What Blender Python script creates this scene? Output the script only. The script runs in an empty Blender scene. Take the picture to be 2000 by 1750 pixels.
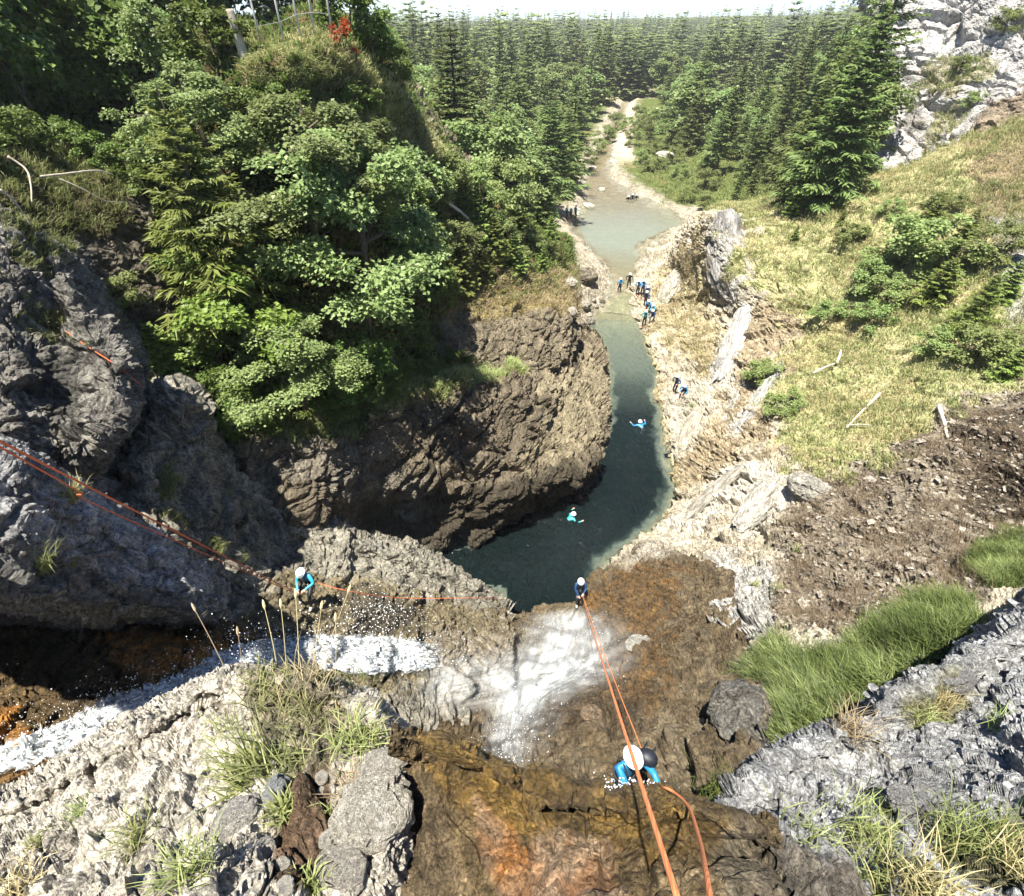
import bpy, math, random
import numpy as np
from mathutils import Vector, Matrix
from mathutils.bvhtree import BVHTree

rng = np.random.default_rng(7)
random.seed(7)
SC = bpy.context.scene

# ------------------------------------------------------------------ camera
CAM_Z = 23.0
PITCH = math.radians(40.0)
FPX = 1000.0                      # focal length in photograph pixels (2000 wide)
cam_data = bpy.data.cameras.new('camera')
cam = bpy.data.objects.new('camera', cam_data)
SC.collection.objects.link(cam)
cam.location = (0, 0, CAM_Z)
cam.rotation_euler = (math.pi / 2 - PITCH, 0, 0)
cam_data.sensor_width = 36.0
cam_data.sensor_fit = 'HORIZONTAL'
cam_data.lens = 18.0
cam_data.clip_start = 0.05
cam_data.clip_end = 6000
SC.camera = cam

# ------------------------------------------------------------------ sky, sun, exposure
SUN_DIR = Vector((-0.17, -0.22, 0.957)).normalized()      # towards the sun
world = bpy.data.worlds.new('World')
SC.world = world
world.use_nodes = True
wn = world.node_tree
wn.nodes.clear()
sky = wn.nodes.new('ShaderNodeTexSky')
sky.sky_type = 'NISHITA'
sky.sun_disc = False
sky.sun_elevation = math.asin(SUN_DIR.z)
sky.sun_rotation = math.atan2(SUN_DIR.x, SUN_DIR.y)
sky.altitude = 1200
sky.air_density = 0.55
sky.dust_density = 0.05
sky.ozone_density = 4.0
bg = wn.nodes.new('ShaderNodeBackground')
bg.inputs[1].default_value = 0.085
wo = wn.nodes.new('ShaderNodeOutputWorld')
wn.links.new(sky.outputs[0], bg.inputs[0])
wn.links.new(bg.outputs[0], wo.inputs[0])

sun_data = bpy.data.lights.new('sun', 'SUN')
sun_data.energy = 4.8
sun_data.angle = math.radians(0.55)
sun_data.color = (1.0, 0.95, 0.85)
sun = bpy.data.objects.new('sun', sun_data)
SC.collection.objects.link(sun)
sun.rotation_euler = (-SUN_DIR).to_track_quat('-Z', 'Y').to_euler()
sun.location = (-30, 10, 60)

SC.view_settings.view_transform = 'Standard'
SC.view_settings.look = 'None'
SC.view_settings.gamma = 1.0
SC.view_settings.use_curve_mapping = False
SC.view_settings.exposure = 1.65
SC.cycles.max_bounces = 5
SC.cycles.diffuse_bounces = 3
SC.cycles.glossy_bounces = 2
SC.cycles.transmission_bounces = 3
SC.cycles.transparent_max_bounces = 16
SC.cycles.use_adaptive_sampling = True
SC.cycles.adaptive_threshold = 0.025
SC.cycles.caustics_reflective = False
SC.cycles.caustics_refractive = False

# ------------------------------------------------------------------ geometry helpers
CP, SP = math.cos(PITCH), math.sin(PITCH)
CAM = np.array([0, 0, CAM_Z])


def ray(u, v):
    a = (u - 1000.0) / FPX
    b = (875.0 - v) / FPX
    return np.array([a, CP + b * SP, -SP + b * CP])


def at(u, v, d):
    """world point seen at photo pixel u, v at distance d along the view axis"""
    return CAM + d * ray(u, v)


def at_z(u, v, z):
    r = ray(u, v)
    return CAM + r * ((z - CAM_Z) / r[2])


def project(P):
    Q = np.asarray(P) - CAM
    d = Q[..., 1] * CP - Q[..., 2] * SP
    up = Q[..., 1] * SP + Q[..., 2] * CP
    ds = np.where(np.abs(d) < 1e-3, 1e-3, d)
    return 1000 + FPX * Q[..., 0] / ds, 875 - FPX * up / ds, d


# ------------------------------------------------------------------ numpy noise
def _hash(ix, iy, iz, seed):
    h = (ix.astype(np.uint32) * np.uint32(0x8da6b343)) ^ (iy.astype(np.uint32) * np.uint32(0xd8163841)) ^ \
        (iz.astype(np.uint32) * np.uint32(0xcb1ab31f)) ^ np.uint32((seed * 0x9E3779B1) & 0xffffffff)
    h ^= h >> np.uint32(15)
    h *= np.uint32(0x2c1b3c6d)
    h ^= h >> np.uint32(12)
    h *= np.uint32(0x297a2d39)
    h ^= h >> np.uint32(15)
    return h


def noise(P, seed=0):
    """value noise with quintic fade, about -1..1"""
    P = np.asarray(P, dtype=np.float64)
    i = np.floor(P).astype(np.int64)
    f = P - i
    w = f * f * f * (f * (f * 6 - 15) + 10)
    out = np.zeros(P.shape[0])
    for dx in (0, 1):
        wx = w[:, 0] if dx else 1 - w[:, 0]
        for dy in (0, 1):
            wy = w[:, 1] if dy else 1 - w[:, 1]
            for dz in (0, 1):
                wz = w[:, 2] if dz else 1 - w[:, 2]
                h = _hash(i[:, 0] + dx, i[:, 1] + dy, i[:, 2] + dz, seed)
                g = ((h & np.uint32(1023)).astype(np.float64) / 511.5 - 1) * (f[:, 0] - dx)
                g += (((h >> np.uint32(10)) & np.uint32(1023)).astype(np.float64) / 511.5 - 1) * (f[:, 1] - dy)
                g += (((h >> np.uint32(20)) & np.uint32(1023)).astype(np.float64) / 511.5 - 1) * (f[:, 2] - dz)
                out += wx * wy * wz * g
    return out * 1.35


def fbm(P, octaves=4, gain=0.5, seed=0, ridged=False):
    out = np.zeros(P.shape[0])
    a, tot, q = 1.0, 0.0, np.asarray(P, dtype=np.float64)
    for o in range(octaves):
        n = noise(q, seed + o * 17)
        if ridged:
            n = 1 - 2 * np.abs(n)
        out += a * n
        tot += a
        a *= gain
        q = q * 2.03 + 11.3
    return out / tot


def facets(P, seed=0):
    """broken-rock facets: each cell is a tilted plane; also returns distance to the cell edge"""
    P = np.asarray(P, dtype=np.float64)
    i = np.floor(P - 0.5).astype(np.int64)
    best = np.full(P.shape[0], 1e9)
    second = np.full(P.shape[0], 1e9)
    val = np.zeros(P.shape[0])
    for dx in (0, 1):
        for dy in (0, 1):
            for dz in (0, 1):
                cx, cy, cz = i[:, 0] + dx, i[:, 1] + dy, i[:, 2] + dz
                h = _hash(cx, cy, cz, seed)
                fx = P[:, 0] - cx - (h & np.uint32(1023)) / 1023.0
                fy = P[:, 1] - cy - ((h >> np.uint32(10)) & np.uint32(1023)) / 1023.0
                fz = P[:, 2] - cz - ((h >> np.uint32(20)) & np.uint32(1023)) / 1023.0
                d = fx * fx + fy * fy + fz * fz
                h2 = h * np.uint32(0x9E3779B1)
                h2 ^= h2 >> np.uint32(13)
                gx = (h2 & np.uint32(255)) / 127.5 - 1
                gy = ((h2 >> np.uint32(8)) & np.uint32(255)) / 127.5 - 1
                gz = ((h2 >> np.uint32(16)) & np.uint32(255)) / 127.5 - 1
                off = ((h2 >> np.uint32(24)) & np.uint32(255)) / 127.5 - 1
                v = 0.9 * (gx * fx + gy * fy + gz * fz) + 0.45 * off
                m = d < best
                second = np.where(m, best, np.minimum(second, d))
                val = np.where(m, v, val)
                best = np.where(m, d, best)
    return val, np.sqrt(second) - np.sqrt(best)


def smooth(a, b, x):
    t = np.clip((x - a) / (b - a), 0, 1)
    return t * t * (3 - 2 * t)


def mixc(a, b, t):
    return a * (1 - t[:, None]) + np.asarray(b) * t[:, None]


# ------------------------------------------------------------------ mesh helpers
def link(o, parent=None):
    SC.collection.objects.link(o)
    if parent is not None:
        o.parent = parent
    return o


def mesh_np(name, V, F, mat=None, smooth_shade=False, attrs=None, mats=None, mat_index=None):
    """V (n,3); F (m,k) array or list of arrays with the same k each"""
    V = np.asarray(V, dtype=np.float32)
    if isinstance(F, np.ndarray):
        F = [F]
    F = [np.asarray(f, dtype=np.int32) for f in F if len(f)]
    me = bpy.data.meshes.new(name)
    me.vertices.add(len(V))
    me.vertices.foreach_set('co', V.ravel())
    nl = sum(f.size for f in F)
    npoly = sum(len(f) for f in F)
    me.loops.add(nl)
    me.polygons.add(npoly)
    if nl:
        me.loops.foreach_set('vertex_index', np.concatenate([f.ravel() for f in F]))
        tot = np.concatenate([np.full(len(f), f.shape[1], dtype=np.int32) for f in F])
        me.polygons.foreach_set('loop_start', np.concatenate([[0], np.cumsum(tot)[:-1]]).astype(np.int32))
        me.polygons.foreach_set('use_smooth', np.full(npoly, bool(smooth_shade)))
    if mat is not None:
        me.materials.append(mat)
    if mats:
        for m in mats:
            me.materials.append(m)
    if mat_index is not None:
        me.polygons.foreach_set('material_index', np.asarray(mat_index, dtype=np.int32))
    for k, a in (attrs or {}).items():
        a = np.asarray(a, dtype=np.float32)
        if a.ndim == 2:
            at_ = me.attributes.new(k, 'FLOAT_COLOR', 'POINT')
            if a.shape[1] == 3:
                a = np.concatenate([a, np.ones((len(a), 1), dtype=np.float32)], 1)
            at_.data.foreach_set('color', a.ravel())
        else:
            at_ = me.attributes.new(k, 'FLOAT', 'POINT')
            at_.data.foreach_set('value', a)
    me.update(calc_edges=True)
    me.validate()
    return me


def obj(name, me, parent=None, label=None, category=None, group=None, kind=None):
    o = link(bpy.data.objects.new(name, me), parent)
    tag(o, label, category, group, kind)
    return o


def tag(o, label=None, category=None, group=None, kind=None):
    for k, v in (('label', label), ('category', category), ('group', group), ('kind', kind)):
        if v:
            o[k] = v
    return o


def empty(name, loc, label=None, category=None, group=None, rotz=0.0):
    o = link(bpy.data.objects.new(name, None))
    o.location = loc
    o.rotation_euler = (0, 0, rotz)
    o.empty_display_size = 0.2
    return tag(o, label, category, group)


def tube(points, radii, sides=6, cap=True):
    """swept tube through points -> V, F(quads), tris"""
    P = np.asarray(points, dtype=float)
    n = len(P)
    R = np.broadcast_to(np.asarray(radii, dtype=float), (n,))
    T = np.gradient(P, axis=0)
    T /= np.linalg.norm(T, axis=1)[:, None] + 1e-12
    ref = np.array([0.0, 0.0, 1.0]) if abs(T[0, 2]) < 0.9 else np.array([1.0, 0.0, 0.0])
    V = []
    nrm = np.cross(T[0], ref)
    nrm /= np.linalg.norm(nrm)
    for i in range(n):
        nrm = nrm - T[i] * np.dot(nrm, T[i])
        nrm /= np.linalg.norm(nrm) + 1e-12
        bi = np.cross(T[i], nrm)
        an = np.arange(sides) * 2 * math.pi / sides
        V.append(P[i] + R[i] * (np.cos(an)[:, None] * nrm + np.sin(an)[:, None] * bi))
    V = np.concatenate(V)
    i0 = np.arange(n - 1)[:, None] * sides
    k = np.arange(sides)[None, :]
    k2 = (k + 1) % sides
    F = np.stack([i0 + k, i0 + k2, i0 + sides + k2, i0 + sides + k], -1).reshape(-1, 4)
    if cap:
        V = np.concatenate([V, P[:1], P[-1:]])
        c0, c1 = len(V) - 2, len(V) - 1
        ks = np.arange(sides)
        t0 = np.stack([np.full(sides, c0), (ks + 1) % sides, ks], -1)
        b = (n - 1) * sides
        t1 = np.stack([np.full(sides, c1), b + ks, b + (ks + 1) % sides], -1)
        T3 = np.concatenate([t0, t1])
    else:
        T3 = np.zeros((0, 3), int)
    return V, F, T3


class Build:
    """collects tubes and loose quads / tris into one mesh"""
    def __init__(self):
        self.V, self.Q, self.T, self.n, self.A = [], [], [], 0, []

    def add(self, V, Q=None, T=None, a=None):
        self.V.append(np.asarray(V, dtype=float))
        if Q is not None and len(Q):
            self.Q.append(np.asarray(Q) + self.n)
        if T is not None and len(T):
            self.T.append(np.asarray(T) + self.n)
        self.A.append(np.full(len(V), 0.5) if a is None else np.broadcast_to(a, (len(V),)))
        self.n += len(V)
        return self

    def tube(self, pts, radii, sides=6, a=None):
        V, F, T = tube(pts, radii, sides)
        return self.add(V, F, T, a)

    def mesh(self, name, mat, smooth_shade=False, attr='rnd'):
        V = np.concatenate(self.V)
        F = []
        if self.Q:
            F.append(np.concatenate(self.Q))
        if self.T:
            F.append(np.concatenate(self.T))
        return mesh_np(name, V, F, mat, smooth_shade, {attr: np.concatenate(self.A)})


# ------------------------------------------------------------------ material helpers
def new_mat(name):
    m = bpy.data.materials.new(name)
    m.use_nodes = True
    nt = m.node_tree
    nt.nodes.clear()
    out = nt.nodes.new('ShaderNodeOutputMaterial')
    bs = nt.nodes.new('ShaderNodeBsdfPrincipled')
    nt.links.new(bs.outputs[0], out.inputs[0])
    return m, nt, bs, out


def N(nt, kind, **kw):
    n = nt.nodes.new(kind)
    for k, v in kw.items():
        if k.startswith('i_'):
            n.inputs[k[2:].replace('_', ' ')].default_value = v
        elif k.startswith('n_'):
            n.inputs[int(k[2:])].default_value = v
        else:
            setattr(n, k, v)
    return n


def ramp(nt, stops, interp='LINEAR'):
    n = nt.nodes.new('ShaderNodeValToRGB')
    cr = n.color_ramp
    cr.interpolation = interp
    while len(cr.elements) > 1:
        cr.elements.remove(cr.elements[0])
    cr.elements[0].position = stops[0][0]
    c = stops[0][1]
    cr.elements[0].color = (c, c, c, 1) if isinstance(c, (int, float)) else (*c, 1)
    for p, c in stops[1:]:
        e = cr.elements.new(p)
        e.color = (c, c, c, 1) if isinstance(c, (int, float)) else (*c, 1)
    return n


def plain(name, col, rough=0.6, spec=0.4, noise_scale=40.0, var=0.25, bump=0.0, sss=0.0, metallic=0.0):
    m, nt, bs, out = new_mat(name)
    tc = N(nt, 'ShaderNodeTexCoord')
    nz = N(nt, 'ShaderNodeTexNoise', i_Scale=noise_scale, i_Detail=4.0)
    nt.links.new(tc.outputs['Object'], nz.inputs['Vector'])
    r = ramp(nt, [(0.25, tuple(c * (1 - var) for c in col)), (0.75, tuple(min(1, c * (1 + var)) for c in col))])
    nt.links.new(nz.outputs[0], r.inputs[0])
    nt.links.new(r.outputs[0], bs.inputs['Base Color'])
    bs.inputs['Roughness'].default_value = rough
    bs.inputs['Specular IOR Level'].default_value = spec
    bs.inputs['Metallic'].default_value = metallic
    if bump:
        b = N(nt, 'ShaderNodeBump', i_Strength=bump, i_Distance=0.01)
        nt.links.new(nz.outputs[0], b.inputs['Height'])
        nt.links.new(b.outputs[0], bs.inputs['Normal'])
    return m


def rock_material(name, scale, bump, bump_dist, pebble=0.75, aniso=None, con=1.0):
    """colour and wetness come from attributes (some light and shade painted in), grain and pits from noise"""
    m, nt, bs, out = new_mat(name)
    tc = N(nt, 'ShaderNodeTexCoord')
    col = N(nt, 'ShaderNodeAttribute', attribute_name='col')
    wet = N(nt, 'ShaderNodeAttribute', attribute_name='wet')
    mp = N(nt, 'ShaderNodeMapping')
    mp.inputs['Scale'].default_value = (scale, scale, scale)
    if aniso:
        mp.inputs['Rotation'].default_value = aniso[0]
        mp.inputs['Scale'].default_value = tuple(scale * k for k in aniso[1])
    nt.links.new(tc.outputs['Object'], mp.inputs[0])
    n1 = N(nt, 'ShaderNodeTexNoise', i_Scale=1.0, i_Detail=8.0, i_Roughness=0.65)
    nt.links.new(mp.outputs[0], n1.inputs['Vector'])
    n2 = N(nt, 'ShaderNodeTexNoise', i_Scale=5.5, i_Detail=6.0, i_Roughness=0.7, i_Distortion=0.8)
    nt.links.new(mp.outputs[0], n2.inputs['Vector'])
    vo = N(nt, 'ShaderNodeTexVoronoi', i_Scale=3.2)
    vo.feature = 'DISTANCE_TO_EDGE'
    wv = N(nt, 'ShaderNodeMix', data_type='VECTOR')
    wv.inputs[0].default_value = 0.25
    nt.links.new(mp.outputs[0], wv.inputs[4])
    nt.links.new(n1.outputs[1], wv.inputs[5])
    nt.links.new(wv.outputs[1], vo.inputs['Vector'])
    # value variation: lichen-pale and mineral-dark flecks, clasts of the conglomerate
    pb = N(nt, 'ShaderNodeTexVoronoi', i_Scale=4.3, i_Randomness=1.0)
    nt.links.new(wv.outputs[1], pb.inputs['Vector'])
    sp = N(nt, 'ShaderNodeSeparateColor')
    nt.links.new(pb.outputs['Color'], sp.inputs[0])
    rp = ramp(nt, [(0.0, 0.55), (0.35, 0.95), (0.8, 1.2), (1.0, 1.8)])
    nt.links.new(sp.outputs[0], rp.inputs[0])
    r1 = ramp(nt, [(0.30, 1.1 - 0.6 * con), (0.5, 1.1), (0.70, 1.1 + 0.6 * con)])
    nt.links.new(n1.outputs[0], r1.inputs[0])
    r2 = ramp(nt, [(0.34, 1.1 - 0.68 * con), (0.48, 1.1), (0.66, 1.1 + 0.6 * con)])
    nt.links.new(n2.outputs[0], r2.inputs[0])
    cr = ramp(nt, [(0.0, 0.35), (0.05, 1.0)])
    nt.links.new(vo.outputs['Distance'], cr.inputs[0])
    last = col.outputs['Color']
    for src, fac in ((r1, 1.0), (r2, 1.0), (cr, 0.65 * con), (rp, pebble)):
        mm = N(nt, 'ShaderNodeMix', data_type='RGBA', blend_type='MULTIPLY')
        mm.inputs[0].default_value = fac
        nt.links.new(last, mm.inputs[6])
        nt.links.new(src.outputs[0], mm.inputs[7])
        last = mm.outputs[2]
    dk = N(nt, 'ShaderNodeMix', data_type='RGBA', blend_type='MULTIPLY')
    dk.inputs[0].default_value = 1
    dk.inputs[7].default_value = (0.70, 0.69, 0.67, 1)
    nt.links.new(last, dk.inputs[6])
    nt.links.new(dk.outputs[2], bs.inputs['Base Color'])
    rr = N(nt, 'ShaderNodeMapRange', n_1=0.0, n_2=1.0, n_3=0.92, n_4=0.25)
    nt.links.new(wet.outputs['Fac'], rr.inputs[0])
    nt.links.new(rr.outputs[0], bs.inputs['Roughness'])
    rs = N(nt, 'ShaderNodeMapRange', n_1=0.0, n_2=1.0, n_3=0.15, n_4=0.55)
    nt.links.new(wet.outputs['Fac'], rs.inputs[0])
    nt.links.new(rs.outputs[0], bs.inputs['Specular IOR Level'])
    ad = N(nt, 'ShaderNodeMath', operation='ADD')
    nt.links.new(n1.outputs[0], ad.inputs[0])
    mu = N(nt, 'ShaderNodeMath', operation='MULTIPLY', n_1=0.55)
    nt.links.new(n2.outputs[0], mu.inputs[0])
    nt.links.new(mu.outputs[0], ad.inputs[1])
    ad2 = N(nt, 'ShaderNodeMath', operation='SUBTRACT')
    md = N(nt, 'ShaderNodeMath', operation='MULTIPLY', n_1=0.5)
    nt.links.new(pb.outputs['Distance'], md.inputs[0])
    nt.links.new(ad.outputs[0], ad2.inputs[0])
    nt.links.new(md.outputs[0], ad2.inputs[1])
    b = N(nt, 'ShaderNodeBump', i_Strength=bump, i_Distance=bump_dist)
    nt.links.new(ad2.outputs[0], b.inputs['Height'])
    nt.links.new(b.outputs[0], bs.inputs['Normal'])
    return m


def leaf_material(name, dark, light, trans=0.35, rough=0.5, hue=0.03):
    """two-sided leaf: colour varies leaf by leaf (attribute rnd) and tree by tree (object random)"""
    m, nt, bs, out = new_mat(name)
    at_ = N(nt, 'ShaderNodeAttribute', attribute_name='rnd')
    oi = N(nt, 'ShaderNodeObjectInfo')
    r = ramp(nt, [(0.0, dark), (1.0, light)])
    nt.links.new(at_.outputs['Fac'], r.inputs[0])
    hs = N(nt, 'ShaderNodeHueSaturation')
    mr = N(nt, 'ShaderNodeMapRange', n_3=0.5 - hue, n_4=0.5 + hue)
    nt.links.new(oi.outputs['Random'], mr.inputs[0])
    nt.links.new(mr.outputs[0], hs.inputs['Hue'])
    mv = N(nt, 'ShaderNodeMapRange', n_3=0.75, n_4=1.25)
    nt.links.new(oi.outputs['Random'], mv.inputs[0])
    nt.links.new(mv.outputs[0], hs.inputs['Value'])
    nt.links.new(r.outputs[0], hs.inputs['Color'])
    nt.links.new(hs.outputs[0], bs.inputs['Base Color'])
    bs.inputs['Roughness'].default_value = rough
    bs.inputs['Specular IOR Level'].default_value = 0.3
    tr = N(nt, 'ShaderNodeBsdfTranslucent')
    nt.links.new(hs.outputs[0], tr.inputs[0])
    mx = N(nt, 'ShaderNodeMixShader', n_0=trans)
    nt.links.new(bs.outputs[0], mx.inputs[1])
    nt.links.new(tr.outputs[0], mx.inputs[2])
    nt.links.new(mx.outputs[0], out.inputs[0])
    return m


M = {}
M['rock_near'] = rock_material('rock_near', 9.0, 1.0, 0.05)
M['rock_mid'] = rock_material('rock_mid', 2.4, 1.0, 0.16, 0.4, None, 0.9)
M['rock_rib'] = rock_material('rock_ribbed', 1.7, 1.0, 0.2, 0.25, ((0.9, 0.5, 0.75), (1.8, 0.8, 1.8)), 0.9)
M['rock_far'] = rock_material('rock_far', 1.1, 1.0, 0.3, 0.4, None, 0.8)
# ================================================================== terrain
def cr_axis(G, n):
    """Catmull-Rom resample of G along axis 0 to n samples"""
    R = G.shape[0]
    t = np.linspace(0, R - 1, n)
    i = np.minimum(t.astype(int), R - 2)
    f = (t - i)[(slice(None),) + (None,) * (G.ndim - 1)]
    p0 = G[np.maximum(i - 1, 0)]
    p1, p2 = G[i], G[i + 1]
    p3 = G[np.minimum(i + 2, R - 1)]
    return 0.5 * (2 * p1 + (p2 - p0) * f + (2 * p0 - 5 * p1 + 4 * p2 - p3) * f * f + (3 * p1 - p0 - 3 * p2 + p3) * f ** 3)


def grid_normals(G):
    du = np.gradient(G, axis=1)
    dv = np.gradient(G, axis=0)
    n = np.cross(du, dv)
    n /= np.linalg.norm(n, axis=2)[..., None] + 1e-12
    # face the camera side on the whole
    if np.mean(np.sum(n * (CAM - G), axis=2)) < 0:
        n = -n
    return n


def poly_mask(U, Vv, poly, soft=12.0, wob=None, amp=20.0):
    """1 inside the outline, 0 outside, edge blurred over `soft` and wobbled by noise"""
    P = np.asarray(poly, float)
    inside = np.zeros(U.shape, bool)
    dist = np.full(U.shape, 1e9)
    for k in range(len(P)):
        x1, y1 = P[k]
        x2, y2 = P[(k + 1) % len(P)]
        c = ((y1 > Vv) != (y2 > Vv)) & (U < (x2 - x1) * (Vv - y1) / ((y2 - y1) + 1e-9) + x1)
        inside ^= c
        L = (x2 - x1) ** 2 + (y2 - y1) ** 2 + 1e-9
        t = np.clip(((U - x1) * (x2 - x1) + (Vv - y1) * (y2 - y1)) / L, 0, 1)
        dist = np.minimum(dist, np.hypot(U - x1 - t * (x2 - x1), Vv - y1 - t * (y2 - y1)))
    sd = np.where(inside, dist, -dist)
    if wob is not None:
        sd = sd + wob * amp
    return smooth(-soft, soft, sd)


SHEETS = {}


class Sheet:
    pass


def sheet(name, rows, step=3.0, s=2.0, amp=0.5, strata=None, base=(0.30, 0.28, 0.25), light=(0.46, 0.44, 0.40),
          dark=(0.13, 0.12, 0.105), paint=(), mat='rock_mid', calm=(), maxn=520, cs=1.0, seed=1, fine=1.0, ext=(0, 0)):
    G = np.array([[at(*p) if len(p) == 3 else p[1:] for p in r] for r in rows])
    if ext[0]:                                     # carry the sheet on beyond the frame
        G = np.concatenate([G[:, :1] + ext[0] * (G[:, :1] - G[:, 1:2]), G], 1)
    if ext[1]:
        G = np.concatenate([G, G[:, -1:] + ext[1] * (G[:, -1:] - G[:, -2:-1])], 1)
    pu, pv, _ = project(G)
    lu = np.hypot(np.diff(pu, axis=1), np.diff(pv, axis=1)).sum(1)
    lv = np.hypot(np.diff(pu, axis=0), np.diff(pv, axis=0)).sum(0)
    nu = int(np.clip(np.percentile(lu, 70) / step, 24, maxn))
    nv = int(np.clip(np.percentile(lv, 70) / step, 24, maxn))
    D = cr_axis(G, nv)
    D = np.swapaxes(cr_axis(np.swapaxes(D, 0, 1), nu), 0, 1)
    nrm = grid_normals(D)
    P = D.reshape(-1, 3)
    n = nrm.reshape(-1, 3)
    U, Vv, dd = project(P)
    # relief: warped blocks, smaller blocks, ribs along the bedding, grain
    W = P / s
    W = W + 0.28 * np.stack([noise(W * 1.3, seed + 1), noise(W * 1.3, seed + 2), noise(W * 1.3, seed + 3)], 1)
    Ws = W
    if strata is not None:
        ax = np.asarray(strata[0], float)
        ax /= np.linalg.norm(ax)
        Ws = W + (strata[1] - 1) * np.outer(W @ ax, ax)
    f1, e1 = facets(Ws * 0.75, seed + 5)
    f2, e2 = facets(Ws * 2.6 + 3.1, seed + 9)
    bd = np.zeros(len(P))
    if strata is not None:
        tb = (W @ ax) * 1.7 + 0.55 * noise(W * 0.55, seed + 33) + 0.12 * noise(W * 2.3, seed + 34)
        fb = tb - np.floor(tb)
        bd = (fb - 0.5) * smooth(1.0, 0.72, fb) * 1.2
    f3, e3 = facets((W if fine == 1.0 else Ws) * 6.5 + 1.7, seed + 13)
    f1 = f1 * smooth(-0.01, 0.07, e1)
    f2 = f2 * smooth(-0.02, 0.10, e2)
    f3 = f3 * smooth(-0.02, 0.14, e3)
    rid = fbm(Ws * 1.6, 3, 0.55, seed + 20, ridged=True)
    gr = fbm((W if fine == 1.0 else Ws) * 6.0, 3, 0.65, seed + 40)
    big = fbm(W * 0.33, 2, 0.5, seed + 60)
    disp = 0.32 * bd + 0.75 * big + 0.75 * f1 + 0.40 * f2 + fine * 0.20 * f3 + 0.28 * rid + fine * 0.20 * gr
    disp -= 0.45 * np.exp(-(e1 / 0.05) ** 2) + 0.22 * np.exp(-(e2 / 0.06) ** 2)
    a = np.full(len(P), amp)
    for poly, k, soft in calm:
        a *= 1 - (1 - k) * poly_mask(U, Vv, poly, soft)
    P2 = P + n * (disp * a)[:, None]
    # stone colour
    c1 = fbm(W * 0.9 * cs + 7, 4, 0.6, seed + 70)
    c2 = fbm(Ws * 2.2 * cs + 3, 4, 0.6, seed + 80)
    col = np.tile(np.asarray(base, float), (len(P), 1))
    col = mixc(col, light, smooth(0.05, 0.45, c1 + 0.5 * c2))
    col = mixc(col, dark, smooth(0.12, 0.5, -c1 + 0.45 * c2))
    wet = np.zeros(len(P))
    masks = {}
    for item in paint:
        poly, c, st = item[0], item[1], item[2]
        opt = item[3] if len(item) > 3 else {}
        wob = fbm(W * opt.get('freq', 1.3) + 31 + 5 * len(masks), 3, 0.65, seed + 90)
        mk = poly_mask(U, Vv, poly, opt.get('soft', 14), wob, 1.9 * opt.get('amp', 40)) * st
        if 'only' in opt:                                # patchy cover
            mk = mk * smooth(opt['only'], opt['only'] + 0.25, fbm(W * opt.get('pf', 1.6) + 9, 3, 0.6, seed + 120))
        if c is not None:
            cc = np.tile(np.asarray(c, float), (len(P), 1))
            if 'c2' in opt:
                cc = mixc(cc, opt['c2'], smooth(-0.25, 0.35, fbm(Ws * opt.get('cf', 2.5) + 17, 3, 0.6, seed + 130)))
            col = col * (1 - mk[:, None]) + cc * mk[:, None]
        wet = wet * (1 - mk) + opt.get('wet', 0.0) * mk
        if 'mask' in opt:
            masks[opt['mask']] = np.maximum(masks.get(opt['mask'], 0), mk)
    i = np.arange(nv - 1)[:, None] * nu + np.arange(nu - 1)[None, :]
    F = np.stack([i, i + 1, i + nu + 1, i + nu], -1).reshape(-1, 4)
    me = mesh_np(name, P2, F, M[mat], False, {'col': col, 'wet': wet})
    o = obj(name, me, kind='structure')
    S = Sheet()
    S.P, S.n, S.F, S.masks, S.obj, S.uv = P2, n, F, masks, o, (U, Vv)
    SHEETS[name] = S
    return S


def shift(rows, dv=0, dd=0.0, du=0):
    return [(p[0] + du, p[1] + dv, p[2] + dd) for p in rows]


GREY = dict(base=(0.27, 0.26, 0.235), light=(0.46, 0.44, 0.40), dark=(0.10, 0.095, 0.085))
SOIL = (0.12, 0.085, 0.05)
MOSS = (0.075, 0.085, 0.025)
STRAW = (0.36, 0.29, 0.13)
ORANGE = (0.36, 0.15, 0.03)
OCHRE = (0.24, 0.15, 0.045)
BROWN = (0.16, 0.115, 0.065)

# ---- valley floor: river bed, banks, forest ground and far hills, one sheet to the horizon
RIV = np.array([(0.5, 8), (3, 16), (6, 23), (9, 31), (9.8, 38), (10.2, 45.6), (11.5, 50), (13.2, 54), (14.5, 59), (16, 65), (16.5, 71.5),
                (17, 79), (16.5, 85), (15.3, 93), (15.3, 100), (16.5, 110), (19, 121), (23, 140), (29, 165), (37, 200), (60, 260)], float)
RIVW = np.array([6, 7, 6.5, 5, 3.4, 2.6, 1.6, 1.2, 3.0, 6.2, 7.4, 6.2, 4.6, 3.0, 1.9, 1.6, 1.2, 0.9, 0.8, 0.8, 0.8])
RIVZ = np.array([-3.2, -3.2, -3.2, -2.2, -0.95, -0.45, 0.25, 0.65, 0.45, 0.2, 0.2, 0.35, 0.6, 0.85, 0.95, 1.0, 1.1, 1.3, 1.5, 1.8, 2.5])
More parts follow.
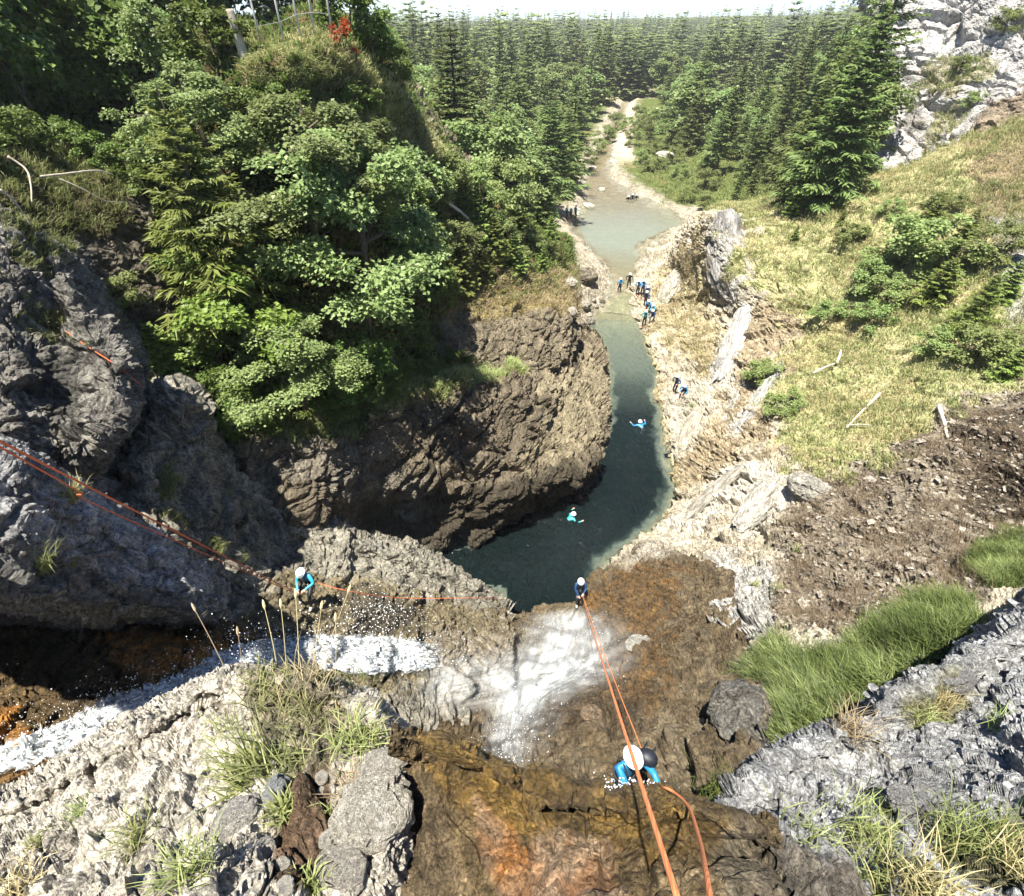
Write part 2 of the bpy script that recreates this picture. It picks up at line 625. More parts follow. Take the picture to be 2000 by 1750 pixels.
BASE = np.array([
    # x, y, z
    (-40, 8, -3), (40, 8, -3), (0, 20, -3), (20, 20, -3), (-20, 25, 4), (-30, 30, 8), (30, 30, -1), (60, 30, 8), (4, 36, -1), (14, 36, -1),
    (7.0, 45, 1.6), (3, 44, 4), (-2, 45, 8), (-14, 45, 14), (-40, 45, 26), (15, 46, 1.0), (22, 46, 3), (35, 45, 9), (60, 45, 22),
    (8.6, 51, 1.5), (10, 55, 1.5), (4, 54, 5), (-4, 55, 9), (-14, 55, 15), (-40, 58, 28), (15.5, 52, 1.7), (19, 57, 2.4), (23, 56, 4), (30, 57, 9), (45, 57, 17),
    (9, 63, 2.0), (4, 66, 3.6), (-4, 68, 6), (-15, 70, 12), (-35, 72, 22), (-80, 75, 38), (25, 64, 2.6), (30, 66, 5), (40, 68, 11), (60, 70, 24),
    (7, 75, 2.2), (0, 80, 3.5), (25, 78, 1.7), (30, 80, 2.2), (38, 82, 4), (52, 85, 13), (75, 88, 30),
    (10, 92, 1.8), (0, 95, 4), (-15, 100, 8), (-45, 105, 17), (-110, 110, 36), (22, 95, 1.8), (32, 98, 2.2), (46, 100, 5), (70, 105, 20), (110, 110, 40),
    (10, 120, 2.2), (-20, 130, 7), (30, 125, 2.4), (50, 130, 4), (90, 135, 16), (10, 160, 3), (-60, 160, 14), (60, 165, 4), (120, 170, 22), (20, 200, 3.5),
    (-30, 220, 6), (80, 215, 4.5), (150, 220, 16), (-120, 230, 20), (0, 300, 5), (120, 310, 4), (240, 310, 15), (-160, 320, 14), (60, 450, 7), (160, 430, 4), (250, 470, 13), (-150, 470, 12),
    (450, 520, 26), (80, 800, 13), (260, 820, 9), (400, 850, 24), (-250, 800, 14), (150, 1500, 20), (-400, 1500, 10), (800, 1500, 30), (-600, 500, 26), (900, 800, 45)], float)


def rbf_fit(X, z):
    D = np.linalg.norm(X[:, None] - X[None], axis=2)
    A = np.zeros((len(X) + 3, len(X) + 3))
    A[:len(X), :len(X)] = D
    A[:len(X), -3:] = np.c_[np.ones(len(X)), X]
    A[-3:, :len(X)] = A[:len(X), -3:].T
    return np.linalg.solve(A, np.r_[z, 0, 0, 0])


_w = rbf_fit(BASE[:, :2], BASE[:, 2])


def river_dist(x, y):
    best = np.full(x.shape, 1e9)
    hw = np.zeros(x.shape)
    bz = np.zeros(x.shape)
    for k in range(len(RIV) - 1):
        a, b = RIV[k], RIV[k + 1]
        L = ((b - a) ** 2).sum()
        t = np.clip(((x - a[0]) * (b[0] - a[0]) + (y - a[1]) * (b[1] - a[1])) / L, 0, 1)
        d = np.hypot(x - a[0] - t * (b[0] - a[0]), y - a[1] - t * (b[1] - a[1]))
        m = d < best
        hw = np.where(m, RIVW[k] * (1 - t) + RIVW[k + 1] * t, hw)
        bz = np.where(m, RIVZ[k] * (1 - t) + RIVZ[k + 1] * t, bz)
        best = np.where(m, d, best)
    return best, hw, bz


def ground_z(x, y):
    x = np.asarray(x, float)
    y = np.asarray(y, float)
    X = np.stack([x.ravel(), y.ravel()], 1)
    z = np.zeros(len(X))
    for k in range(0, len(X), 40000):
        q = X[k:k + 40000]
        D = np.linalg.norm(q[:, None] - BASE[None, :, :2], axis=2)
        z[k:k + 40000] = D @ _w[:-3] + _w[-3] + q @ _w[-2:]
    z = z.reshape(x.shape)
    d, hw, bz = river_dist(x, y)
    wob = 1.1 * fbm(np.stack([x.ravel() / 3, y.ravel() / 3, 0 * x.ravel()], 1), 3, 0.5, 3).reshape(x.shape)
    t = smooth(-0.4, 2.6, d - hw + wob)
    return bz * (1 - t) + z * t


def build_floor():
    ys = np.concatenate([np.linspace(6, 40, 60, endpoint=False), np.linspace(40, 135, 330, endpoint=False), np.linspace(135, 300, 90, endpoint=False), np.geomspace(300, 2500, 60)])
    ts = np.linspace(0, 1, 330)
    rows = []
    for y in ys:
        c = np.interp(y, RIV[:, 1], RIV[:, 0])
        w = 60 + 0.75 * max(0, y - 40)
        k = np.sign(ts - 0.5) * np.abs(2 * ts - 1) ** 1.7
        rows.append(np.stack([c + k * w, np.full(330, y), np.zeros(330)], 1))
    G = np.array(rows)
    x, y = G[..., 0], G[..., 1]
    z = ground_z(x, y)
    P = np.stack([x.ravel(), y.ravel(), z.ravel()], 1)
    d, hw, bz = river_dist(x, y)
    d, hw = d.ravel(), hw.ravel()
    near = smooth(6.5, 1.5, d - hw) * smooth(140, 100, P[:, 1])
    W = P / 1.6
    f1, e1 = facets(W * np.array([0.55, 0.8, 1.5]), 5)
    rel = 0.35 * f1 + 0.25 * fbm(W * 1.5, 4, 0.6, 8, True) - 0.25 * np.exp(-(e1 / 0.06) ** 2)
    P[:, 2] += rel * (0.55 * near + 0.08) * smooth(-1.5, 1.5, d - hw)
    n1 = fbm(P / 4.0, 4, 0.6, 51)
    n2 = fbm(P / 1.1, 4, 0.6, 57)
    rock = np.tile(np.array((0.36, 0.32, 0.25)), (len(P), 1))
    rock = mixc(rock, (0.50, 0.46, 0.38), smooth(0.0, 0.4, n1 + 0.6 * n2))
    rock = mixc(rock, (0.17, 0.15, 0.115), smooth(0.1, 0.5, -n2 - 0.3 * n1))
    grass = np.tile(np.array((0.10, 0.13, 0.035)), (len(P), 1))
    grass = mixc(grass, (0.20, 0.17, 0.07), smooth(0.0, 0.5, n1))
    g = smooth(1.5, 4.5, d - hw + 3.0 * n1 - 2.2 * smooth(84, 78, P[:, 1]) * smooth(45, 50, P[:, 1]))
    col = rock * (1 - g[:, None]) + grass * g[:, None]
    bed = smooth(0.4, -0.8, d - hw + 0.8 * n2)
    bc = np.tile(np.array((0.24, 0.165, 0.08)), (len(P), 1))
    bc = mixc(bc, (0.34, 0.27, 0.16), smooth(-0.1, 0.4, n2))
    low = smooth(62, 50, P[:, 1])
    bc = mixc(bc, (0.28, 0.30, 0.20), low)
    col = col * (1 - bed[:, None]) + bc * bed[:, None]
    # gravel track beside the stream and the forest road
    tr = np.abs(P[:, 0] - np.interp(P[:, 1], [110, 125, 150, 175, 200, 215], [22.5, 24, 29, 33.5, 38, 46]))
    t = smooth(2.2, 1.0, tr + 1.2 * n2) * smooth(105, 118, P[:, 1]) * smooth(214, 205, P[:, 1])
    rd = smooth(3.0, 1.8, np.abs(P[:, 1] - 203 - 0.08 * (P[:, 0] - 38))) * smooth(70, 45, np.abs(P[:, 0] - 40))
    col = mixc(col, (0.52, 0.44, 0.34), np.maximum(t, rd))
    nv, nu = x.shape
    i = np.arange(nv - 1)[:, None] * nu + np.arange(nu - 1)[None, :]
    F = np.stack([i, i + 1, i + nu + 1, i + nu], -1).reshape(-1, 4)
    o = obj('valley_ground', mesh_np('valley_ground', P, F, M['rock_far'], False, {'col': col, 'wet': bed * 0.5}), kind='structure')
    S = Sheet()
    S.P, S.F, S.obj = P, F, o
    S.n = grid_normals(P.reshape(nv, nu, 3)).reshape(-1, 3)
    S.n *= np.sign(S.n[:, 2:3])
    S.masks = {'grass': g * smooth(140, 110, P[:, 1]) * (1 - np.maximum(t, rd))}
    S.uv = project(P)[:2]
    SHEETS['valley_ground'] = S


build_floor()

# ---- left bank: wooded slope from the fenced crest down to the rock above the pool
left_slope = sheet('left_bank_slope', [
    [(360, -60, 33), (470, 40, 29), (640, 20, 31), (780, 140, 37), (900, 290, 43), (1010, 410, 52), (1095, 460, 58), (1100, 460, 64)],
    [(395, 120, 22), (480, 100, 21), (655, 76, 22), (780, 175, 27), (885, 330, 32), (1050, 452, 45), (1108, 475, 53), (1108, 475, 62)],
    [(390, 260, 21.7), (480, 220, 20.9), (660, 200, 22.1), (780, 290, 26.3), (875, 400, 32.2), (1060, 500, 43), (1112, 520, 49), (1112, 520, 60)],
    [(390, 450, 21.4), (500, 400, 21), (660, 420, 22.2), (790, 450, 26.5), (900, 490, 32.5), (1070, 545, 40.5), (1115, 565, 45), (1115, 565, 58)],
    [(400, 620, 21), (530, 600, 21), (680, 600, 22.3), (800, 600, 26.5), (880, 595, 32.0), (1010, 600, 35.6), (1113, 598, 39), (1122, 600, 52)],
    [(410, 740, 20.3), (540, 720, 20.9), (690, 720, 22.4), (800, 690, 26), (890, 660, 30.2), (1010, 665, 33.2), (1113, 640, 37.2), (1126, 645, 48)],
    [(430, 850, 19.5), (560, 830, 20.4), (690, 810, 22.6), (800, 760, 25.5), (910, 735, 29.6), (1040, 742, 33), (1108, 715, 37), (1125, 715, 46)],
    [(440, 900, 20.5), (570, 890, 22), (700, 880, 24.5), (810, 830, 28), (930, 800, 32), (1050, 800, 36), (1110, 790, 40), (1130, 790, 47)],
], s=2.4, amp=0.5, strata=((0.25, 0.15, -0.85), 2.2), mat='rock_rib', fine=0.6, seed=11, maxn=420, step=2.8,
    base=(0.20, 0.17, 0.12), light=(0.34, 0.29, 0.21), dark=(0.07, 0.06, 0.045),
    paint=[
        ([(300, -100), (700, 20), (800, 160), (900, 320), (1130, 420), (1130, 560), (1105, 585), (1000, 585), (880, 592), (850, 640), (880, 730), (930, 740), (810, 765), (690, 830), (440, 875), (380, 880), (380, 100)],
         (0.07, 0.075, 0.022), 1.0, {'c2': (0.14, 0.105, 0.045), 'mask': 'green', 'amp': 26}),
        ([(640, 70), (790, 160), (890, 320), (905, 350), (800, 330), (760, 260), (640, 180)], (0.33, 0.30, 0.24), 0.8, {'only': -0.05, 'pf': 0.9, 'amp': 20}),
        ([(470, 80), (660, 70), (760, 160), (860, 300), (820, 330), (760, 280), (560, 220), (480, 190)], (0.25, 0.23, 0.11), 0.9, {'mask': 'crest', 'only': -0.3, 'amp': 24, 'c2': (0.17, 0.18, 0.06)}),
        ([(820, 340), (905, 330), (900, 360), (850, 350)], (0.45, 0.43, 0.38), 0.9, {'only': -0.1}),
        ([(850, 590), (960, 540), (1120, 530), (1120, 600), (1000, 612), (880, 625)], (0.28, 0.23, 0.09), 0.95, {'mask': 'straw', 'amp': 25}),
        ([(640, 650), (700, 680), (935, 725), (945, 760), (810, 785), (690, 850), (470, 885), (470, 840), (650, 800), (800, 730)], (0.17, 0.16, 0.05), 0.8, {'mask': 'rim', 'amp': 20}),
    ])

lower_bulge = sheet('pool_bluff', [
    [(430, 840, 22), (600, 800, 24), (700, 770, 26.5), (820, 720, 29), (940, 700, 31.5), (1050, 715, 36), (1120, 650, 45), (1165, 645, 51), (1165, 645, 60)],
    [(440, 872, 19.2), (560, 862, 20.1), (690, 832, 22.5), (810, 765, 25.4), (935, 742, 27.8), (1040, 746, 31.5), (1120, 690, 39), (1168, 680, 44), (1180, 680, 56)],
    [(450, 900, 18.9), (570, 900, 19.7), (700, 870, 21.9), (810, 810, 24.8), (930, 800, 27.0), (1040, 800, 30.0), (1130, 750, 36), (1180, 740, 40.5), (1192, 740, 52)],
    [(470, 940, 18.4), (580, 940, 19.1), (700, 920, 21.8), (800, 880, 24.2), (920, 870, 26.4), (1030, 860, 28.8), (1120, 820, 32.6), (1186, 790, 37.6), (1196, 790, 48)],
    [(490, 980, 18.1), (600, 980, 19.1), (710, 960, 22.8), (790, 945, 24.8), (900, 930, 26.4), (1010, 920, 27.8), (1110, 890, 30.4), (1178, 850, 34.3), (1188, 850, 44)],
    [(510, 1020, 18), (620, 1020, 19.5), (715, 1000, 24.5), (790, 995, 26.6), (890, 985, 26.9), (985, 975, 27.2), (1080, 945, 28.7), (1155, 900, 31.8), (1168, 905, 42)],
    [(540, 1060, 19), (640, 1060, 21.8), (740, 1060, 27.6), (820, 1065, 28.0), (900, 1055, 28.3), (965, 1035, 29.4), (1055, 985, 31.6), (1145, 925, 34.2), (1160, 930, 42)],
    [(560, 1100, 21), (660, 1110, 24), (760, 1120, 30), (840, 1120, 31), (905, 1115, 30.5), (930, 1110, 32), (1000, 1060, 35), (1120, 980, 38), (1150, 960, 44)],
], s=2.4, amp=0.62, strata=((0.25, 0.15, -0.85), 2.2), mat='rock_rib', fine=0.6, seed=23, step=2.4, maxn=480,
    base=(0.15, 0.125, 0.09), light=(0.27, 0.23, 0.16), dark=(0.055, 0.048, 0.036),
    paint=[
        ([(420, 800), (640, 780), (800, 690), (940, 690), (1050, 720), (930, 745), (812, 772), (690, 838), (440, 880)], (0.16, 0.15, 0.045), 0.95, {'mask': 'rim', 'amp': 22}),
        ([(1060, 740), (1190, 700), (1195, 850), (1120, 930), (1050, 900)], (0.30, 0.26, 0.175), 0.75, {'amp': 60}),  # right side of the bluff: warm grazing light put into the colour
        ([(700, 980), (900, 960), (1170, 900), (1100, 1010), (930, 1100), (880, 1130), (740, 1100)], (0.05, 0.04, 0.026), 0.9, {'wet': 0.5, 'amp': 25}),  # undercut recess: its shade painted dark into the rock
        ([(540, 830), (720, 850), (850, 950), (780, 1000), (600, 960), (470, 930)], (0.22, 0.20, 0.165), 0.6, {'amp': 50}),
    ])

# ---- wall that the left abseiler hangs on
climb = sheet('gorge_wall', [
    [(90, 760, 22), (200, 760, 21), (330, 740, 20), (440, 850, 22), (560, 950, 23), (660, 1010, 23), (780, 1055, 24), (880, 1105, 26), (990, 1180, 28)],
    [(110, 850, 17.5), (230, 850, 15), (360, 768, 15.5), (430, 890, 17.5), (560, 1005, 18.6), (660, 1046, 19.2), (790, 1080, 20.2), (890, 1120, 21.5), (1000, 1200, 23)],
    [(120, 920, 16), (240, 900, 14), (370, 870, 15), (450, 960, 16.8), (560, 1050, 17.8), (660, 1075, 18.6), (780, 1110, 19.5), (880, 1145, 20.6), (1000, 1212, 22)],
    [(130, 980, 15), (260, 960, 13), (390, 960, 14.8), (470, 1020, 16.2), (570, 1090, 17.1), (660, 1110, 17.9), (780, 1145, 18.7), (880, 1175, 19.6), (1000, 1230, 21)],
    [(150, 1050, 14.5), (290, 1030, 12.5), (410, 1040, 14.4), (490, 1090, 15.7), (580, 1140, 16.6), (670, 1155, 17.3), (780, 1180, 17.9), (880, 1205, 18.6), (1000, 1245, 20)],
    [(200, 1110, 14), (330, 1100, 12.3), (440, 1120, 14.2), (520, 1160, 15.2), (600, 1190, 15.8), (680, 1200, 16.4), (780, 1220, 17), (880, 1235, 17.5), (1000, 1260, 19)],
    [(250, 1170, 13.5), (360, 1170, 12), (460, 1200, 13.6), (540, 1220, 14.4), (620, 1240, 14.9), (700, 1250, 15.3), (790, 1260, 15.8), (880, 1265, 16.4), (1000, 1275, 18)],
    [(290, 1260, 13), (380, 1260, 11.5), (480, 1290, 12), (560, 1300, 13), (640, 1310, 13.6), (720, 1320, 14.1), (800, 1320, 14.7), (890, 1320, 15.4), (1000, 1320, 16.8)],
    [(300, 1400, 13), (400, 1400, 12), (500, 1420, 12), (580, 1420, 12.4), (660, 1430, 12.8), (740, 1430, 13.2), (810, 1430, 13.6), (900, 1430, 14), (1000, 1430, 14.8)],
], s=1.4, amp=0.36, fine=0.75, strata=((0.8, 0.3, 0.45), 2.4), mat='rock_mid', seed=31, step=2.6,
    base=(0.24, 0.225, 0.185), light=(0.38, 0.36, 0.31), dark=(0.085, 0.08, 0.066),
    paint=[
        ([(560, 1110), (700, 1130), (900, 1180), (1020, 1215), (1020, 1340), (480, 1340), (430, 1200), (520, 1180)], (0.13, 0.10, 0.05), 0.8, {'c2': (0.20, 0.165, 0.09), 'wet': 0.5, 'amp': 50}),
        ([(560, 1000), (720, 1040), (890, 1110), (800, 1140), (640, 1100)], (0.30, 0.285, 0.24), 0.6, {'amp': 40}),
        ([(840, 1240), (1030, 1240), (1030, 1400), (840, 1400)], (0.20, 0.165, 0.115), 0.8, {'c2': (0.33, 0.30, 0.25), 'wet': 0.5, 'cf': 6}),
        ([(680, 1160), (820, 1190), (800, 1250), (690, 1250)], (0.035, 0.03, 0.024), 0.8, {'wet': 0.8, 'amp': 30}),
        ([(340, 880), (420, 930), (470, 1000), (520, 1060), (400, 1080), (300, 960)], MOSS, 0.55, {'only': 0.12, 'mask': 'tuft'}),
    ])

# ---- bowl below the ledge where the water fans out
bowl = sheet('gorge_bowl', [
    [('w', *(at(*q) + np.array([0, 0.5, -7.5]))) for q in ((900, 1200, 22), (1000, 1212, 23.4), (1080, 1190, 23.4), (1140, 1180, 23), (1182, 1118, 23.6), (1260, 1068, 24.6), (1330, 1085, 23.2), (1420, 1135, 20.6))],
    [(900, 1200, 22), (1000, 1212, 23.4), (1080, 1190, 23.4), (1140, 1180, 23), (1182, 1118, 23.6), (1260, 1068, 24.6), (1330, 1085, 23.2), (1420, 1135, 20.6)],
    [(900, 1230, 19.5), (1000, 1240, 20.7), (1070, 1230, 21.4), (1140, 1220, 21.6), (1205, 1165, 20.9), (1280, 1130, 20.6), (1350, 1150, 19.5), (1440, 1190, 17.5)],
    [(890, 1280, 17.5), (980, 1285, 18.5), (1060, 1285, 18.8), (1140, 1275, 18.8), (1220, 1240, 18.2), (1300, 1220, 17.6), (1380, 1240, 16.5), (1460, 1260, 15)],
    [(880, 1340, 15.6), (970, 1340, 16.4), (1060, 1345, 16.2), (1140, 1335, 15.4), (1230, 1310, 15.6), (1320, 1300, 15), (1400, 1310, 13.8), (1490, 1330, 11.6)],
    [(860, 1400, 14), (960, 1400, 14.6), (1050, 1400, 13.6), (1140, 1400, 12.8), (1240, 1380, 13.0), (1330, 1370, 12.6), (1420, 1380, 11.4), (1508, 1400, 9.6)],
    [(850, 1470, 12), (950, 1470, 12.4), (1050, 1470, 11.8), (1140, 1470, 11.3), (1240, 1460, 11.2), (1330, 1450, 10.8), (1420, 1460, 10), (1502, 1470, 8.8)],
    [(850, 1560, 9.5), (950, 1560, 9.8), (1050, 1560, 9.5), (1150, 1560, 9.3), (1240, 1560, 9.2), (1340, 1550, 8.8), (1430, 1550, 8.2), (1520, 1560, 7)],
    [(850, 1700, 6.5), (950, 1700, 6.5), (1050, 1700, 6.5), (1150, 1700, 6.3), (1240, 1700, 6.2), (1340, 1700, 6), (1430, 1700, 5.6), (1520, 1700, 5)],
], s=1.5, amp=0.44, fine=0.6, strata=((0.2, -0.9, 0.6), 2.0), mat='rock_mid', seed=43, step=2.6,
    base=(0.105, 0.078, 0.046), light=(0.20, 0.165, 0.11), dark=(0.042, 0.032, 0.02),
    paint=[
        ([(1020, 1180), (1200, 1120), (1330, 1060), (1500, 1140), (1520, 1420), (1500, 1560), (1000, 1560), (960, 1250)], (0.095, 0.068, 0.036), 0.75, {'c2': (0.18, 0.145, 0.092), 'wet': 0.85, 'amp': 30}),
        ([(1140, 1180), (1200, 1110), (1290, 1080), (1340, 1110), (1300, 1230), (1330, 1330), (1260, 1400), (1200, 1330), (1190, 1240)], (0.15, 0.082, 0.024), 0.8, {'c2': (0.045, 0.032, 0.016), 'wet': 0.85, 'amp': 45}),
        ([(1200, 1100), (1260, 1058), (1350, 1060), (1300, 1085), (1240, 1095)], (0.45, 0.42, 0.36), 0.85, {'amp': 15}),
        ([(1020, 1370), (1150, 1340), (1260, 1360), (1260, 1430), (1080, 1450)], (0.075, 0.048, 0.024), 0.7, {'c2': (0.03, 0.022, 0.014), 'wet': 0.8}),
        ([(1400, 1330), (1515, 1340), (1505, 1480), (1440, 1440)], (0.17, 0.165, 0.15), 0.85, {'amp': 15}),
        ([(1280, 1430), (1400, 1400), (1480, 1480), (1400, 1560), (1280, 1520)], (0.11, 0.085, 0.05), 0.6, {'c2': (0.2, 0.17, 0.12), 'wet': 0.5}),
    ])

# ---- right bank, from the rock boss by the upper pool down to the near scree
rb = [
    [(1250, 480, 66), (1330, 440, 70), (1400, 402, 60), (1480, 395, 56), (1560, 360, 52), (1650, 310, 50), (1760, 285, 48), (1900, 230, 44), (2100, 150, 42)],
    [(1240, 560, 55), (1300, 500, 57), (1385, 422, 46), (1470, 430, 44.5), (1560, 410, 43), (1660, 380, 41), (1770, 350, 39), (1900, 300, 36), (2100, 230, 34)],
    [(1250, 610, 50.8), (1320, 560, 51.5), (1388, 500, 43), (1450, 500, 40.6), (1560, 500, 39), (1670, 470, 37), (1780, 440, 35), (1900, 400, 33), (2100, 350, 31)],
    [(1262, 655, 48), (1330, 630, 46), (1408, 612, 43.0), (1460, 590, 39.8), (1560, 590, 36), (1680, 570, 33.5), (1790, 540, 31.5), (1910, 500, 30), (2100, 480, 28)],
    [(1285, 715, 44), (1330, 700, 43), (1400, 690, 40), (1470, 670, 37.0), (1570, 660, 34), (1690, 650, 31), (1800, 630, 29), (1920, 600, 27.5), (2100, 580, 25.5)],
    [(1288, 775, 40.5), (1335, 770, 39), (1410, 770, 35.5), (1480, 760, 33), (1580, 740, 31), (1700, 730, 28), (1810, 720, 26), (1930, 700, 24.5), (2100, 690, 22.5)],
    [(1302, 870, 35.8), (1350, 860, 34), (1420, 860, 31), (1490, 850, 29), (1590, 830, 27.5), (1710, 820, 25), (1820, 810, 23.3), (1940, 790, 21.7), (2100, 780, 20)],
    [(1322, 955, 32.4), (1370, 950, 30.6), (1440, 950, 27.5), (1510, 940, 25.5), (1600, 930, 24), (1720, 910, 22), (1830, 900, 20.3), (1945, 890, 18.8), (2100, 880, 17)],
    [(1270, 1040, 30.3), (1330, 1030, 28.2), (1420, 1030, 24.8), (1510, 1020, 22.8), (1610, 1010, 21), (1720, 1000, 19.2), (1840, 990, 17.8), (1950, 980, 17.5), (2100, 970, 16)],
    [(1190, 1105, 28.3), (1280, 1090, 25.2), (1390, 1090, 22), (1500, 1090, 19.8), (1610, 1090, 18), (1730, 1090, 16.6), (1850, 1080, 15.4), (1960, 1070, 15.0), (2100, 1060, 14)],
    [(1200, 1150, 26), (1300, 1150, 22.4), (1400, 1160, 19), (1500, 1170, 16.7), (1610, 1170, 15.2), (1730, 1170, 14), (1850, 1160, 13), (1970, 1130, 12.8), (2100, 1120, 12.5)],
    [(1250, 1230, 22), (1330, 1230, 19), (1430, 1240, 15.8), (1520, 1260, 13.2), (1610, 1260, 12.2), (1720, 1250, 11.4), (1840, 1230, 10.8), (1970, 1190, 10.6), (2100, 1180, 10.5)],
    [(1280, 1330, 20), (1380, 1330, 17), (1470, 1340, 12.9), (1530, 1350, 11), (1610, 1340, 10.4), (1700, 1330, 9.8), (1800, 1300, 9.4), (1960, 1240, 9.3), (2100, 1220, 9.3)],
    [(1300, 1450, 16), (1400, 1450, 14), (1490, 1450, 11.2), (1540, 1440, 9.8), (1610, 1430, 9.3), (1690, 1410, 9), (1790, 1400, 9), (1960, 1350, 9), (2100, 1330, 9)],
    [(1320, 1560, 14), (1420, 1560, 12), (1500, 1550, 10), (1560, 1550, 8.8), (1630, 1540, 8.5), (1710, 1530, 8.4), (1800, 1520, 8.4), (1960, 1480, 8.4), (2100, 1460, 8.4)],
]
rb = [[('w', *(at(*r[0]) + np.array([-1.3, 0.3, -3.4])))] + r for r in rb]
GRASS_R = [(1390, 400), (1560, 340), (1700, 290), (1850, 250), (2100, 120), (2100, 620), (2000, 760), (1880, 770), (1800, 850), (1650, 930), (1560, 920), (1530, 860), (1500, 740), (1570, 650), (1540, 590), (1440, 540), (1470, 450)]
right_bank = sheet('right_bank', rb, s=2.4, amp=0.46, fine=0.7, strata=((0.75, 0.35, 0.1), 3.0), mat='rock_mid', seed=57, ext=(0, 2.5), step=2.9, maxn=460,
    base=(0.43, 0.385, 0.30), light=(0.64, 0.60, 0.51), dark=(0.18, 0.15, 0.10),
    calm=[(GRASS_R, 0.55, 60)],
    paint=[
        # brown dead-grass bank between the slabs
        ([(1440, 600), (1560, 580), (1600, 700), (1520, 760), (1500, 880), (1440, 930), (1330, 960), (1310, 900), (1400, 800), (1440, 740)], (0.29, 0.225, 0.14), 0.85, {'c2': (0.42, 0.36, 0.25), 'amp': 50, 'cf': 4}),
        ([(1280, 560), (1380, 440), (1400, 640), (1390, 720), (1300, 690), (1270, 640)], (0.42, 0.36, 0.24), 0.7, {'c2': (0.34, 0.30, 0.12), 'amp': 40, 'mask': 'strawlight'}),
        # pale slabs
        ([(1450, 590), (1468, 600), (1425, 720), (1400, 745), (1388, 720)], (0.50, 0.49, 0.47), 0.95, {'amp': 8, 'soft': 6}),
        ([(1520, 690), (1535, 720), (1440, 850), (1415, 850)], (0.52, 0.50, 0.46), 0.8, {'amp': 14, 'soft': 8, 'only': -0.3}),
        ([(1300, 760), (1380, 750), (1360, 850), (1330, 900), (1300, 870)], (0.44, 0.41, 0.34), 0.8, {'amp': 20}),
        ([(1250, 1050), (1400, 930), (1460, 890), (1520, 920), (1590, 930), (1560, 990), (1500, 1050), (1420, 1040), (1300, 1060)], (0.58, 0.55, 0.48), 0.85, {'amp': 30, 'only': -0.2, 'pf': 0.8}),
        ([(1330, 1120), (1420, 1080), (1520, 1110), (1520, 1230), (1440, 1270), (1390, 1210)], (0.46, 0.455, 0.44), 0.85, {'amp': 20}),
        # grey boss face
        ([(1382, 425), (1420, 440), (1450, 500), (1455, 580), (1420, 615), (1392, 560)], (0.27, 0.26, 0.24), 0.85, {'amp': 12, 'c2': (0.46, 0.45, 0.43), 'cf': 1.4}),
        # scree
        ([(1520, 1000), (1600, 920), (1800, 850), (1900, 770), (2100, 740), (2100, 1130), (1900, 1200), (1700, 1240), (1540, 1290), (1500, 1190), (1520, 1100)], (0.18, 0.15, 0.112), 0.95, {'c2': (0.29, 0.25, 0.195), 'amp': 55, 'cf': 3, 'mask': 'scree'}),
        ([(1870, 800), (2100, 740), (2100, 1080), (1960, 1060), (1880, 980)], (0.06, 0.048, 0.035), 0.85, {'amp': 40}),  # dark right wall: overhang shade put into the colour
        # grass
        (GRASS_R, (0.34, 0.36, 0.16), 0.95, {'c2': (0.50, 0.44, 0.25), 'mask': 'grass', 'amp': 60, 'cf': 1.8}),
        ([(1880, 240), (2100, 180), (2100, 420), (1930, 470), (1880, 380)], (0.24, 0.18, 0.11), 0.85, {'amp': 40, 'c2': (0.16, 0.12, 0.08)}),
        ([(1940, 440), (2100, 380), (2100, 720), (1985, 680), (1950, 560)], (0.36, 0.35, 0.33), 0.9, {'amp': 20}),
        ([(1430, 1330), (1520, 1265), (1560, 1290), (1650, 1275), (1760, 1225), (1890, 1190), (1930, 1235), (1850, 1310), (1740, 1350), (1690, 1420), (1570, 1460), (1510, 1450), (1520, 1345)], (0.05, 0.065, 0.02), 0.95, {'mask': 'lush', 'amp': 14, 'soft': 8}),
        ([(1900, 1120), (1960, 1075), (2100, 1050), (2100, 1160), (1960, 1170)], (0.05, 0.065, 0.02), 0.95, {'mask': 'lush', 'amp': 14}),
        # yellow tide line along the pool
        ([(1240, 650), (1262, 650), (1300, 745), (1296, 790), (1312, 870), (1332, 950), (1300, 1020), (1262, 1050), (1250, 1040), (1300, 960), (1285, 800), (1280, 740)], (0.38, 0.31, 0.15), 0.6, {'amp': 8, 'soft': 6, 'wet': 0.4}),
    ])

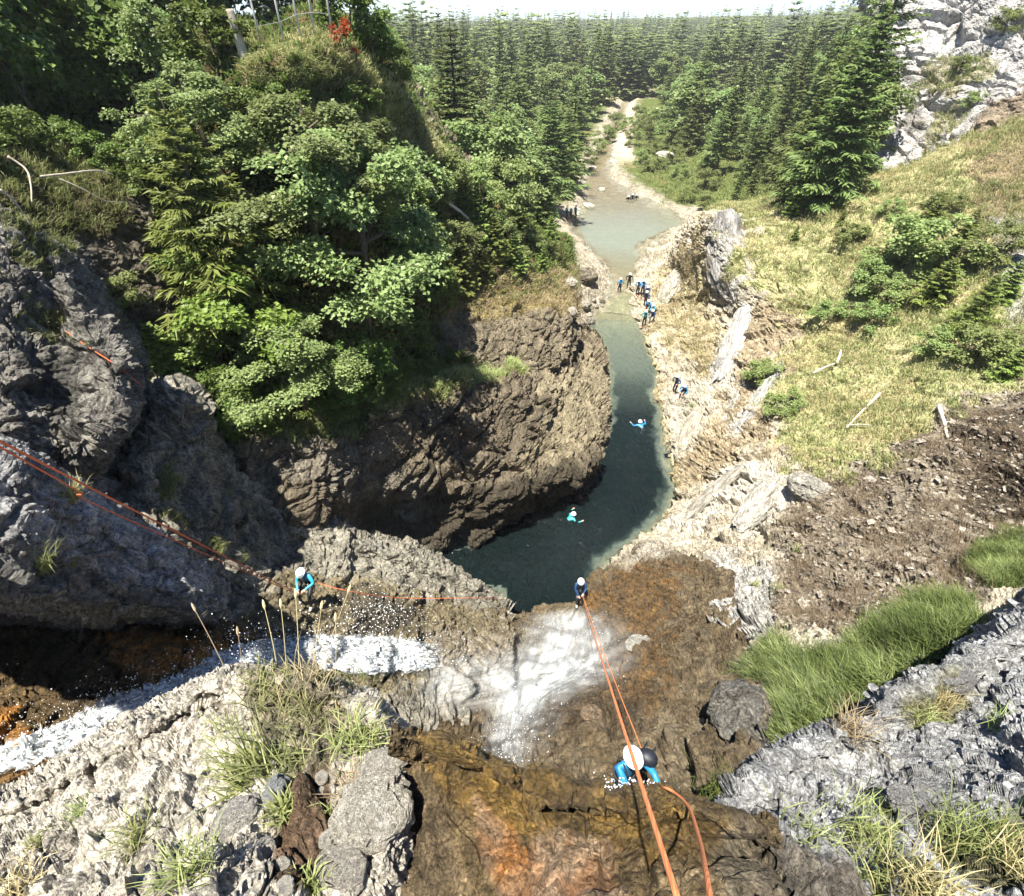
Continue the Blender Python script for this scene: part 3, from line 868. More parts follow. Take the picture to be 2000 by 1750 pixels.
pale_cliff = sheet('pale_cliff', [
    [(1690, -330, 62), (1690, -330, 51), (1760, -320, 48), (1850, -310, 46), (1950, -300, 44), (2120, -300, 42)],
    [(1690, -90, 60), (1690, -80, 49.5), (1760, -60, 46), (1850, -60, 44.5), (1950, -60, 42), (2120, -60, 40)],
    [(1705, 60, 60), (1700, 60, 48.5), (1770, 60, 45.2), (1860, 70, 43.8), (1950, 70, 41.5), (2120, 60, 38)],
    [(1710, 150, 60), (1705, 150, 47.5), (1770, 150, 44.3), (1850, 150, 42.6), (1950, 150, 40.5), (2120, 130, 37)],
    [(1705, 230, 60), (1700, 230, 46.5), (1770, 235, 43.8), (1850, 230, 42.2), (1930, 200, 40), (2120, 180, 36)],
    [(1700, 300, 58), (1695, 300, 45.8), (1765, 300, 42.6), (1840, 290, 41), (1920, 270, 39), (2120, 240, 35.5)],
    [(1690, 370, 56), (1690, 370, 45), (1770, 370, 41.5), (1850, 360, 40), (1940, 340, 38), (2120, 310, 35)],
], s=3.6, amp=0.8, fine=0.6, strata=((0.5, 0.2, 0.8), 1.6), mat='rock_mid', seed=71, step=2.6,
    base=(0.44, 0.43, 0.415), light=(0.62, 0.61, 0.59), dark=(0.20, 0.19, 0.175),
    paint=[
        ([(1830, 110), (1900, 90), (1930, 170), (1870, 250), (1820, 300), (1780, 200)], (0.30, 0.26, 0.14), 0.7, {'amp': 50, 'c2': (0.17, 0.17, 0.07), 'mask': 'tuft', 'only': -0.2}),
        ([(1690, -300), (1750, -300), (1760, 150), (1700, 160)], (0.30, 0.27, 0.19), 0.5, {'amp': 50, 'mask': 'tuft', 'only': 0.0}),
        ([(1930, 200), (2120, 120), (2120, 400), (1900, 360), (1890, 280)], (0.23, 0.18, 0.12), 0.9, {'amp': 30}),
    ])

# ---- shaded cliffs on the far left
gully = sheet('gully_slope', [
    [(-300, -300, 40), (0, -300, 42), (150, -260, 44), (300, -240, 44), (460, -200, 40)],
    [(-300, 0, 27), (0, 40, 29), (150, 60, 30), (300, 60, 30), (450, 40, 28)],
    [(-300, 150, 19), (0, 200, 21), (120, 230, 23), (250, 240, 24.5), (410, 200, 24.5)],
    [(-300, 260, 15), (0, 300, 17), (110, 320, 19), (230, 320, 21), (405, 300, 23.5)],
    [(-300, 350, 13), (0, 390, 15), (100, 400, 17), (250, 390, 19.5), (405, 420, 23)],
    [(-300, 450, 13), (0, 480, 15.5), (120, 490, 17), (270, 490, 19.5), (410, 560, 22.6)],
    [(-300, 600, 14), (0, 620, 16), (150, 620, 17.5), (290, 620, 19), (415, 680, 21.5)],
    [(-300, 800, 15), (0, 800, 16), (150, 800, 17), (290, 790, 18.5), (430, 860, 21)],
], s=1.6, amp=0.45, strata=((0.7, 0.5, 0.3), 2.0), mat='rock_mid', seed=83, step=3.0,
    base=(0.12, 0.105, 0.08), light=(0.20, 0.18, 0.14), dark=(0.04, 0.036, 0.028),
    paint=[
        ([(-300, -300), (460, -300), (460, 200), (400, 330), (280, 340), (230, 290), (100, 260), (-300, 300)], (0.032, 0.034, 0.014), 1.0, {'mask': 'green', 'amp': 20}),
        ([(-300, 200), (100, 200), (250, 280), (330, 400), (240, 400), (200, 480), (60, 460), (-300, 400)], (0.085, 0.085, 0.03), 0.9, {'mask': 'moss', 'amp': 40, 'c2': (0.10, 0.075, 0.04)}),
    ])

pillar = sheet('shaded_pillar', [
    [(-300, 180, 11), (0, 400, 12), (60, 440, 13), (120, 470, 14.2), (140, 470, 19)],
    [(-300, 400, 10.5), (0, 500, 11.5), (80, 540, 12.3), (150, 560, 13), (185, 565, 18)],
    [(-300, 560, 10), (0, 620, 11), (110, 640, 12), (205, 640, 12.6), (240, 640, 18)],
    [(-300, 680, 9.5), (0, 730, 10.5), (120, 740, 11.5), (250, 715, 12), (278, 705, 18)],
    [(-300, 780, 9), (0, 810, 10), (110, 830, 11), (240, 805, 11.6), (288, 780, 17)],
    [(-300, 840, 9), (0, 860, 10), (100, 890, 10.8), (190, 880, 11.6), (250, 860, 16)],
    [(-300, 900, 10), (0, 930, 11), (100, 960, 12), (190, 950, 13), (270, 920, 17)],
], s=1.0, amp=0.34, strata=((0.7, 0.3, 0.6), 1.6), mat='rock_mid', seed=97, ext=(1.0, 0), step=2.6,
    base=(0.20, 0.19, 0.17), light=(0.33, 0.315, 0.28), dark=(0.075, 0.07, 0.062),
    paint=[
        ([(60, 700), (150, 690), (160, 830), (90, 850)], (0.07, 0.07, 0.065), 0.8, {'amp': 30}),
        ([(-300, 300), (60, 420), (140, 480), (100, 540), (-300, 460)], MOSS, 0.8, {'only': -0.1, 'mask': 'tuft'}),
        ([(50, 590), (130, 600), (150, 660), (80, 640)], MOSS, 0.8, {'only': -0.1, 'mask': 'tuft'}),
    ])

slab = sheet('grey_slab', [
    [(-300, 800, 8.8), (0, 850, 10), (120, 915, 11), (220, 980, 12), (330, 1050, 13.2), (425, 1130, 14), (445, 1160, 14.5)],
    [(-300, 830, 6.0), (0, 885, 7.2), (110, 945, 8), (210, 1005, 8.8), (320, 1080, 9.8), (412, 1158, 10.6), (440, 1175, 13.5)],
    [(-300, 940, 5.7), (0, 980, 6.8), (100, 1020, 7.5), (190, 1065, 8.3), (300, 1115, 9.3), (402, 1178, 10.2), (436, 1190, 13)],
    [(-300, 1050, 5.4), (0, 1080, 6.5), (90, 1110, 7.1), (180, 1130, 7.9), (290, 1150, 9), (398, 1192, 10), (432, 1200, 12.5)],
    [(-300, 1150, 5.3), (0, 1165, 6.4), (90, 1185, 7), (180, 1190, 7.8), (290, 1195, 8.9), (402, 1210, 9.9), (430, 1214, 12)],
    [(-300, 1175, 8.5), (0, 1195, 9.2), (90, 1205, 9.6), (180, 1215, 10), (290, 1215, 10.6), (410, 1222, 11.2), (435, 1225, 12.4)],
    [(-300, 1200, 13), (0, 1215, 13), (90, 1220, 13), (180, 1230, 13), (290, 1230, 13), (410, 1235, 13), (440, 1240, 13)],
], s=0.8, amp=0.17, strata=((0.35, 0.75, 0.5), 3.0), mat='rock_mid', seed=101, ext=(1.0, 0), step=2.6,
    base=(0.30, 0.30, 0.30), light=(0.46, 0.47, 0.48), dark=(0.11, 0.11, 0.11),
    paint=[
        ([(-300, 1060), (60, 1070), (180, 1120), (320, 1160), (420, 1200), (420, 1240), (-300, 1230)], (0.115, 0.11, 0.10), 0.9, {'amp': 25, 'c2': (0.2, 0.19, 0.17)}),
        ([(60, 960), (190, 980), (330, 1070), (420, 1160), (300, 1130), (170, 1060)], (0.42, 0.44, 0.46), 0.7, {'amp': 25}),
    ])

cave = sheet('cave_wall', [
    [(-300, 1120, 13), (0, 1170, 13), (100, 1180, 13), (200, 1190, 12.6), (300, 1200, 12.2), (400, 1210, 12), (500, 1230, 12.6)],
    [(-300, 1260, 10.5), (0, 1280, 10.8), (100, 1270, 10.9), (200, 1255, 10.6), (300, 1255, 10.5), (400, 1262, 10.9), (500, 1268, 11.7)],
    [(-300, 1360, 9), (0, 1370, 9.4), (100, 1350, 9.7), (200, 1325, 9.8), (300, 1305, 9.8), (400, 1298, 10.2), (500, 1298, 10.9)],
    [(-300, 1430, 8), (0, 1430, 8.2), (100, 1410, 8.5), (200, 1380, 8.8), (300, 1350, 9.2), (400, 1330, 9.7), (500, 1330, 10.4)],
    [(-300, 1530, 7.4), (0, 1500, 7.6), (100, 1470, 7.8), (200, 1440, 8.1), (300, 1400, 8.6), (400, 1370, 9.2), (500, 1360, 10)],
    [(-300, 1640, 6.6), (0, 1600, 6.8), (100, 1570, 7.0), (200, 1530, 7.4), (300, 1490, 7.9), (400, 1450, 8.5), (500, 1440, 9.3)],
], s=0.9, amp=0.17, mat='rock_mid', seed=113, ext=(1.2, 0), step=2.8,
    base=(0.10, 0.07, 0.035), light=(0.19, 0.13, 0.06), dark=(0.045, 0.033, 0.02),
    paint=[
        ([(150, 1190), (240, 1210), (420, 1260), (500, 1290), (430, 1330), (300, 1340), (220, 1280)], (0.36, 0.15, 0.025), 0.95, {'amp': 25, 'wet': 0.5, 'c2': (0.20, 0.12, 0.045)}),
        ([(-300, 1380), (40, 1380), (40, 1460), (-300, 1480)], (0.36, 0.16, 0.03), 0.9, {'amp': 25, 'wet': 0.5}),
        ([(-300, 1480), (60, 1460), (200, 1420), (420, 1340), (420, 1420), (-300, 1620)], (0.30, 0.17, 0.06), 0.7, {'amp': 30, 'wet': 0.6}),
    ])

# ---- foreground
near_left = sheet('foreground_rock', [
    [(-250, 1570, 8), (0, 1540, 8), (150, 1460, 8), (300, 1375, 8.5), (440, 1325, 8.5), (590, 1330, 8), (720, 1360, 7.5), (800, 1430, 7), (815, 1450, 8)],
    [(-250, 1610, 4.1), (0, 1562, 4.0), (150, 1482, 4.0), (300, 1390, 4.05), (430, 1315, 4.1), (590, 1320, 3.9), (700, 1360, 3.7), (782, 1425, 3.5), (812, 1440, 5.2)],
    [(-250, 1660, 3.6), (0, 1610, 3.55), (150, 1530, 3.6), (290, 1450, 3.65), (430, 1385, 3.7), (580, 1385, 3.55), (690, 1415, 3.4), (785, 1480, 3.25), (815, 1490, 4.6)],
    [(-250, 1730, 3.1), (0, 1680, 3.05), (140, 1610, 3.1), (280, 1540, 3.15), (420, 1475, 3.2), (560, 1465, 3.1), (680, 1475, 3.0), (788, 1550, 2.95), (812, 1560, 4.2)],
    [(-250, 1810, 2.7), (0, 1750, 2.65), (140, 1690, 2.7), (270, 1620, 2.75), (410, 1565, 2.8), (540, 1555, 2.75), (670, 1555, 2.7), (790, 1620, 2.65), (810, 1630, 3.8)],
    [(-250, 1890, 2.4), (0, 1830, 2.35), (130, 1770, 2.35), (260, 1710, 2.4), (400, 1655, 2.45), (530, 1645, 2.5), (660, 1640, 2.45), (785, 1690, 2.45), (800, 1700, 3.4)],
    [(-250, 2020, 2), (0, 1960, 1.9), (130, 1900, 1.9), (260, 1840, 1.95), (400, 1780, 2), (530, 1770, 2.15), (660, 1755, 2.2), (760, 1770, 2.4), (780, 1790, 3)],
    [(-250, 2200, 1.7), (0, 2140, 1.6), (130, 2080, 1.6), (260, 2020, 1.65), (400, 1960, 1.7), (530, 1940, 1.85), (660, 1920, 1.9), (750, 1930, 2.1), (770, 1950, 2.6)],
], s=0.42, amp=0.095, strata=((0.75, 0.55, 0.2), 2.0), mat='rock_near', seed=127, ext=(1.6, 0), step=2.4, maxn=560,
    base=(0.50, 0.465, 0.40), light=(0.74, 0.70, 0.62), dark=(0.20, 0.175, 0.14),
    paint=[
        ([(560, 1520), (640, 1500), (660, 1580), (640, 1700), (590, 1760), (530, 1740), (530, 1620)], (0.095, 0.06, 0.035), 0.95, {'amp': 14, 'soft': 8, 'c2': (0.14, 0.085, 0.05)}),
        ([(470, 1320), (640, 1310), (720, 1400), (730, 1460), (640, 1500), (560, 1520), (500, 1440)], (0.13, 0.11, 0.06), 0.8, {'amp': 24, 'mask': 'grass'}),
    ])

ledge = sheet('wet_ledge', [
    [(770, 1440, 9), (880, 1465, 9), (990, 1500, 9), (1100, 1530, 8.5), (1200, 1555, 7.5), (1300, 1565, 7.5), (1400, 1590, 7), (1520, 1620, 6)],
    [(765, 1425, 3.1), (870, 1440, 3.0), (980, 1488, 2.9), (1090, 1524, 2.8), (1190, 1550, 2.7), (1300, 1556, 2.62), (1400, 1582, 2.6), (1520, 1620, 2.6)],
    [(760, 1480, 2.95), (870, 1500, 2.85), (970, 1540, 2.7), (1080, 1575, 2.6), (1180, 1600, 2.52), (1300, 1605, 2.46), (1400, 1630, 2.42), (1520, 1660, 2.42)],
    [(760, 1560, 2.85), (860, 1570, 2.7), (960, 1610, 2.52), (1070, 1640, 2.42), (1180, 1660, 2.35), (1300, 1660, 2.28), (1400, 1680, 2.24), (1530, 1700, 2.22)],
    [(760, 1660, 2.7), (860, 1660, 2.5), (960, 1690, 2.34), (1070, 1710, 2.24), (1180, 1720, 2.16), (1300, 1720, 2.08), (1410, 1730, 2.02), (1540, 1750, 2.02)],
    [(750, 1770, 2.5), (850, 1780, 2.3), (960, 1800, 2.15), (1070, 1810, 2.05), (1180, 1810, 1.95), (1300, 1810, 1.88), (1420, 1820, 1.82), (1560, 1840, 1.8)],
    [(730, 1950, 2.3), (840, 1960, 2.1), (950, 1970, 1.9), (1070, 1980, 1.8), (1180, 1980, 1.7), (1300, 1980, 1.6), (1430, 1990, 1.55), (1580, 2000, 1.55)],
], s=0.6, amp=0.075, strata=((0.75, 0.25, 0.55), 1.6), mat='rock_near', fine=0.8, seed=139, step=2.4, maxn=480,
    base=(0.13, 0.095, 0.05), light=(0.25, 0.19, 0.115), dark=(0.045, 0.033, 0.02),
    paint=[
        ([(800, 1420), (1000, 1480), (1300, 1550), (1420, 1600), (1400, 1680), (1200, 1690), (1000, 1620), (850, 1540)], (0.17, 0.105, 0.025), 0.9, {'amp': 30, 'wet': 0.9, 'c2': (0.06, 0.04, 0.016), 'cf': 2}),
        ([(930, 1560), (980, 1600), (1080, 1700), (1150, 1760), (1000, 1790), (940, 1680)], (0.30, 0.125, 0.03), 0.85, {'amp': 25, 'wet': 0.9, 'c2': (0.30, 0.215, 0.14), 'cf': 1.6}),
        ([(1040, 1640), (1200, 1660), (1220, 1760), (1060, 1780)], (0.30, 0.22, 0.15), 0.7, {'amp': 30, 'c2': (0.22, 0.10, 0.04), 'wet': 0.8}),
        ([(740, 1500), (850, 1520), (900, 1700), (820, 1800), (740, 1800)], (0.10, 0.075, 0.045), 0.7, {'amp': 25, 'wet': 0.4}),
        ([(1420, 1600), (1560, 1650), (1600, 1850), (1420, 1850), (1400, 1700)], (0.12, 0.105, 0.08), 0.8, {'amp': 25}),
    ])

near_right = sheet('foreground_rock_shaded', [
    [(1395, 1590, 7), (1480, 1525, 9), (1560, 1455, 11), (1670, 1415, 12), (1730, 1360, 12), (1840, 1315, 12), (1920, 1245, 12), (2150, 1100, 12)],
    [(1400, 1580, 3.0), (1490, 1508, 3.9), (1570, 1438, 4.8), (1680, 1402, 5.3), (1735, 1342, 5.7), (1845, 1303, 5.9), (1920, 1238, 6.2), (2150, 1080, 7.0)],
    [(1420, 1600, 2.85), (1510, 1550, 3.5), (1590, 1500, 4.15), (1690, 1470, 4.6), (1770, 1420, 5.0), (1870, 1380, 5.2), (1960, 1310, 5.5), (2160, 1210, 5.9)],
    [(1450, 1620, 2.7), (1540, 1590, 3.1), (1620, 1560, 3.55), (1720, 1540, 3.9), (1810, 1500, 4.2), (1900, 1460, 4.4), (1990, 1410, 4.5), (2170, 1330, 4.6)],
    [(1480, 1640, 2.5), (1570, 1630, 2.75), (1660, 1620, 3.0), (1750, 1610, 3.25), (1840, 1590, 3.45), (1930, 1560, 3.6), (2020, 1530, 3.65), (2180, 1470, 3.65)],
    [(1500, 1680, 2.3), (1600, 1690, 2.45), (1690, 1700, 2.6), (1780, 1700, 2.75), (1870, 1690, 2.85), (1960, 1670, 2.95), (2050, 1650, 2.95), (2190, 1620, 2.95)],
    [(1530, 1760, 2.1), (1630, 1790, 2.2), (1720, 1800, 2.3), (1810, 1810, 2.4), (1900, 1800, 2.45), (1990, 1790, 2.5), (2080, 1780, 2.5), (2200, 1770, 2.5)],
    [(1560, 1920, 1.75), (1650, 1950, 1.8), (1740, 1970, 1.85), (1830, 1980, 1.95), (1920, 1970, 2), (2010, 1960, 2), (2100, 1950, 2), (2210, 1940, 2)],
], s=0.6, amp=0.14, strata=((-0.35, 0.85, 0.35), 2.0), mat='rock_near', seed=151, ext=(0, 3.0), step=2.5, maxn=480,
    base=(0.29, 0.295, 0.30), light=(0.46, 0.47, 0.485), dark=(0.11, 0.11, 0.11),  # shade put into the stone colour: grey lowered and bluish
    paint=[
        ([(1400, 1620), (1520, 1640), (1650, 1700), (1760, 1850), (1500, 1850), (1400, 1720)], (0.12, 0.10, 0.075), 0.85, {'amp': 24}),
        ([(1580, 1610), (1700, 1640), (1850, 1730), (1960, 1800), (1860, 1800), (1700, 1700)], (0.42, 0.42, 0.415), 0.85, {'amp': 14, 'soft': 8}),
        ([(1760, 1370), (1880, 1320), (1900, 1390), (1780, 1430)], (0.14, 0.135, 0.05), 0.8, {'mask': 'grass', 'amp': 16}),
        ([(1830, 1620), (2000, 1570), (2200, 1560), (2200, 1800), (1990, 1740), (1870, 1690)], (0.09, 0.085, 0.035), 0.9, {'mask': 'grass', 'amp': 20}),
        ([(1640, 1600), (1760, 1600), (1740, 1660), (1650, 1640)], (0.13, 0.12, 0.05), 0.8, {'mask': 'grass', 'amp': 14}),
        ([(1690, 1690), (1800, 1720), (1860, 1800), (1740, 1800)], (0.14, 0.12, 0.05), 0.8, {'mask': 'grass', 'amp': 14}),
    ])

# ---- rays from the camera onto the built ground, so that things stand where they should
_allV, _allF, _n = [], [], 0
for S in SHEETS.values():
    _allV.append(S.P)
    _allF.append(S.F + _n)
    _n += len(S.P)
BVH = BVHTree.FromPolygons(np.concatenate(_allV).tolist(), np.concatenate(_allF).tolist())
BVH_ONE = {}


def hit(u, v, name=None):
    """first ground point seen at a photo pixel: location, normal, distance along the axis"""
    r = ray(u, v)
    L = np.linalg.norm(r)
    if name:
        if name not in BVH_ONE:
            S = SHEETS[name]
            BVH_ONE[name] = BVHTree.FromPolygons(S.P.tolist(), S.F.tolist())
        t = BVH_ONE[name]
    else:
        t = BVH
    loc, nrm, idx, dist = t.ray_cast(Vector(CAM), Vector(r / L))
    if loc is None:
        return None
    if nrm.dot(Vector(r)) > 0:
        nrm = -nrm
    return np.array(loc), np.array(nrm), dist / L


def drop(x, y, ztop=80):
    loc, nrm, idx, dist = BVH.ray_cast(Vector((x, y, ztop)), Vector((0, 0, -1)))
    return None if loc is None else np.array(loc)
# ================================================================== water
def water_material(name, stops_c, stops_a, wave_scale, bump, rough=0.04):
    m, nt, bs, out = new_mat(name)
    dp = N(nt, 'ShaderNodeAttribute', attribute_name='depth')
    mr = N(nt, 'ShaderNodeMapRange', n_1=0.0, n_2=4.0)
    nt.links.new(dp.outputs['Fac'], mr.inputs[0])
    rc = ramp(nt, stops_c)
    ra = ramp(nt, stops_a)
    nt.links.new(mr.outputs[0], rc.inputs[0])
    nt.links.new(mr.outputs[0], ra.inputs[0])
    nt.links.new(rc.outputs[0], bs.inputs['Base Color'])
    nt.links.new(ra.outputs[0], bs.inputs['Alpha'])
    bs.inputs['Roughness'].default_value = rough
    bs.inputs['IOR'].default_value = 1.33
    bs.inputs['Specular IOR Level'].default_value = 0.36
    tc = N(nt, 'ShaderNodeTexCoord')
    mp = N(nt, 'ShaderNodeMapping')
    mp.inputs['Scale'].default_value = (wave_scale, wave_scale * 0.55, wave_scale)
    mp.inputs['Rotation'].default_value = (0, 0, 0.5)
    nt.links.new(tc.outputs['Object'], mp.inputs[0])
    n1 = N(nt, 'ShaderNodeTexNoise', i_Scale=1.0, i_Detail=3.0, i_Roughness=0.5, i_Distortion=0.6)
    nt.links.new(mp.outputs[0], n1.inputs['Vector'])
    b = N(nt, 'ShaderNodeBump', i_Strength=bump, i_Distance=0.3)
    nt.links.new(n1.outputs[0], b.inputs['Height'])
    nt.links.new(b.outputs[0], bs.inputs['Normal'])
    return m


M['pool'] = water_material('pool_water',
                           [(0.0, (0.20, 0.20, 0.12)), (0.08, (0.14, 0.16, 0.115)), (0.2, (0.085, 0.105, 0.085)), (0.36, (0.03, 0.042, 0.037)), (0.55, (0.006, 0.011, 0.011)), (1.0, (0.003, 0.006, 0.006))],
                           [(0.0, 0.25), (0.1, 0.65), (0.25, 0.92), (0.5, 1.0)], 3.2, 1.0)
M['stream'] = water_material('shallow_water',
                             [(0.0, (0.20, 0.18, 0.10)), (0.15, (0.19, 0.19, 0.125)), (0.3, (0.20, 0.25, 0.21))],
                             [(0.0, 0.25), (0.12, 0.5), (0.3, 0.85)], 1.6, 0.25, 0.06)


def depth_below(P, level=None):
    out = np.zeros(len(P))
    for k, p in enumerate(P):
        loc, nrm, idx, dist = BVH.ray_cast(Vector((p[0], p[1], p[2] + 0.001)), Vector((0, 0, -1)))
        out[k] = dist if loc is not None else 3.0
    return out


def build_pool():
    xs = np.arange(-8, 17, 0.14)
    ys = np.arange(9, 49, 0.14)
    X, Y = np.meshgrid(xs, ys)
    P = np.stack([X.ravel(), Y.ravel(), np.zeros(X.size)], 1)
    dep = depth_below(P)
    # falls and current: chop strongest near the foot of the fall, ring waves round the swimmers
    q = P.copy()
    q[:, 1] *= 0.8
    ch = fbm(q * 1.5 + 3, 3, 0.6, 301, True) * 0.7 + noise(q * 0.6, 305) * 0.4
    amp = 0.06 + 0.22 * smooth(36, 20, P[:, 1])
    z = ch * amp
    for u, v in ((1250, 832), (1117, 1013)):
        c = at_z(u, v, 0)
        r = np.hypot(P[:, 0] - c[0], P[:, 1] - c[1])
        z += 0.022 * np.sin(r * 7.0) * np.exp(-r / 1.7)
    P[:, 2] = z
    nv, nu = X.shape
    i = np.arange(nv - 1)[:, None] * nu + np.arange(nu - 1)[None, :]
    F = np.stack([i, i + 1, i + nu + 1, i + nu], -1).reshape(-1, 4)
    obj('pool_water', mesh_np('pool_water', P, F, M['pool'], True, {'depth': dep}), kind='structure')


build_pool()


def build_river():
    ys = np.concatenate([np.arange(47.2, 90, 0.4), np.arange(90, 215, 1.0)])
    lev_y = [45, 47.4, 48.5, 50, 54, 57, 59, 85, 93, 100, 110, 121, 140, 165, 200, 220]
    lev_z = [0.004, 0.008, 0.14, 0.42, 0.86, 1.06, 1.1, 1.1, 1.16, 1.22, 1.27, 1.37, 1.52, 1.72, 2.05, 2.2]
    ks = np.linspace(-1, 1, 46)
    rows = []
    for y in ys:
        c = np.interp(y, RIV[:, 1], RIV[:, 0])
        w = np.interp(y, RIV[:, 1], RIVW) + 1.8
        rows.append(np.stack([c + ks * w, np.full(46, y), np.full(46, np.interp(y, lev_y, lev_z))], 1))
    G = np.array(rows)
    P = G.reshape(-1, 3)
    dep = depth_below(P)
    P[:, 2] += 0.02 * fbm(P * 1.2, 2, 0.5, 320) * smooth(58, 52, P[:, 1])
    nv, nu = G.shape[:2]
    i = np.arange(nv - 1)[:, None] * nu + np.arange(nu - 1)[None, :]
    F = np.stack([i, i + 1, i + nu + 1, i + nu], -1).reshape(-1, 4)
    obj('river', mesh_np('river', P, F, M['stream'], True, {'depth': dep}), kind='structure')


build_river()


def foam_material(name, density, stretch=(1, 1, 1), col=(0.82, 0.85, 0.87), lo=0.42, hi=0.62, scale=9.0, mist=False):
    m, nt, bs, out = new_mat(name)
    at_ = N(nt, 'ShaderNodeAttribute', attribute_name='foam')
    uvn = N(nt, 'ShaderNodeAttribute', attribute_name='flow')
    mp = N(nt, 'ShaderNodeMapping')
    mp.inputs['Scale'].default_value = stretch
    nt.links.new(uvn.outputs['Color'], mp.inputs[0])
    n1 = N(nt, 'ShaderNodeTexNoise', i_Scale=scale, i_Detail=7.0, i_Roughness=0.7, i_Distortion=0.5)
    nt.links.new(mp.outputs[0], n1.inputs['Vector'])
    ad = N(nt, 'ShaderNodeMath', operation='ADD')
    nt.links.new(n1.outputs[0], ad.inputs[0])
    mu = N(nt, 'ShaderNodeMapRange', n_1=0.0, n_2=1.0, n_3=-0.5, n_4=0.07)
    nt.links.new(at_.outputs['Fac'], mu.inputs[0])
    nt.links.new(mu.outputs[0], ad.inputs[1])
    rp = N(nt, 'ShaderNodeMapRange', n_1=lo, n_2=hi, n_3=0.0, n_4=density)
    rp.interpolation_type = 'SMOOTHSTEP'
    nt.links.new(ad.outputs[0], rp.inputs[0])
    if mist:                                   # soft veil: no hard holes, only thicker and thinner
        rm = N(nt, 'ShaderNodeMapRange', n_1=lo, n_2=hi, n_3=0.25 * density, n_4=density)
        nt.links.new(n1.outputs[0], rm.inputs[0])
        ml = N(nt, 'ShaderNodeMath', operation='MULTIPLY')
        nt.links.new(rm.outputs[0], ml.inputs[0])
        nt.links.new(at_.outputs['Fac'], ml.inputs[1])
        nt.links.new(ml.outputs[0], bs.inputs['Alpha'])
    else:
        nt.links.new(rp.outputs[0], bs.inputs['Alpha'])
    bs.inputs['Base Color'].default_value = (*col, 1)
    bs.inputs['Roughness'].default_value = 0.25
    b = N(nt, 'ShaderNodeBump', i_Strength=0.6, i_Distance=0.05)
    nt.links.new(n1.outputs[0], b.inputs['Height'])
    nt.links.new(b.outputs[0], bs.inputs['Normal'])
    return m


def surf(u, v, names):
    best = None
    for nme in names:
        h = hit(u, v, nme)
        if h and (best is None or h[2] < best[2]):
            best = h
    return best


def ribbon(name, left, right, names, mat, nl, nw, lift, turb, foam, seed, freq=3.0, spikes=0.0, flow=(10, 3)):
    """water sheet that follows the rock between two edge lines"""
    Lp = cr_axis(np.array(left, float), nl)
    Rp = cr_axis(np.array(right, float), nl)
    D = np.zeros((nl, nw, 3))
    dep = np.zeros((nl, nw))
    px = np.zeros((nl, nw, 2))
    for i in range(nl):
        for j in range(nw):
            t = j / (nw - 1)
            px[i, j] = Lp[i] * (1 - t) + Rp[i] * t
            h = surf(*px[i, j], names)
            dep[i, j] = h[2] if h else np.nan
    # fill misses and soften so that the water bridges hollows
    med = np.nanmedian(dep)
    dep = np.where(np.isnan(dep), med, dep)
    for _ in range(6):
        p = np.pad(dep, 1, mode='edge')
        sm = (p[:-2, 1:-1] + p[2:, 1:-1] + p[1:-1, :-2] + p[1:-1, 2:]) / 4
        dep = np.minimum(dep, sm * 0.6 + dep * 0.4)
    for i in range(nl):
        for j in range(nw):
            D[i, j] = at(*px[i, j], dep[i, j] - lift)
    n = grid_normals(D).reshape(-1, 3)
    P = D.reshape(-1, 3)
    tt = np.repeat(np.linspace(0, 1, nl), nw)
    ss = np.tile(np.linspace(0, 1, nw), nl)
    fo = foam(tt, ss)
    e = fbm(P * freq, 4, 0.65, seed, True)
    sp = np.maximum(0, fbm(P * freq * 2.2, 3, 0.7, seed + 5)) ** 1.6
    P = P + n * ((turb * e + spikes * sp) * np.clip(fo, 0, 1))[:, None] + np.array([0, 0, 1.0]) * (spikes * sp * 0.8 * np.clip(fo, 0, 1))[:, None]
    i = np.arange(nl - 1)[:, None] * nw + np.arange(nw - 1)[None, :]
    F = np.stack([i, i + 1, i + nw + 1, i + nw], -1).reshape(-1, 4)
    fl = np.stack([ss * flow[1], tt * flow[0], np.zeros(len(P))], 1)
    return obj(name, mesh_np(name, P, F, M[mat], True, {'foam': fo, 'flow': fl}), kind='structure'), P, fo


M['foam'] = foam_material('white_water', 0.93, (2.4, 0.6, 1), col=(0.60, 0.64, 0.66), lo=0.41, hi=0.66, scale=8.0)
M['veil'] = foam_material('falling_water', 0.85, (5.0, 0.16, 1), lo=0.38, hi=0.66, scale=5.0, col=(0.62, 0.65, 0.66), mist=True)
M['veil2'] = foam_material('falling_spray', 0.42, (6, 0.35, 1), lo=0.35, hi=0.7, scale=3.0, col=(0.62, 0.65, 0.66), mist=True)

edge = lambda s, w: smooth(0, w, s) * smooth(1, 1 - w, s)
low_edge = [(-150, 1590), (0, 1535), (120, 1500), (230, 1455), (330, 1400), (430, 1340), (520, 1330), (640, 1330), (760, 1335), (860, 1330), (960, 1320)]
top_edge = [(-150, 1500), (0, 1448), (110, 1405), (210, 1350), (320, 1318), (430, 1262), (520, 1235), (620, 1225), (740, 1225), (860, 1240), (960, 1255)]
st, stP, stF = ribbon('cascade', top_edge, low_edge, ('cave_wall', 'gorge_wall', 'gorge_bowl'), 'foam', 420, 60, 0.12, 0.13,
                      lambda t, s: edge(s, 0.3) * (0.82 + 0.4 * smooth(0.42, 0.55, t) * smooth(0.94, 0.8, t) + 0.35 * smooth(0.0, 0.1, t) * smooth(0.46, 0.38, t)) * (0.8 + 0.2 * smooth(1.0, 0.8, t)) * smooth(1.0, 0.88, t),
                      401, 5.5, 0.38, (20, 2.2))
lf = [(925, 1510), (935, 1430), (945, 1350), (968, 1285), (1005, 1230), (1030, 1196)]
rf = [(1040, 1510), (1060, 1425), (1105, 1365), (1215, 1322), (1225, 1245), (1172, 1176)]
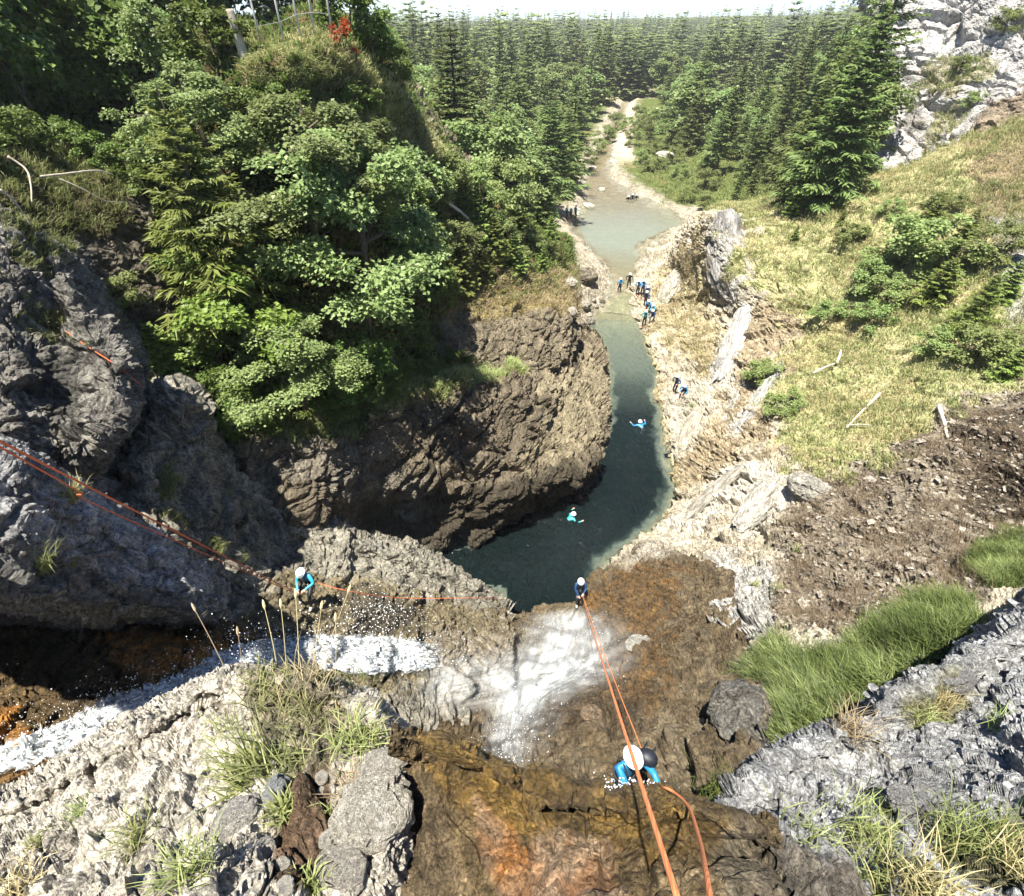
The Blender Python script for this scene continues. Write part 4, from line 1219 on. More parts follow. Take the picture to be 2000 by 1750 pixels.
vl, vlP, vlF = ribbon('waterfall', lf, rf, ('gorge_bowl', 'gorge_wall'), 'veil', 150, 60, 0.14, 0.05,
       lambda t, s: edge(s, 0.48) * edge(t, 0.12) * (0.55 + 0.6 * smooth(0.25, 0.4, t) * smooth(0.85, 0.55, t)), 411, 3.0, 0.1, (6, 1))
ribbon('waterfall_spray', [(u - 25, v) for u, v in lf], [(u + 50, v) for u, v in rf], ('gorge_bowl', 'gorge_wall'), 'veil2', 120, 60, 0.6, 0.2,
       lambda t, s: edge(s, 0.5) * edge(t, 0.2) * (0.5 + 0.5 * smooth(0.15, 0.45, t)), 421, 2.0, 0.2, (6, 1))
ribbon('water_film', [(800, 1290), (850, 1275), (900, 1262), (960, 1262), (1020, 1240)], [(830, 1420), (890, 1410), (945, 1400), (1000, 1370), (1060, 1290)], ('gorge_bowl', 'gorge_wall'), 'veil2', 90, 60, 0.06, 0.03,
       lambda t, s: edge(s, 0.4) * edge(t, 0.3) * 1.1, 431, 3.0, 0.1, (5, 2))


def unit(a):
    return a / (np.linalg.norm(a, axis=-1, keepdims=True) + 1e-12)


M['water_drop'] = plain('water_drop', (0.85, 0.88, 0.9), 0.15, 0.6)


def spray():
    """drops thrown off the cascade"""
    oct_v = np.array([(1, 0, 0), (-1, 0, 0), (0, 1, 0), (0, -1, 0), (0, 0, 1.3), (0, 0, -1.1)])
    oct_f = np.array([(0, 2, 4), (2, 1, 4), (1, 3, 4), (3, 0, 4), (2, 0, 5), (1, 2, 5), (3, 1, 5), (0, 3, 5)])
    b = Build()
    w = stF * smooth(5.0, 9.0, project(stP)[2] + 1)
    pick = rng.choice(len(stP), 2600, p=w / w.sum())
    for k in pick:
        p = stP[k]
        u, v, d = project(p)
        h = min(rng.exponential(0.22) + 0.02, 1.3)
        r = np.clip(rng.lognormal(-4.75, 0.5), 0.003, 0.026) * min(1.0, d / 13.0)
        q = p + np.array([rng.normal(0, 0.16) + 0.3 * h, rng.normal(0, 0.12) + 0.45 * h, h])
        b.add(oct_v * r, T=oct_f)
        b.V[-1] = b.V[-1] + q
    for k in range(420):                     # drops in the air over the dark wet wall
        u, v = rng.normal(745, 55), rng.normal(1195, 26)
        h = surf(u, v, ('gorge_wall',))
        if not h:
            continue
        q = at(u, v, h[2] - rng.uniform(0.15, 1.2))
        b.add(oct_v * np.clip(rng.lognormal(-4.2, 0.4), 0.006, 0.035) + q, T=oct_f)
    for k in range(1100):                    # fine drops in the fan of the fall
        t, w_ = rng.uniform(0.05, 0.95), rng.normal(0.5, 0.24)
        a_ = np.array([np.interp(t * 5, range(6), np.array(lf)[:, q]) for q in (0, 1)])
        b_ = np.array([np.interp(t * 5, range(6), np.array(rf)[:, q]) for q in (0, 1)])
        u, v = a_ * (1 - w_) + b_ * w_
        h = surf(u, v, ('gorge_bowl', 'gorge_wall'))
        if h:
            b.add(oct_v * np.clip(rng.lognormal(-4.75, 0.5), 0.004, 0.022) + at(u, v, h[2] - rng.exponential(0.3) - 0.05), T=oct_f)
    # splash round the lowest abseiler
    for k in range(260):
        u, v = rng.normal(1225, 32), rng.normal(1543, 12)
        q = at(u, v, rng.uniform(3.0, 3.9))
        b.add(oct_v * np.clip(rng.lognormal(-5.3, 0.4), 0.003, 0.012) + q, T=oct_f)
    obj('spray', b.mesh('spray', M['water_drop'], True), kind='stuff')


spray()
# ================================================================== plants
M['spruce'] = leaf_material('spruce_needles', (0.058, 0.088, 0.026), (0.21, 0.265, 0.085), 0.45, 0.55, 0.02)
M['spruce_lit'] = leaf_material('sunlit_spruce_needles', (0.075, 0.11, 0.022), (0.27, 0.33, 0.085), 0.42, 0.55, 0.02)  # lighter copy of the spruce needles, sunlit tone put into the colour
M['pine_far'] = leaf_material('forest_needles', (0.10, 0.13, 0.055), (0.265, 0.305, 0.13), 0.45, 0.6, 0.015)
M['maple'] = leaf_material('maple_leaves', (0.10, 0.145, 0.042), (0.32, 0.40, 0.155), 0.42, 0.45, 0.02)
M['maple_bright'] = leaf_material('young_maple_leaves', (0.12, 0.20, 0.03), (0.31, 0.44, 0.10), 0.42, 0.45, 0.012)
M['shade_leaf'] = leaf_material('understorey_leaves', (0.06, 0.10, 0.02), (0.19, 0.26, 0.06), 0.40, 0.45, 0.02)  # darker leaf copy, shade of the undergrowth put into the colour
M['bush'] = leaf_material('bush_leaves', (0.11, 0.15, 0.04), (0.32, 0.38, 0.14), 0.40, 0.5, 0.02)
M['grass'] = leaf_material('grass_blades', (0.10, 0.135, 0.035), (0.40, 0.43, 0.18), 0.38, 0.5, 0.02)
M['grass_dry'] = leaf_material('dry_grass_blades', (0.20, 0.18, 0.07), (0.66, 0.55, 0.33), 0.32, 0.55, 0.02)
M['grass_lush'] = leaf_material('lush_grass_blades', (0.035, 0.055, 0.014), (0.15, 0.175, 0.05), 0.35, 0.45, 0.02)
M['red_leaf'] = leaf_material('red_leaves', (0.25, 0.035, 0.012), (0.42, 0.08, 0.03), 0.3, 0.5, 0.02)
M['bark'] = plain('bark', (0.11, 0.085, 0.06), 0.9, 0.2, 14.0, 0.5, 0.8)
M['deadwood'] = plain('dead_wood', (0.36, 0.31, 0.24), 0.85, 0.2, 22.0, 0.35, 0.6)
M['deadwood_pale'] = plain('bleached_wood', (0.52, 0.47, 0.39), 0.85, 0.2, 22.0, 0.3, 0.5)
M['twig'] = plain('twig', (0.13, 0.11, 0.08), 0.9, 0.2, 22.0, 0.35, 0.3)


def unit(a):
    return a / (np.linalg.norm(a, axis=-1, keepdims=True) + 1e-12)


def strips(base, d, side, L, W, droop):
    """flat tapered sprigs: kite quads with a bend; returns V, Q"""
    n = len(base)
    mid = base + d * (L * 0.45)[:, None]
    tip = base + d * L[:, None] + np.array([0, 0, -1.0]) * (droop * L)[:, None]
    a = mid + side * (W / 2)[:, None]
    b = mid - side * (W / 2)[:, None]
    V = np.stack([base, a, tip, b], 1).reshape(-1, 3)
    Q = np.arange(4 * n).reshape(-1, 4)
    return V, Q


def conifer(seed, h=10.0, r=2.0, levels=26, per=6, twigs=9, width=0.10, bare=0.06, lean=0.0, droop=0.25, thin=0.0, tw_len=0.42):
    """unit spruce: returns (trunk mesh data, crown mesh data) as arrays"""
    g = np.random.default_rng(seed)
    zs = bare + (1 - bare) * (np.arange(levels) + g.uniform(-0.3, 0.3, levels)) / levels
    Bz, Ba, BL = [], [], []
    for z in zs:
        k = per if z < 0.85 else max(3, per - 2)
        if g.random() < thin:
            k = max(2, k - 3)
        a = g.uniform(0, 6.28) + np.arange(k) * 6.283 / k + g.normal(0, 0.22, k)
        prof = (1 - z) ** 0.85 * (0.55 + 0.45 * min(1, z / 0.18)) + 0.025
        Bz += [z * h] * k
        Ba += list(a)
        BL += list(r * prof * g.uniform(0.65, 1.18, k))
    Bz, Ba, BL = map(np.array, (Bz, Ba, BL))
    zr = Bz / h
    elev = 0.45 * zr ** 2 - droop * (1 - zr) + g.normal(0, 0.10, len(Bz))
    out = np.stack([np.cos(Ba), np.sin(Ba), np.zeros(len(Ba))], 1)
    dirv = out * np.cos(elev)[:, None] + np.array([0, 0, 1.0]) * np.sin(elev)[:, None]
    root = np.stack([np.zeros(len(Bz)), np.zeros(len(Bz)), Bz], 1)
    Vs, Qs, As, n0 = [], [], [], 0
    # needles along each branch, both sides, and the tip
    for j in range(twigs):
        t = (j + 0.9) / twigs
        for sgn in (-1, 1):
            keep = (BL > 0.12 * r) | (j >= twigs - 3)
            p = root + dirv * (BL * t)[:, None] + np.array([0, 0, 1.0]) * (0.14 * BL * (t ** 2 - 0.4 * t))[:, None]
            sd = np.stack([-out[:, 1], out[:, 0], np.zeros(len(out))], 1) * sgn
            fw = g.uniform(0.45, 0.9, len(Bz))
            d = unit(sd * (1.1 - 0.5 * t) + dirv * fw[:, None] + g.normal(0, 0.16, (len(Bz), 3)))
            L = BL * tw_len * (1.05 - 0.6 * t) * g.uniform(0.6, 1.2, len(Bz)) + 0.03 * r
            W = np.full(len(Bz), width) * g.uniform(0.7, 1.3, len(Bz)) * (0.7 + 0.5 * (1 - zr))
            s2 = unit(np.cross(d, np.array([0, 0, 1.0]) + g.normal(0, 0.3, (len(Bz), 3))))
            V, Q = strips(p[keep], d[keep], s2[keep], L[keep], W[keep], np.full(keep.sum(), 0.18))
            Vs.append(V)
            Qs.append(Q + n0)
            n0 += len(V)
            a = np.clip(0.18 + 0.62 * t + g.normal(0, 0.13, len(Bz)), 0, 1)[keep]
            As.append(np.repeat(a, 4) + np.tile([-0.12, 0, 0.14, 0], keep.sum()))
    V, Q = strips(root + dirv * (BL * 0.9)[:, None], dirv, unit(np.cross(dirv, [0, 0, 1.0])), 0.25 * BL + 0.05, np.full(len(Bz), width), np.zeros(len(Bz)))
    Vs.append(V)
    Qs.append(Q + n0)
    As.append(np.full(len(V), 0.85))
    n0 += len(V)
    V = np.concatenate(Vs)
    z = V[:, 2] / h
    V[:, 0] += lean * h * z ** 2
    tz = np.linspace(-0.04, 0.985, 8)
    tp = np.stack([lean * h * tz ** 2 * (tz > 0), 0 * tz, tz * h], 1)
    TV, TF, TT = tube(tp, np.interp(tz, [-0.04, 0.05, 1], [0.020 * h, 0.014 * h, 0.0015 * h]), 6)
    return (TV, [TF, TT]), (V, [np.concatenate(Qs)], np.clip(np.concatenate(As), 0, 1))


def leaf_quads(c, nrm, fwd, L, W, g, fold=0.25):
    """leaf of two folded halves: base, left, tip, right"""
    side = unit(np.cross(nrm, fwd))
    up = nrm
    V = np.stack([c, c + fwd * (0.45 * L)[:, None] + side * (W / 2)[:, None] + up * (fold * W / 2)[:, None],
                  c + fwd * L[:, None] - up * (0.12 * L)[:, None],
                  c + fwd * (0.45 * L)[:, None] - side * (W / 2)[:, None] + up * (fold * W / 2)[:, None]], 1).reshape(-1, 3)
    return V


def broadleaf(seed, h=8.0, r=3.0, sprays=180, leaves=34, leaf=0.17, spray_r=0.55, base=0.25, limbs=9, flat=0.45, lean=(0.0, 0.0)):
    """leafy tree: limbs, twigs and layered sprays of leaves"""
    g = np.random.default_rng(seed)
    wood = Build()
    tz = np.linspace(0, 1, 7)
    trunk = np.stack([lean[0] * h * tz ** 1.5 + 0.03 * h * np.sin(tz * 5 + seed), lean[1] * h * tz ** 1.5 + 0.03 * h * np.cos(tz * 4), tz * h * 0.86 - 0.15 * (tz == 0)], 1)
    wood.tube(trunk, np.linspace(0.019 * h + 0.01, 0.004 * h, 7), 7)
    ends = []
    for k in range(limbs):
        t0 = base + (0.95 - base) * (k + g.uniform(0, 0.8)) / limbs
        p0 = np.array([np.interp(t0, tz, trunk[:, i]) for i in range(3)])
        a = k * 2.4 + g.normal(0, 0.4)
        ln = r * (0.55 + 0.75 * math.sin(math.pi * min(1, (t0 * 0.85 + 0.12)))) * g.uniform(0.7, 1.1) * (1.15 - 0.55 * t0)
        el = g.uniform(0.15, 0.75) + 0.35 * t0
        d = np.array([math.cos(a) * math.cos(el), math.sin(a) * math.cos(el), math.sin(el)])
        pts = [p0 + d * ln * q + np.array([0, 0, -0.16 * ln * q * q]) + g.normal(0, 0.03 * ln, 3) * q for q in np.linspace(0, 1, 5)]
        wood.tube(pts, np.linspace(0.010 * h, 0.0022 * h, 5) * (1.2 - 0.6 * t0), 5)
        for m in range(5):
            q = g.uniform(0.3, 1.0)
            b0 = np.array([np.interp(q, np.linspace(0, 1, 5), np.array(pts)[:, i]) for i in range(3)])
            a2 = a + g.normal(0, 0.9)
            l2 = ln * g.uniform(0.25, 0.5)
            e = b0 + l2 * np.array([math.cos(a2), math.sin(a2), g.uniform(-0.1, 0.6)])
            wood.tube([b0, (b0 + e) / 2 + g.normal(0, 0.04 * l2, 3), e], [0.0032 * h, 0.002 * h, 0.0009 * h], 4)
            ends.append((b0, e))
        ends.append((np.array(pts[2]), np.array(pts[-1])))
    # leaf sprays round the branch ends
    Vs, As = [], []
    E = g.integers(0, len(ends), sprays)
    for k in E:
        b0, e = ends[k]
        q = g.uniform(0.35, 1.1)
        c = b0 * (1 - q) + e * q + g.normal(0, 0.25 * spray_r, 3)
        n = max(6, int(leaves * g.uniform(0.5, 1.3)))
        rad = spray_r * g.uniform(0.6, 1.25) * np.sqrt(g.uniform(0, 1, n))
        an = g.uniform(0, 6.28, n)
        tilt = g.normal(0, 0.22, 2) + 0.25 * (e - b0)[:2] / (np.linalg.norm(e - b0) + 1e-6)
        off = np.stack([rad * np.cos(an), rad * np.sin(an), np.zeros(n)], 1)
        off[:, 2] = -(off[:, :2] @ tilt) - 0.35 * rad ** 2 / spray_r + g.normal(0, 0.10 * spray_r, n) * (1 + flat)
        nrm = unit(np.stack([tilt[0] + g.normal(0, 0.42, n), tilt[1] + g.normal(0, 0.42, n), np.ones(n)], 1))
        fw = np.stack([np.cos(an + g.normal(0, 0.6, n)), np.sin(an + g.normal(0, 0.6, n)), -0.25 * np.ones(n)], 1)
        fw = unit(fw - nrm * np.sum(fw * nrm, 1, keepdims=True))
        L = leaf * g.uniform(0.7, 1.25, n)
        Vs.append(leaf_quads(c + off, nrm, fw, L, L * g.uniform(0.75, 1.0, n), g))
        As.append(np.repeat(np.clip(0.5 + g.normal(0, 0.1) + g.normal(0, 0.2, n), 0, 1), 4))
    V = np.concatenate(Vs)
    Q = np.arange(len(V)).reshape(-1, 4)
    return wood, (V, [Q], np.concatenate(As))


def tree_meshes(name, trunk, crown, leaf_mat, bark='bark'):
    if isinstance(trunk, Build):
        tm = trunk.mesh(name + '_trunk', M[bark])
    else:
        tm = mesh_np(name + '_trunk', trunk[0], trunk[1], M[bark])
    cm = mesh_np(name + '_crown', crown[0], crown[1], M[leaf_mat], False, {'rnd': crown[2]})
    return tm, cm


def plant(name, meshes, loc, scale, rotz, label, category, group=None, tilt=(0, 0), names=('trunk', 'crown')):
    root = empty(name, loc, label, category, group, rotz)
    root.scale = (scale,) * 3 if not hasattr(scale, '__len__') else scale
    root.rotation_euler = (tilt[0], tilt[1], rotz)
    for nme, me in zip(names, meshes):
        o = bpy.data.objects.new(nme, me)
        link(o, root)
    return root


# unit kinds (height 10 for conifers; scaled on planting)
SPR = [tree_meshes('spruce%d' % k, *conifer(600 + k, 10, 2.5 + 0.4 * (k % 3), 27, 6, 9, 0.20, [0.05, 0.12, 0.2, 0.06, 0.25][k], [0, .02, -.015, .01, 0][k], [0.3, 0.2, 0.35, 0.15, 0.25][k], [0, 0.2, 0.3, 0, 0.35][k]), 'spruce') for k in range(5)]
SPF = [tree_meshes('forest_spruce%d' % k, *conifer(640 + k, 10, 2.1 + 0.3 * (k % 3), 22, 6, 6, 0.30, [0.08, 0.2, 0.14, 0.25][k], [0, .02, -.015, .01][k], 0.25, [0, 0.2, 0.3, 0.1][k], 0.5), 'pine_far') for k in range(4)]
SPY = [tree_meshes('young_spruce%d' % k, *conifer(660 + k, 10, [3.2, 3.8, 2.8][k], 17, 7, 11, 0.30, 0.02, 0, 0.12, 0.0, 0.42), 'spruce_lit') for k in range(3)]
SPL = [tree_meshes('large_spruce%d' % k, *conifer(670 + k, 10, [2.6, 2.1][k], [36, 30][k], 7, 12, 0.12, [0.04, 0.12][k], 0.01, [0.28, 0.3][k], [0.0, 0.35][k], 0.42), 'spruce') for k in range(2)]
SPN = tree_meshes('near_spruce', *conifer(680, 10, 3.3, 26, 8, 20, 0.10, 0.02, 0.0, 0.35, 0.0, 0.42), 'spruce_lit')
MAPLE = [tree_meshes('maple%d' % k, *broadleaf(700 + k, 10, 4.0, 560, 38, 0.185, 0.58, 0.18, 15), 'maple') for k in range(2)]
MAPB = [tree_meshes('maple_young%d' % k, *broadleaf(710 + k, 10, 3.6, 120, 30, 0.42, 0.9, 0.12, 9), 'maple_bright') for k in range(2)]
SHADE = [tree_meshes('understorey%d' % k, *broadleaf(720 + k, 10, 5.5, 150, 30, 0.6, 1.3, 0.05, 10), 'shade_leaf') for k in range(3)]
FORB = [tree_meshes('forest_broadleaf%d' % k, *broadleaf(730 + k, 10, 3.4, 170, 26, 0.36, 0.85, 0.2, 10), 'maple') for k in range(3)]
BUSH = [tree_meshes('bush%d' % k, *broadleaf(740 + k, 10, 6.5, 170, 30, 0.55, 1.3, 0.02, 11), 'bush') for k in range(3)]


def on(u, v, name=None):
    h = hit(u, v, name)
    return h


def put(name, kind, u, v, hm, label, category, group=None, sheetname=None, wide=1.0, tilt=(0, 0), sink=0.08):
    h = hit(u, v, sheetname) or hit(u, v)
    s = hm / 10.0
    p = h[0] - np.array([0, 0, sink * min(hm, 2)])
    return plant(name, kind, p, (s * wide, s * wide, s), random.uniform(0, 6.28), label, category, group, tilt)


LS = 'left_bank_slope'
put('maple_tree', MAPLE[0], 735, 665, 9.6, 'large pale green maple leaning over the dark rock of the left bank', 'tree', None, LS, 1.05)
put('maple_tree', MAPLE[1], 640, 500, 6.6, 'silvery green maple just below the grassy crest with the fence', 'tree', None, LS, 1.25)
put('maple_tree', MAPLE[1], 445, 400, 5.2, 'small fresh green maple at the left end of the wooded slope', 'tree', None, LS, 1.2)
put('maple_tree', MAPB[0], 500, 745, 5.0, 'thin young maple with bright leaves over the dark gully', 'tree', None, LS, 1.0)
put('maple_tree', MAPLE[0], 600, 800, 4.4, 'low spreading maple hanging over the shaded undergrowth', 'tree', None, LS, 1.3)
put('spruce_tree', SPN, 478, 640, 8.4, 'yellow green layered spruce left of the big maple', 'tree', None, LS, 1.05)
SB = 'shrubs and saplings on the left bank slope'
for (u, v, hh, k) in ((700, 800, 1.7, 0), (760, 770, 1.6, 1), (830, 745, 1.5, 2), (890, 722, 1.4, 0), (560, 838, 1.5, 1), (640, 822, 1.6, 2), (480, 850, 1.5, 0), (720, 730, 2.2, 1),
                      (800, 690, 2.4, 2), (650, 770, 2.2, 0), (440, 790, 1.8, 2), (540, 780, 2.0, 1), (580, 700, 2.6, 0), (420, 700, 2.2, 1), (810, 580, 2.6, 2)):
    put('shrub', SHADE[k], u, v, hh, 'dark green leafy shrub in the undergrowth of the left bank', 'shrub', SB, LS)
YL = ['young bushy spruce, lowest on the grassy nose of the left bank', 'young spruce beside a dead branch above the straw grass', 'slim young spruce on the left bank near the upper pool']
for i, (u, v, hh, k) in enumerate(((1005, 535, 3.4, 0), (968, 505, 3.0, 1), (1015, 455, 3.0, 2))):
    put('young_spruce', SPY[k], u, v, hh, YL[i], 'tree', 'young spruces on the left bank', LS)
for (u, v, hh, k) in ((905, 575, 4.0, 0), (862, 585, 4.2, 1), (1060, 528, 2.2, 2), (935, 470, 3.6, 0), (830, 520, 4.6, 1), (900, 440, 3.4, 2), (1075, 470, 2.4, 1), (790, 560, 4.5, 0), (950, 555, 2.6, 2),
                      (800, 735, 1.5, 1), (775, 800, 1.4, 0)):
    put('young_spruce', SPY[k], u, v, hh, 'young green spruce among the undergrowth of the left bank', 'tree', 'young spruces on the left bank', LS)
for (u, v, hh, k) in ((1020, 520, 1.5, 2), (1045, 490, 1.6, 0), (960, 460, 1.8, 1), (920, 500, 1.8, 2), (1085, 500, 1.3, 1), (900, 530, 1.6, 0), (870, 380, 2.6, 0), (930, 410, 3.0, 1), (985, 400, 3.4, 2), (840, 400, 2.4, 1), (1035, 420, 2.6, 0), (780, 420, 2.6, 2), (880, 480, 1.8, 0), (990, 470, 1.6, 1)):
    put('bush', BUSH[k], u, v, hh, 'light green bush on the left bank below the rocky crest', 'bush', 'light bushes below the crest', LS)
for (u, v, hh, k) in ((690, 75, 2.4, 0), (730, 110, 2.0, 1), (770, 160, 1.8, 2), (430, 150, 2.6, 0), (560, 240, 1.6, 1), (500, 260, 1.8, 2), (700, 230, 1.5, 0)):
    put('bush', SHADE[k], u, v, hh, 'green bush clinging to the crest of the left bank', 'bush', 'bushes on the crest', LS)

for (u, v, d, hh, k, lab) in ((455, 45, 29, 6.5, 0, 'broadleaf tree behind the broken stump left of the fence'), (545, 30, 31, 5.0, 1, 'broadleaf tree behind the middle of the fence'), (625, 25, 32, 5.0, 2, 'broadleaf tree behind the right end of the fence')):
    plant('broadleaf_tree', SHADE[k], at(u, v, d) - np.array([0, 0, .5]), hh / 10, 1.0 * k, lab, 'tree', 'trees behind the fence')

# dark wood on the far left
GS = 'gully_slope'
for i, (u, v, hh) in enumerate(((30, 150, 7), (110, 120, 8), (200, 160, 7), (300, 130, 6), (350, 190, 4), (250, 150, 6), (60, 230, 5), (160, 235, 5), (250, 230, 5), (340, 240, 5), (390, 290, 3), (-40, 210, 6), (-120, 180, 8), (130, 60, 9), (240, 50, 9), (330, 70, 6), (20, 40, 9))):
    put('shade_tree', (SHADE + FORB)[i % 6], u, v, hh, 'dark broadleaf tree in the shaded wood at upper left', 'tree', 'trees of the shaded wood', GS, 0.8)
for (u, v, hh, k) in ((330, 330, 2.0, 0), (300, 400, 1.6, 1), (60, 300, 1.6, 2), (140, 310, 1.5, 0), (210, 330, 1.4, 1), (370, 470, 2.0, 2), (350, 560, 1.6, 0), (-30, 330, 1.6, 1)):
    put('shrub', SHADE[k], u, v, hh, 'shaded shrub on the mossy slope at far left', 'shrub', 'shrubs on the mossy slope', GS)
put('bush', BUSH[0], 240, 600, 1.3, 'round olive bush in the gully beside the shaded pillar', 'bush', None, GS)
put('young_spruce', SPY[1], 335, 735, 2.4, 'low dark spruce bush in the gully above the gorge wall', 'tree', None, GS, 1.3)

# ---- forest on both sides of the valley
VG = 'valley_ground'


def forest(points, kinds, label, group, hmin, hmax, name='spruce_tree', wide=1.0):
    for (x, y) in points:
        p = drop(x, y)
        if p is None:
            continue
        hh = random.uniform(hmin, hmax)
        s = hh / 10
        plant(name, random.choice(kinds), p - np.array([0, 0, 0.15]), (s * wide * random.uniform(0.8, 1.3), s * wide * random.uniform(0.8, 1.3), s), random.uniform(0, 6.28), label, 'tree', group, (random.gauss(0, .025), random.gauss(0, .025)))


def poisson(n, box, mind, ok, tries=40):
    pts = []
    for _ in range(n * tries):
        x, y = random.uniform(box[0], box[1]), random.uniform(box[2], box[3])
        if not ok(x, y):
            continue
        if all((x - a) ** 2 + (y - b) ** 2 > mind * mind for a, b in pts):
            pts.append((x, y))
            if len(pts) >= n:
                break
    return pts


def rdist(x, y):
    return float(river_dist(np.array([x]), np.array([y]))[0][0] - river_dist(np.array([x]), np.array([y]))[1][0])


def visible_u(x, y, z, lo, hi):
    u, v, d = project(np.array([x, y, z]))
    return d > 0 and lo < u < hi


lf1 = poisson(105, (-45, 12, 50, 112), 2.5, lambda x, y: x < np.interp(y, [50, 60, 70, 80, 95, 110], [3, 4, 5.5, 6, 10, 12.5]) and visible_u(x, y, 10, 700, 1240))
forest(lf1[:68], SPR, 'tall green spruce in the forest on the left bank', 'spruces on the left bank', 5, 14, wide=1.25)
forest(lf1[68:], FORB, 'light green broadleaf tree among the spruces on the left bank', 'broadleaf trees on the left bank', 7, 11, 'broadleaf_tree')
lf2 = poisson(60, (-70, 34, 108, 210), 4.5, lambda x, y: rdist(x, y) > 5 and x < np.interp(y, [108, 140, 200, 210], [14.5, 19.5, 33, 36]) and visible_u(x, y, 10, 700, 1240))
forest(lf2[48:], FORB, 'light broadleaf crown in the forest up the valley on the left', 'broadleaf crowns up the valley on the left', 8, 13, 'broadleaf_tree', 1.3)
forest(lf2[:48], SPF + SPR[:2], 'spruce in the dense forest up the valley on the left', 'forest up the valley on the left', 10, 20)
rf1 = poisson(62, (26, 75, 66, 120), 3.2, lambda x, y: x > np.interp(y, [66, 75, 85, 100, 120], [33, 36, 37, 34, 34]) and visible_u(x, y, 8, 1270, 1760))
forest(rf1[:46], SPR, 'tall green spruce in the forest on the right bank', 'spruces on the right bank', 6, 15)
forest(rf1[46:], FORB, 'pale green broadleaf tree among the spruces on the right bank', 'broadleaf trees on the right bank', 6, 9, 'broadleaf_tree')
rf2 = poisson(60, (30, 120, 118, 212), 5.0, lambda x, y: x > np.interp(y, [118, 150, 200, 212], [34, 40, 48, 50]) and visible_u(x, y, 10, 1200, 1760))
forest(rf2[48:], FORB, 'light broadleaf crown in the forest up the valley on the right', 'broadleaf crowns up the valley on the right', 8, 13, 'broadleaf_tree', 1.3)
forest(rf2[:48], SPF + SPR[1:3], 'spruce in the dense forest up the valley on the right', 'forest up the valley on the right', 9, 20)
for (u, v, hh, k) in ((1250, 320, 2.6, 0), (1235, 285, 3.0, 1), (1275, 300, 2.6, 2), (1290, 330, 2.2, 0), (1225, 255, 3.0, 1), (1330, 345, 2.4, 2), (1345, 395, 2.2, 1), (1380, 410, 2.4, 0), (1375, 370, 3.2, 2), (1310, 290, 3.0, 0), (1255, 270, 3.5, 1), (1245, 240, 4, 2), (1275, 255, 4, 0), (1300, 260, 4, 1), (1200, 255, 4, 2), (1185, 280, 3.5, 0), (1165, 300, 3, 1), (1150, 320, 2.4, 2), (1320, 320, 3, 0), (1265, 335, 2.2, 2)):
    put('bush', BUSH[k], u, v, hh, 'fresh green bush on the gravel bank beside the upper stream', 'bush', 'bushes beside the upper stream', VG)

# spruces standing on the right bank
RB = 'right_bank'
# big ones
put('spruce_tree', SPL[0], 1600, 398, 12.5, 'big dense spruce whose dark foot stands above the grassy right slope', 'tree', 'spruces above the right slope', RB, 1.25)
put('spruce_tree', SPL[1], 1625, 350, 19, 'tallest gaunt spruce beside the pale cliff, top against the sky', 'tree', 'spruces above the right slope', RB, 1.0)
put('spruce_tree', SPL[0], 1545, 390, 9.5, 'medium spruce left of the big dense spruce', 'tree', 'spruces above the right slope', RB, 1.1)
put('broadleaf_tree', FORB[1], 1660, 345, 8.5, 'light broadleaf tree with pale stems at the foot of the pale cliff', 'tree', None, RB, 1.0)
put('young_spruce', SPY[1], 1545, 425, 2.8, 'small bright spruce below the big spruce on the right slope', 'tree', None, RB)
for (u, v, hh, k, w) in ((1465, 385, 5.0, 0, 1), (1500, 372, 7.5, 2, 1), (1520, 350, 9.5, 4, 1), (1480, 350, 9, 1, 1), (1435, 395, 4.5, 3, 1), (1580, 360, 12, 2, 1)):
    put('spruce_tree', SPR[k], u, v, hh, 'green spruce in the row along the top of the right slope', 'tree', 'row of spruces along the right slope', RB, w)
RS = 'bushes on the grassy right slope'
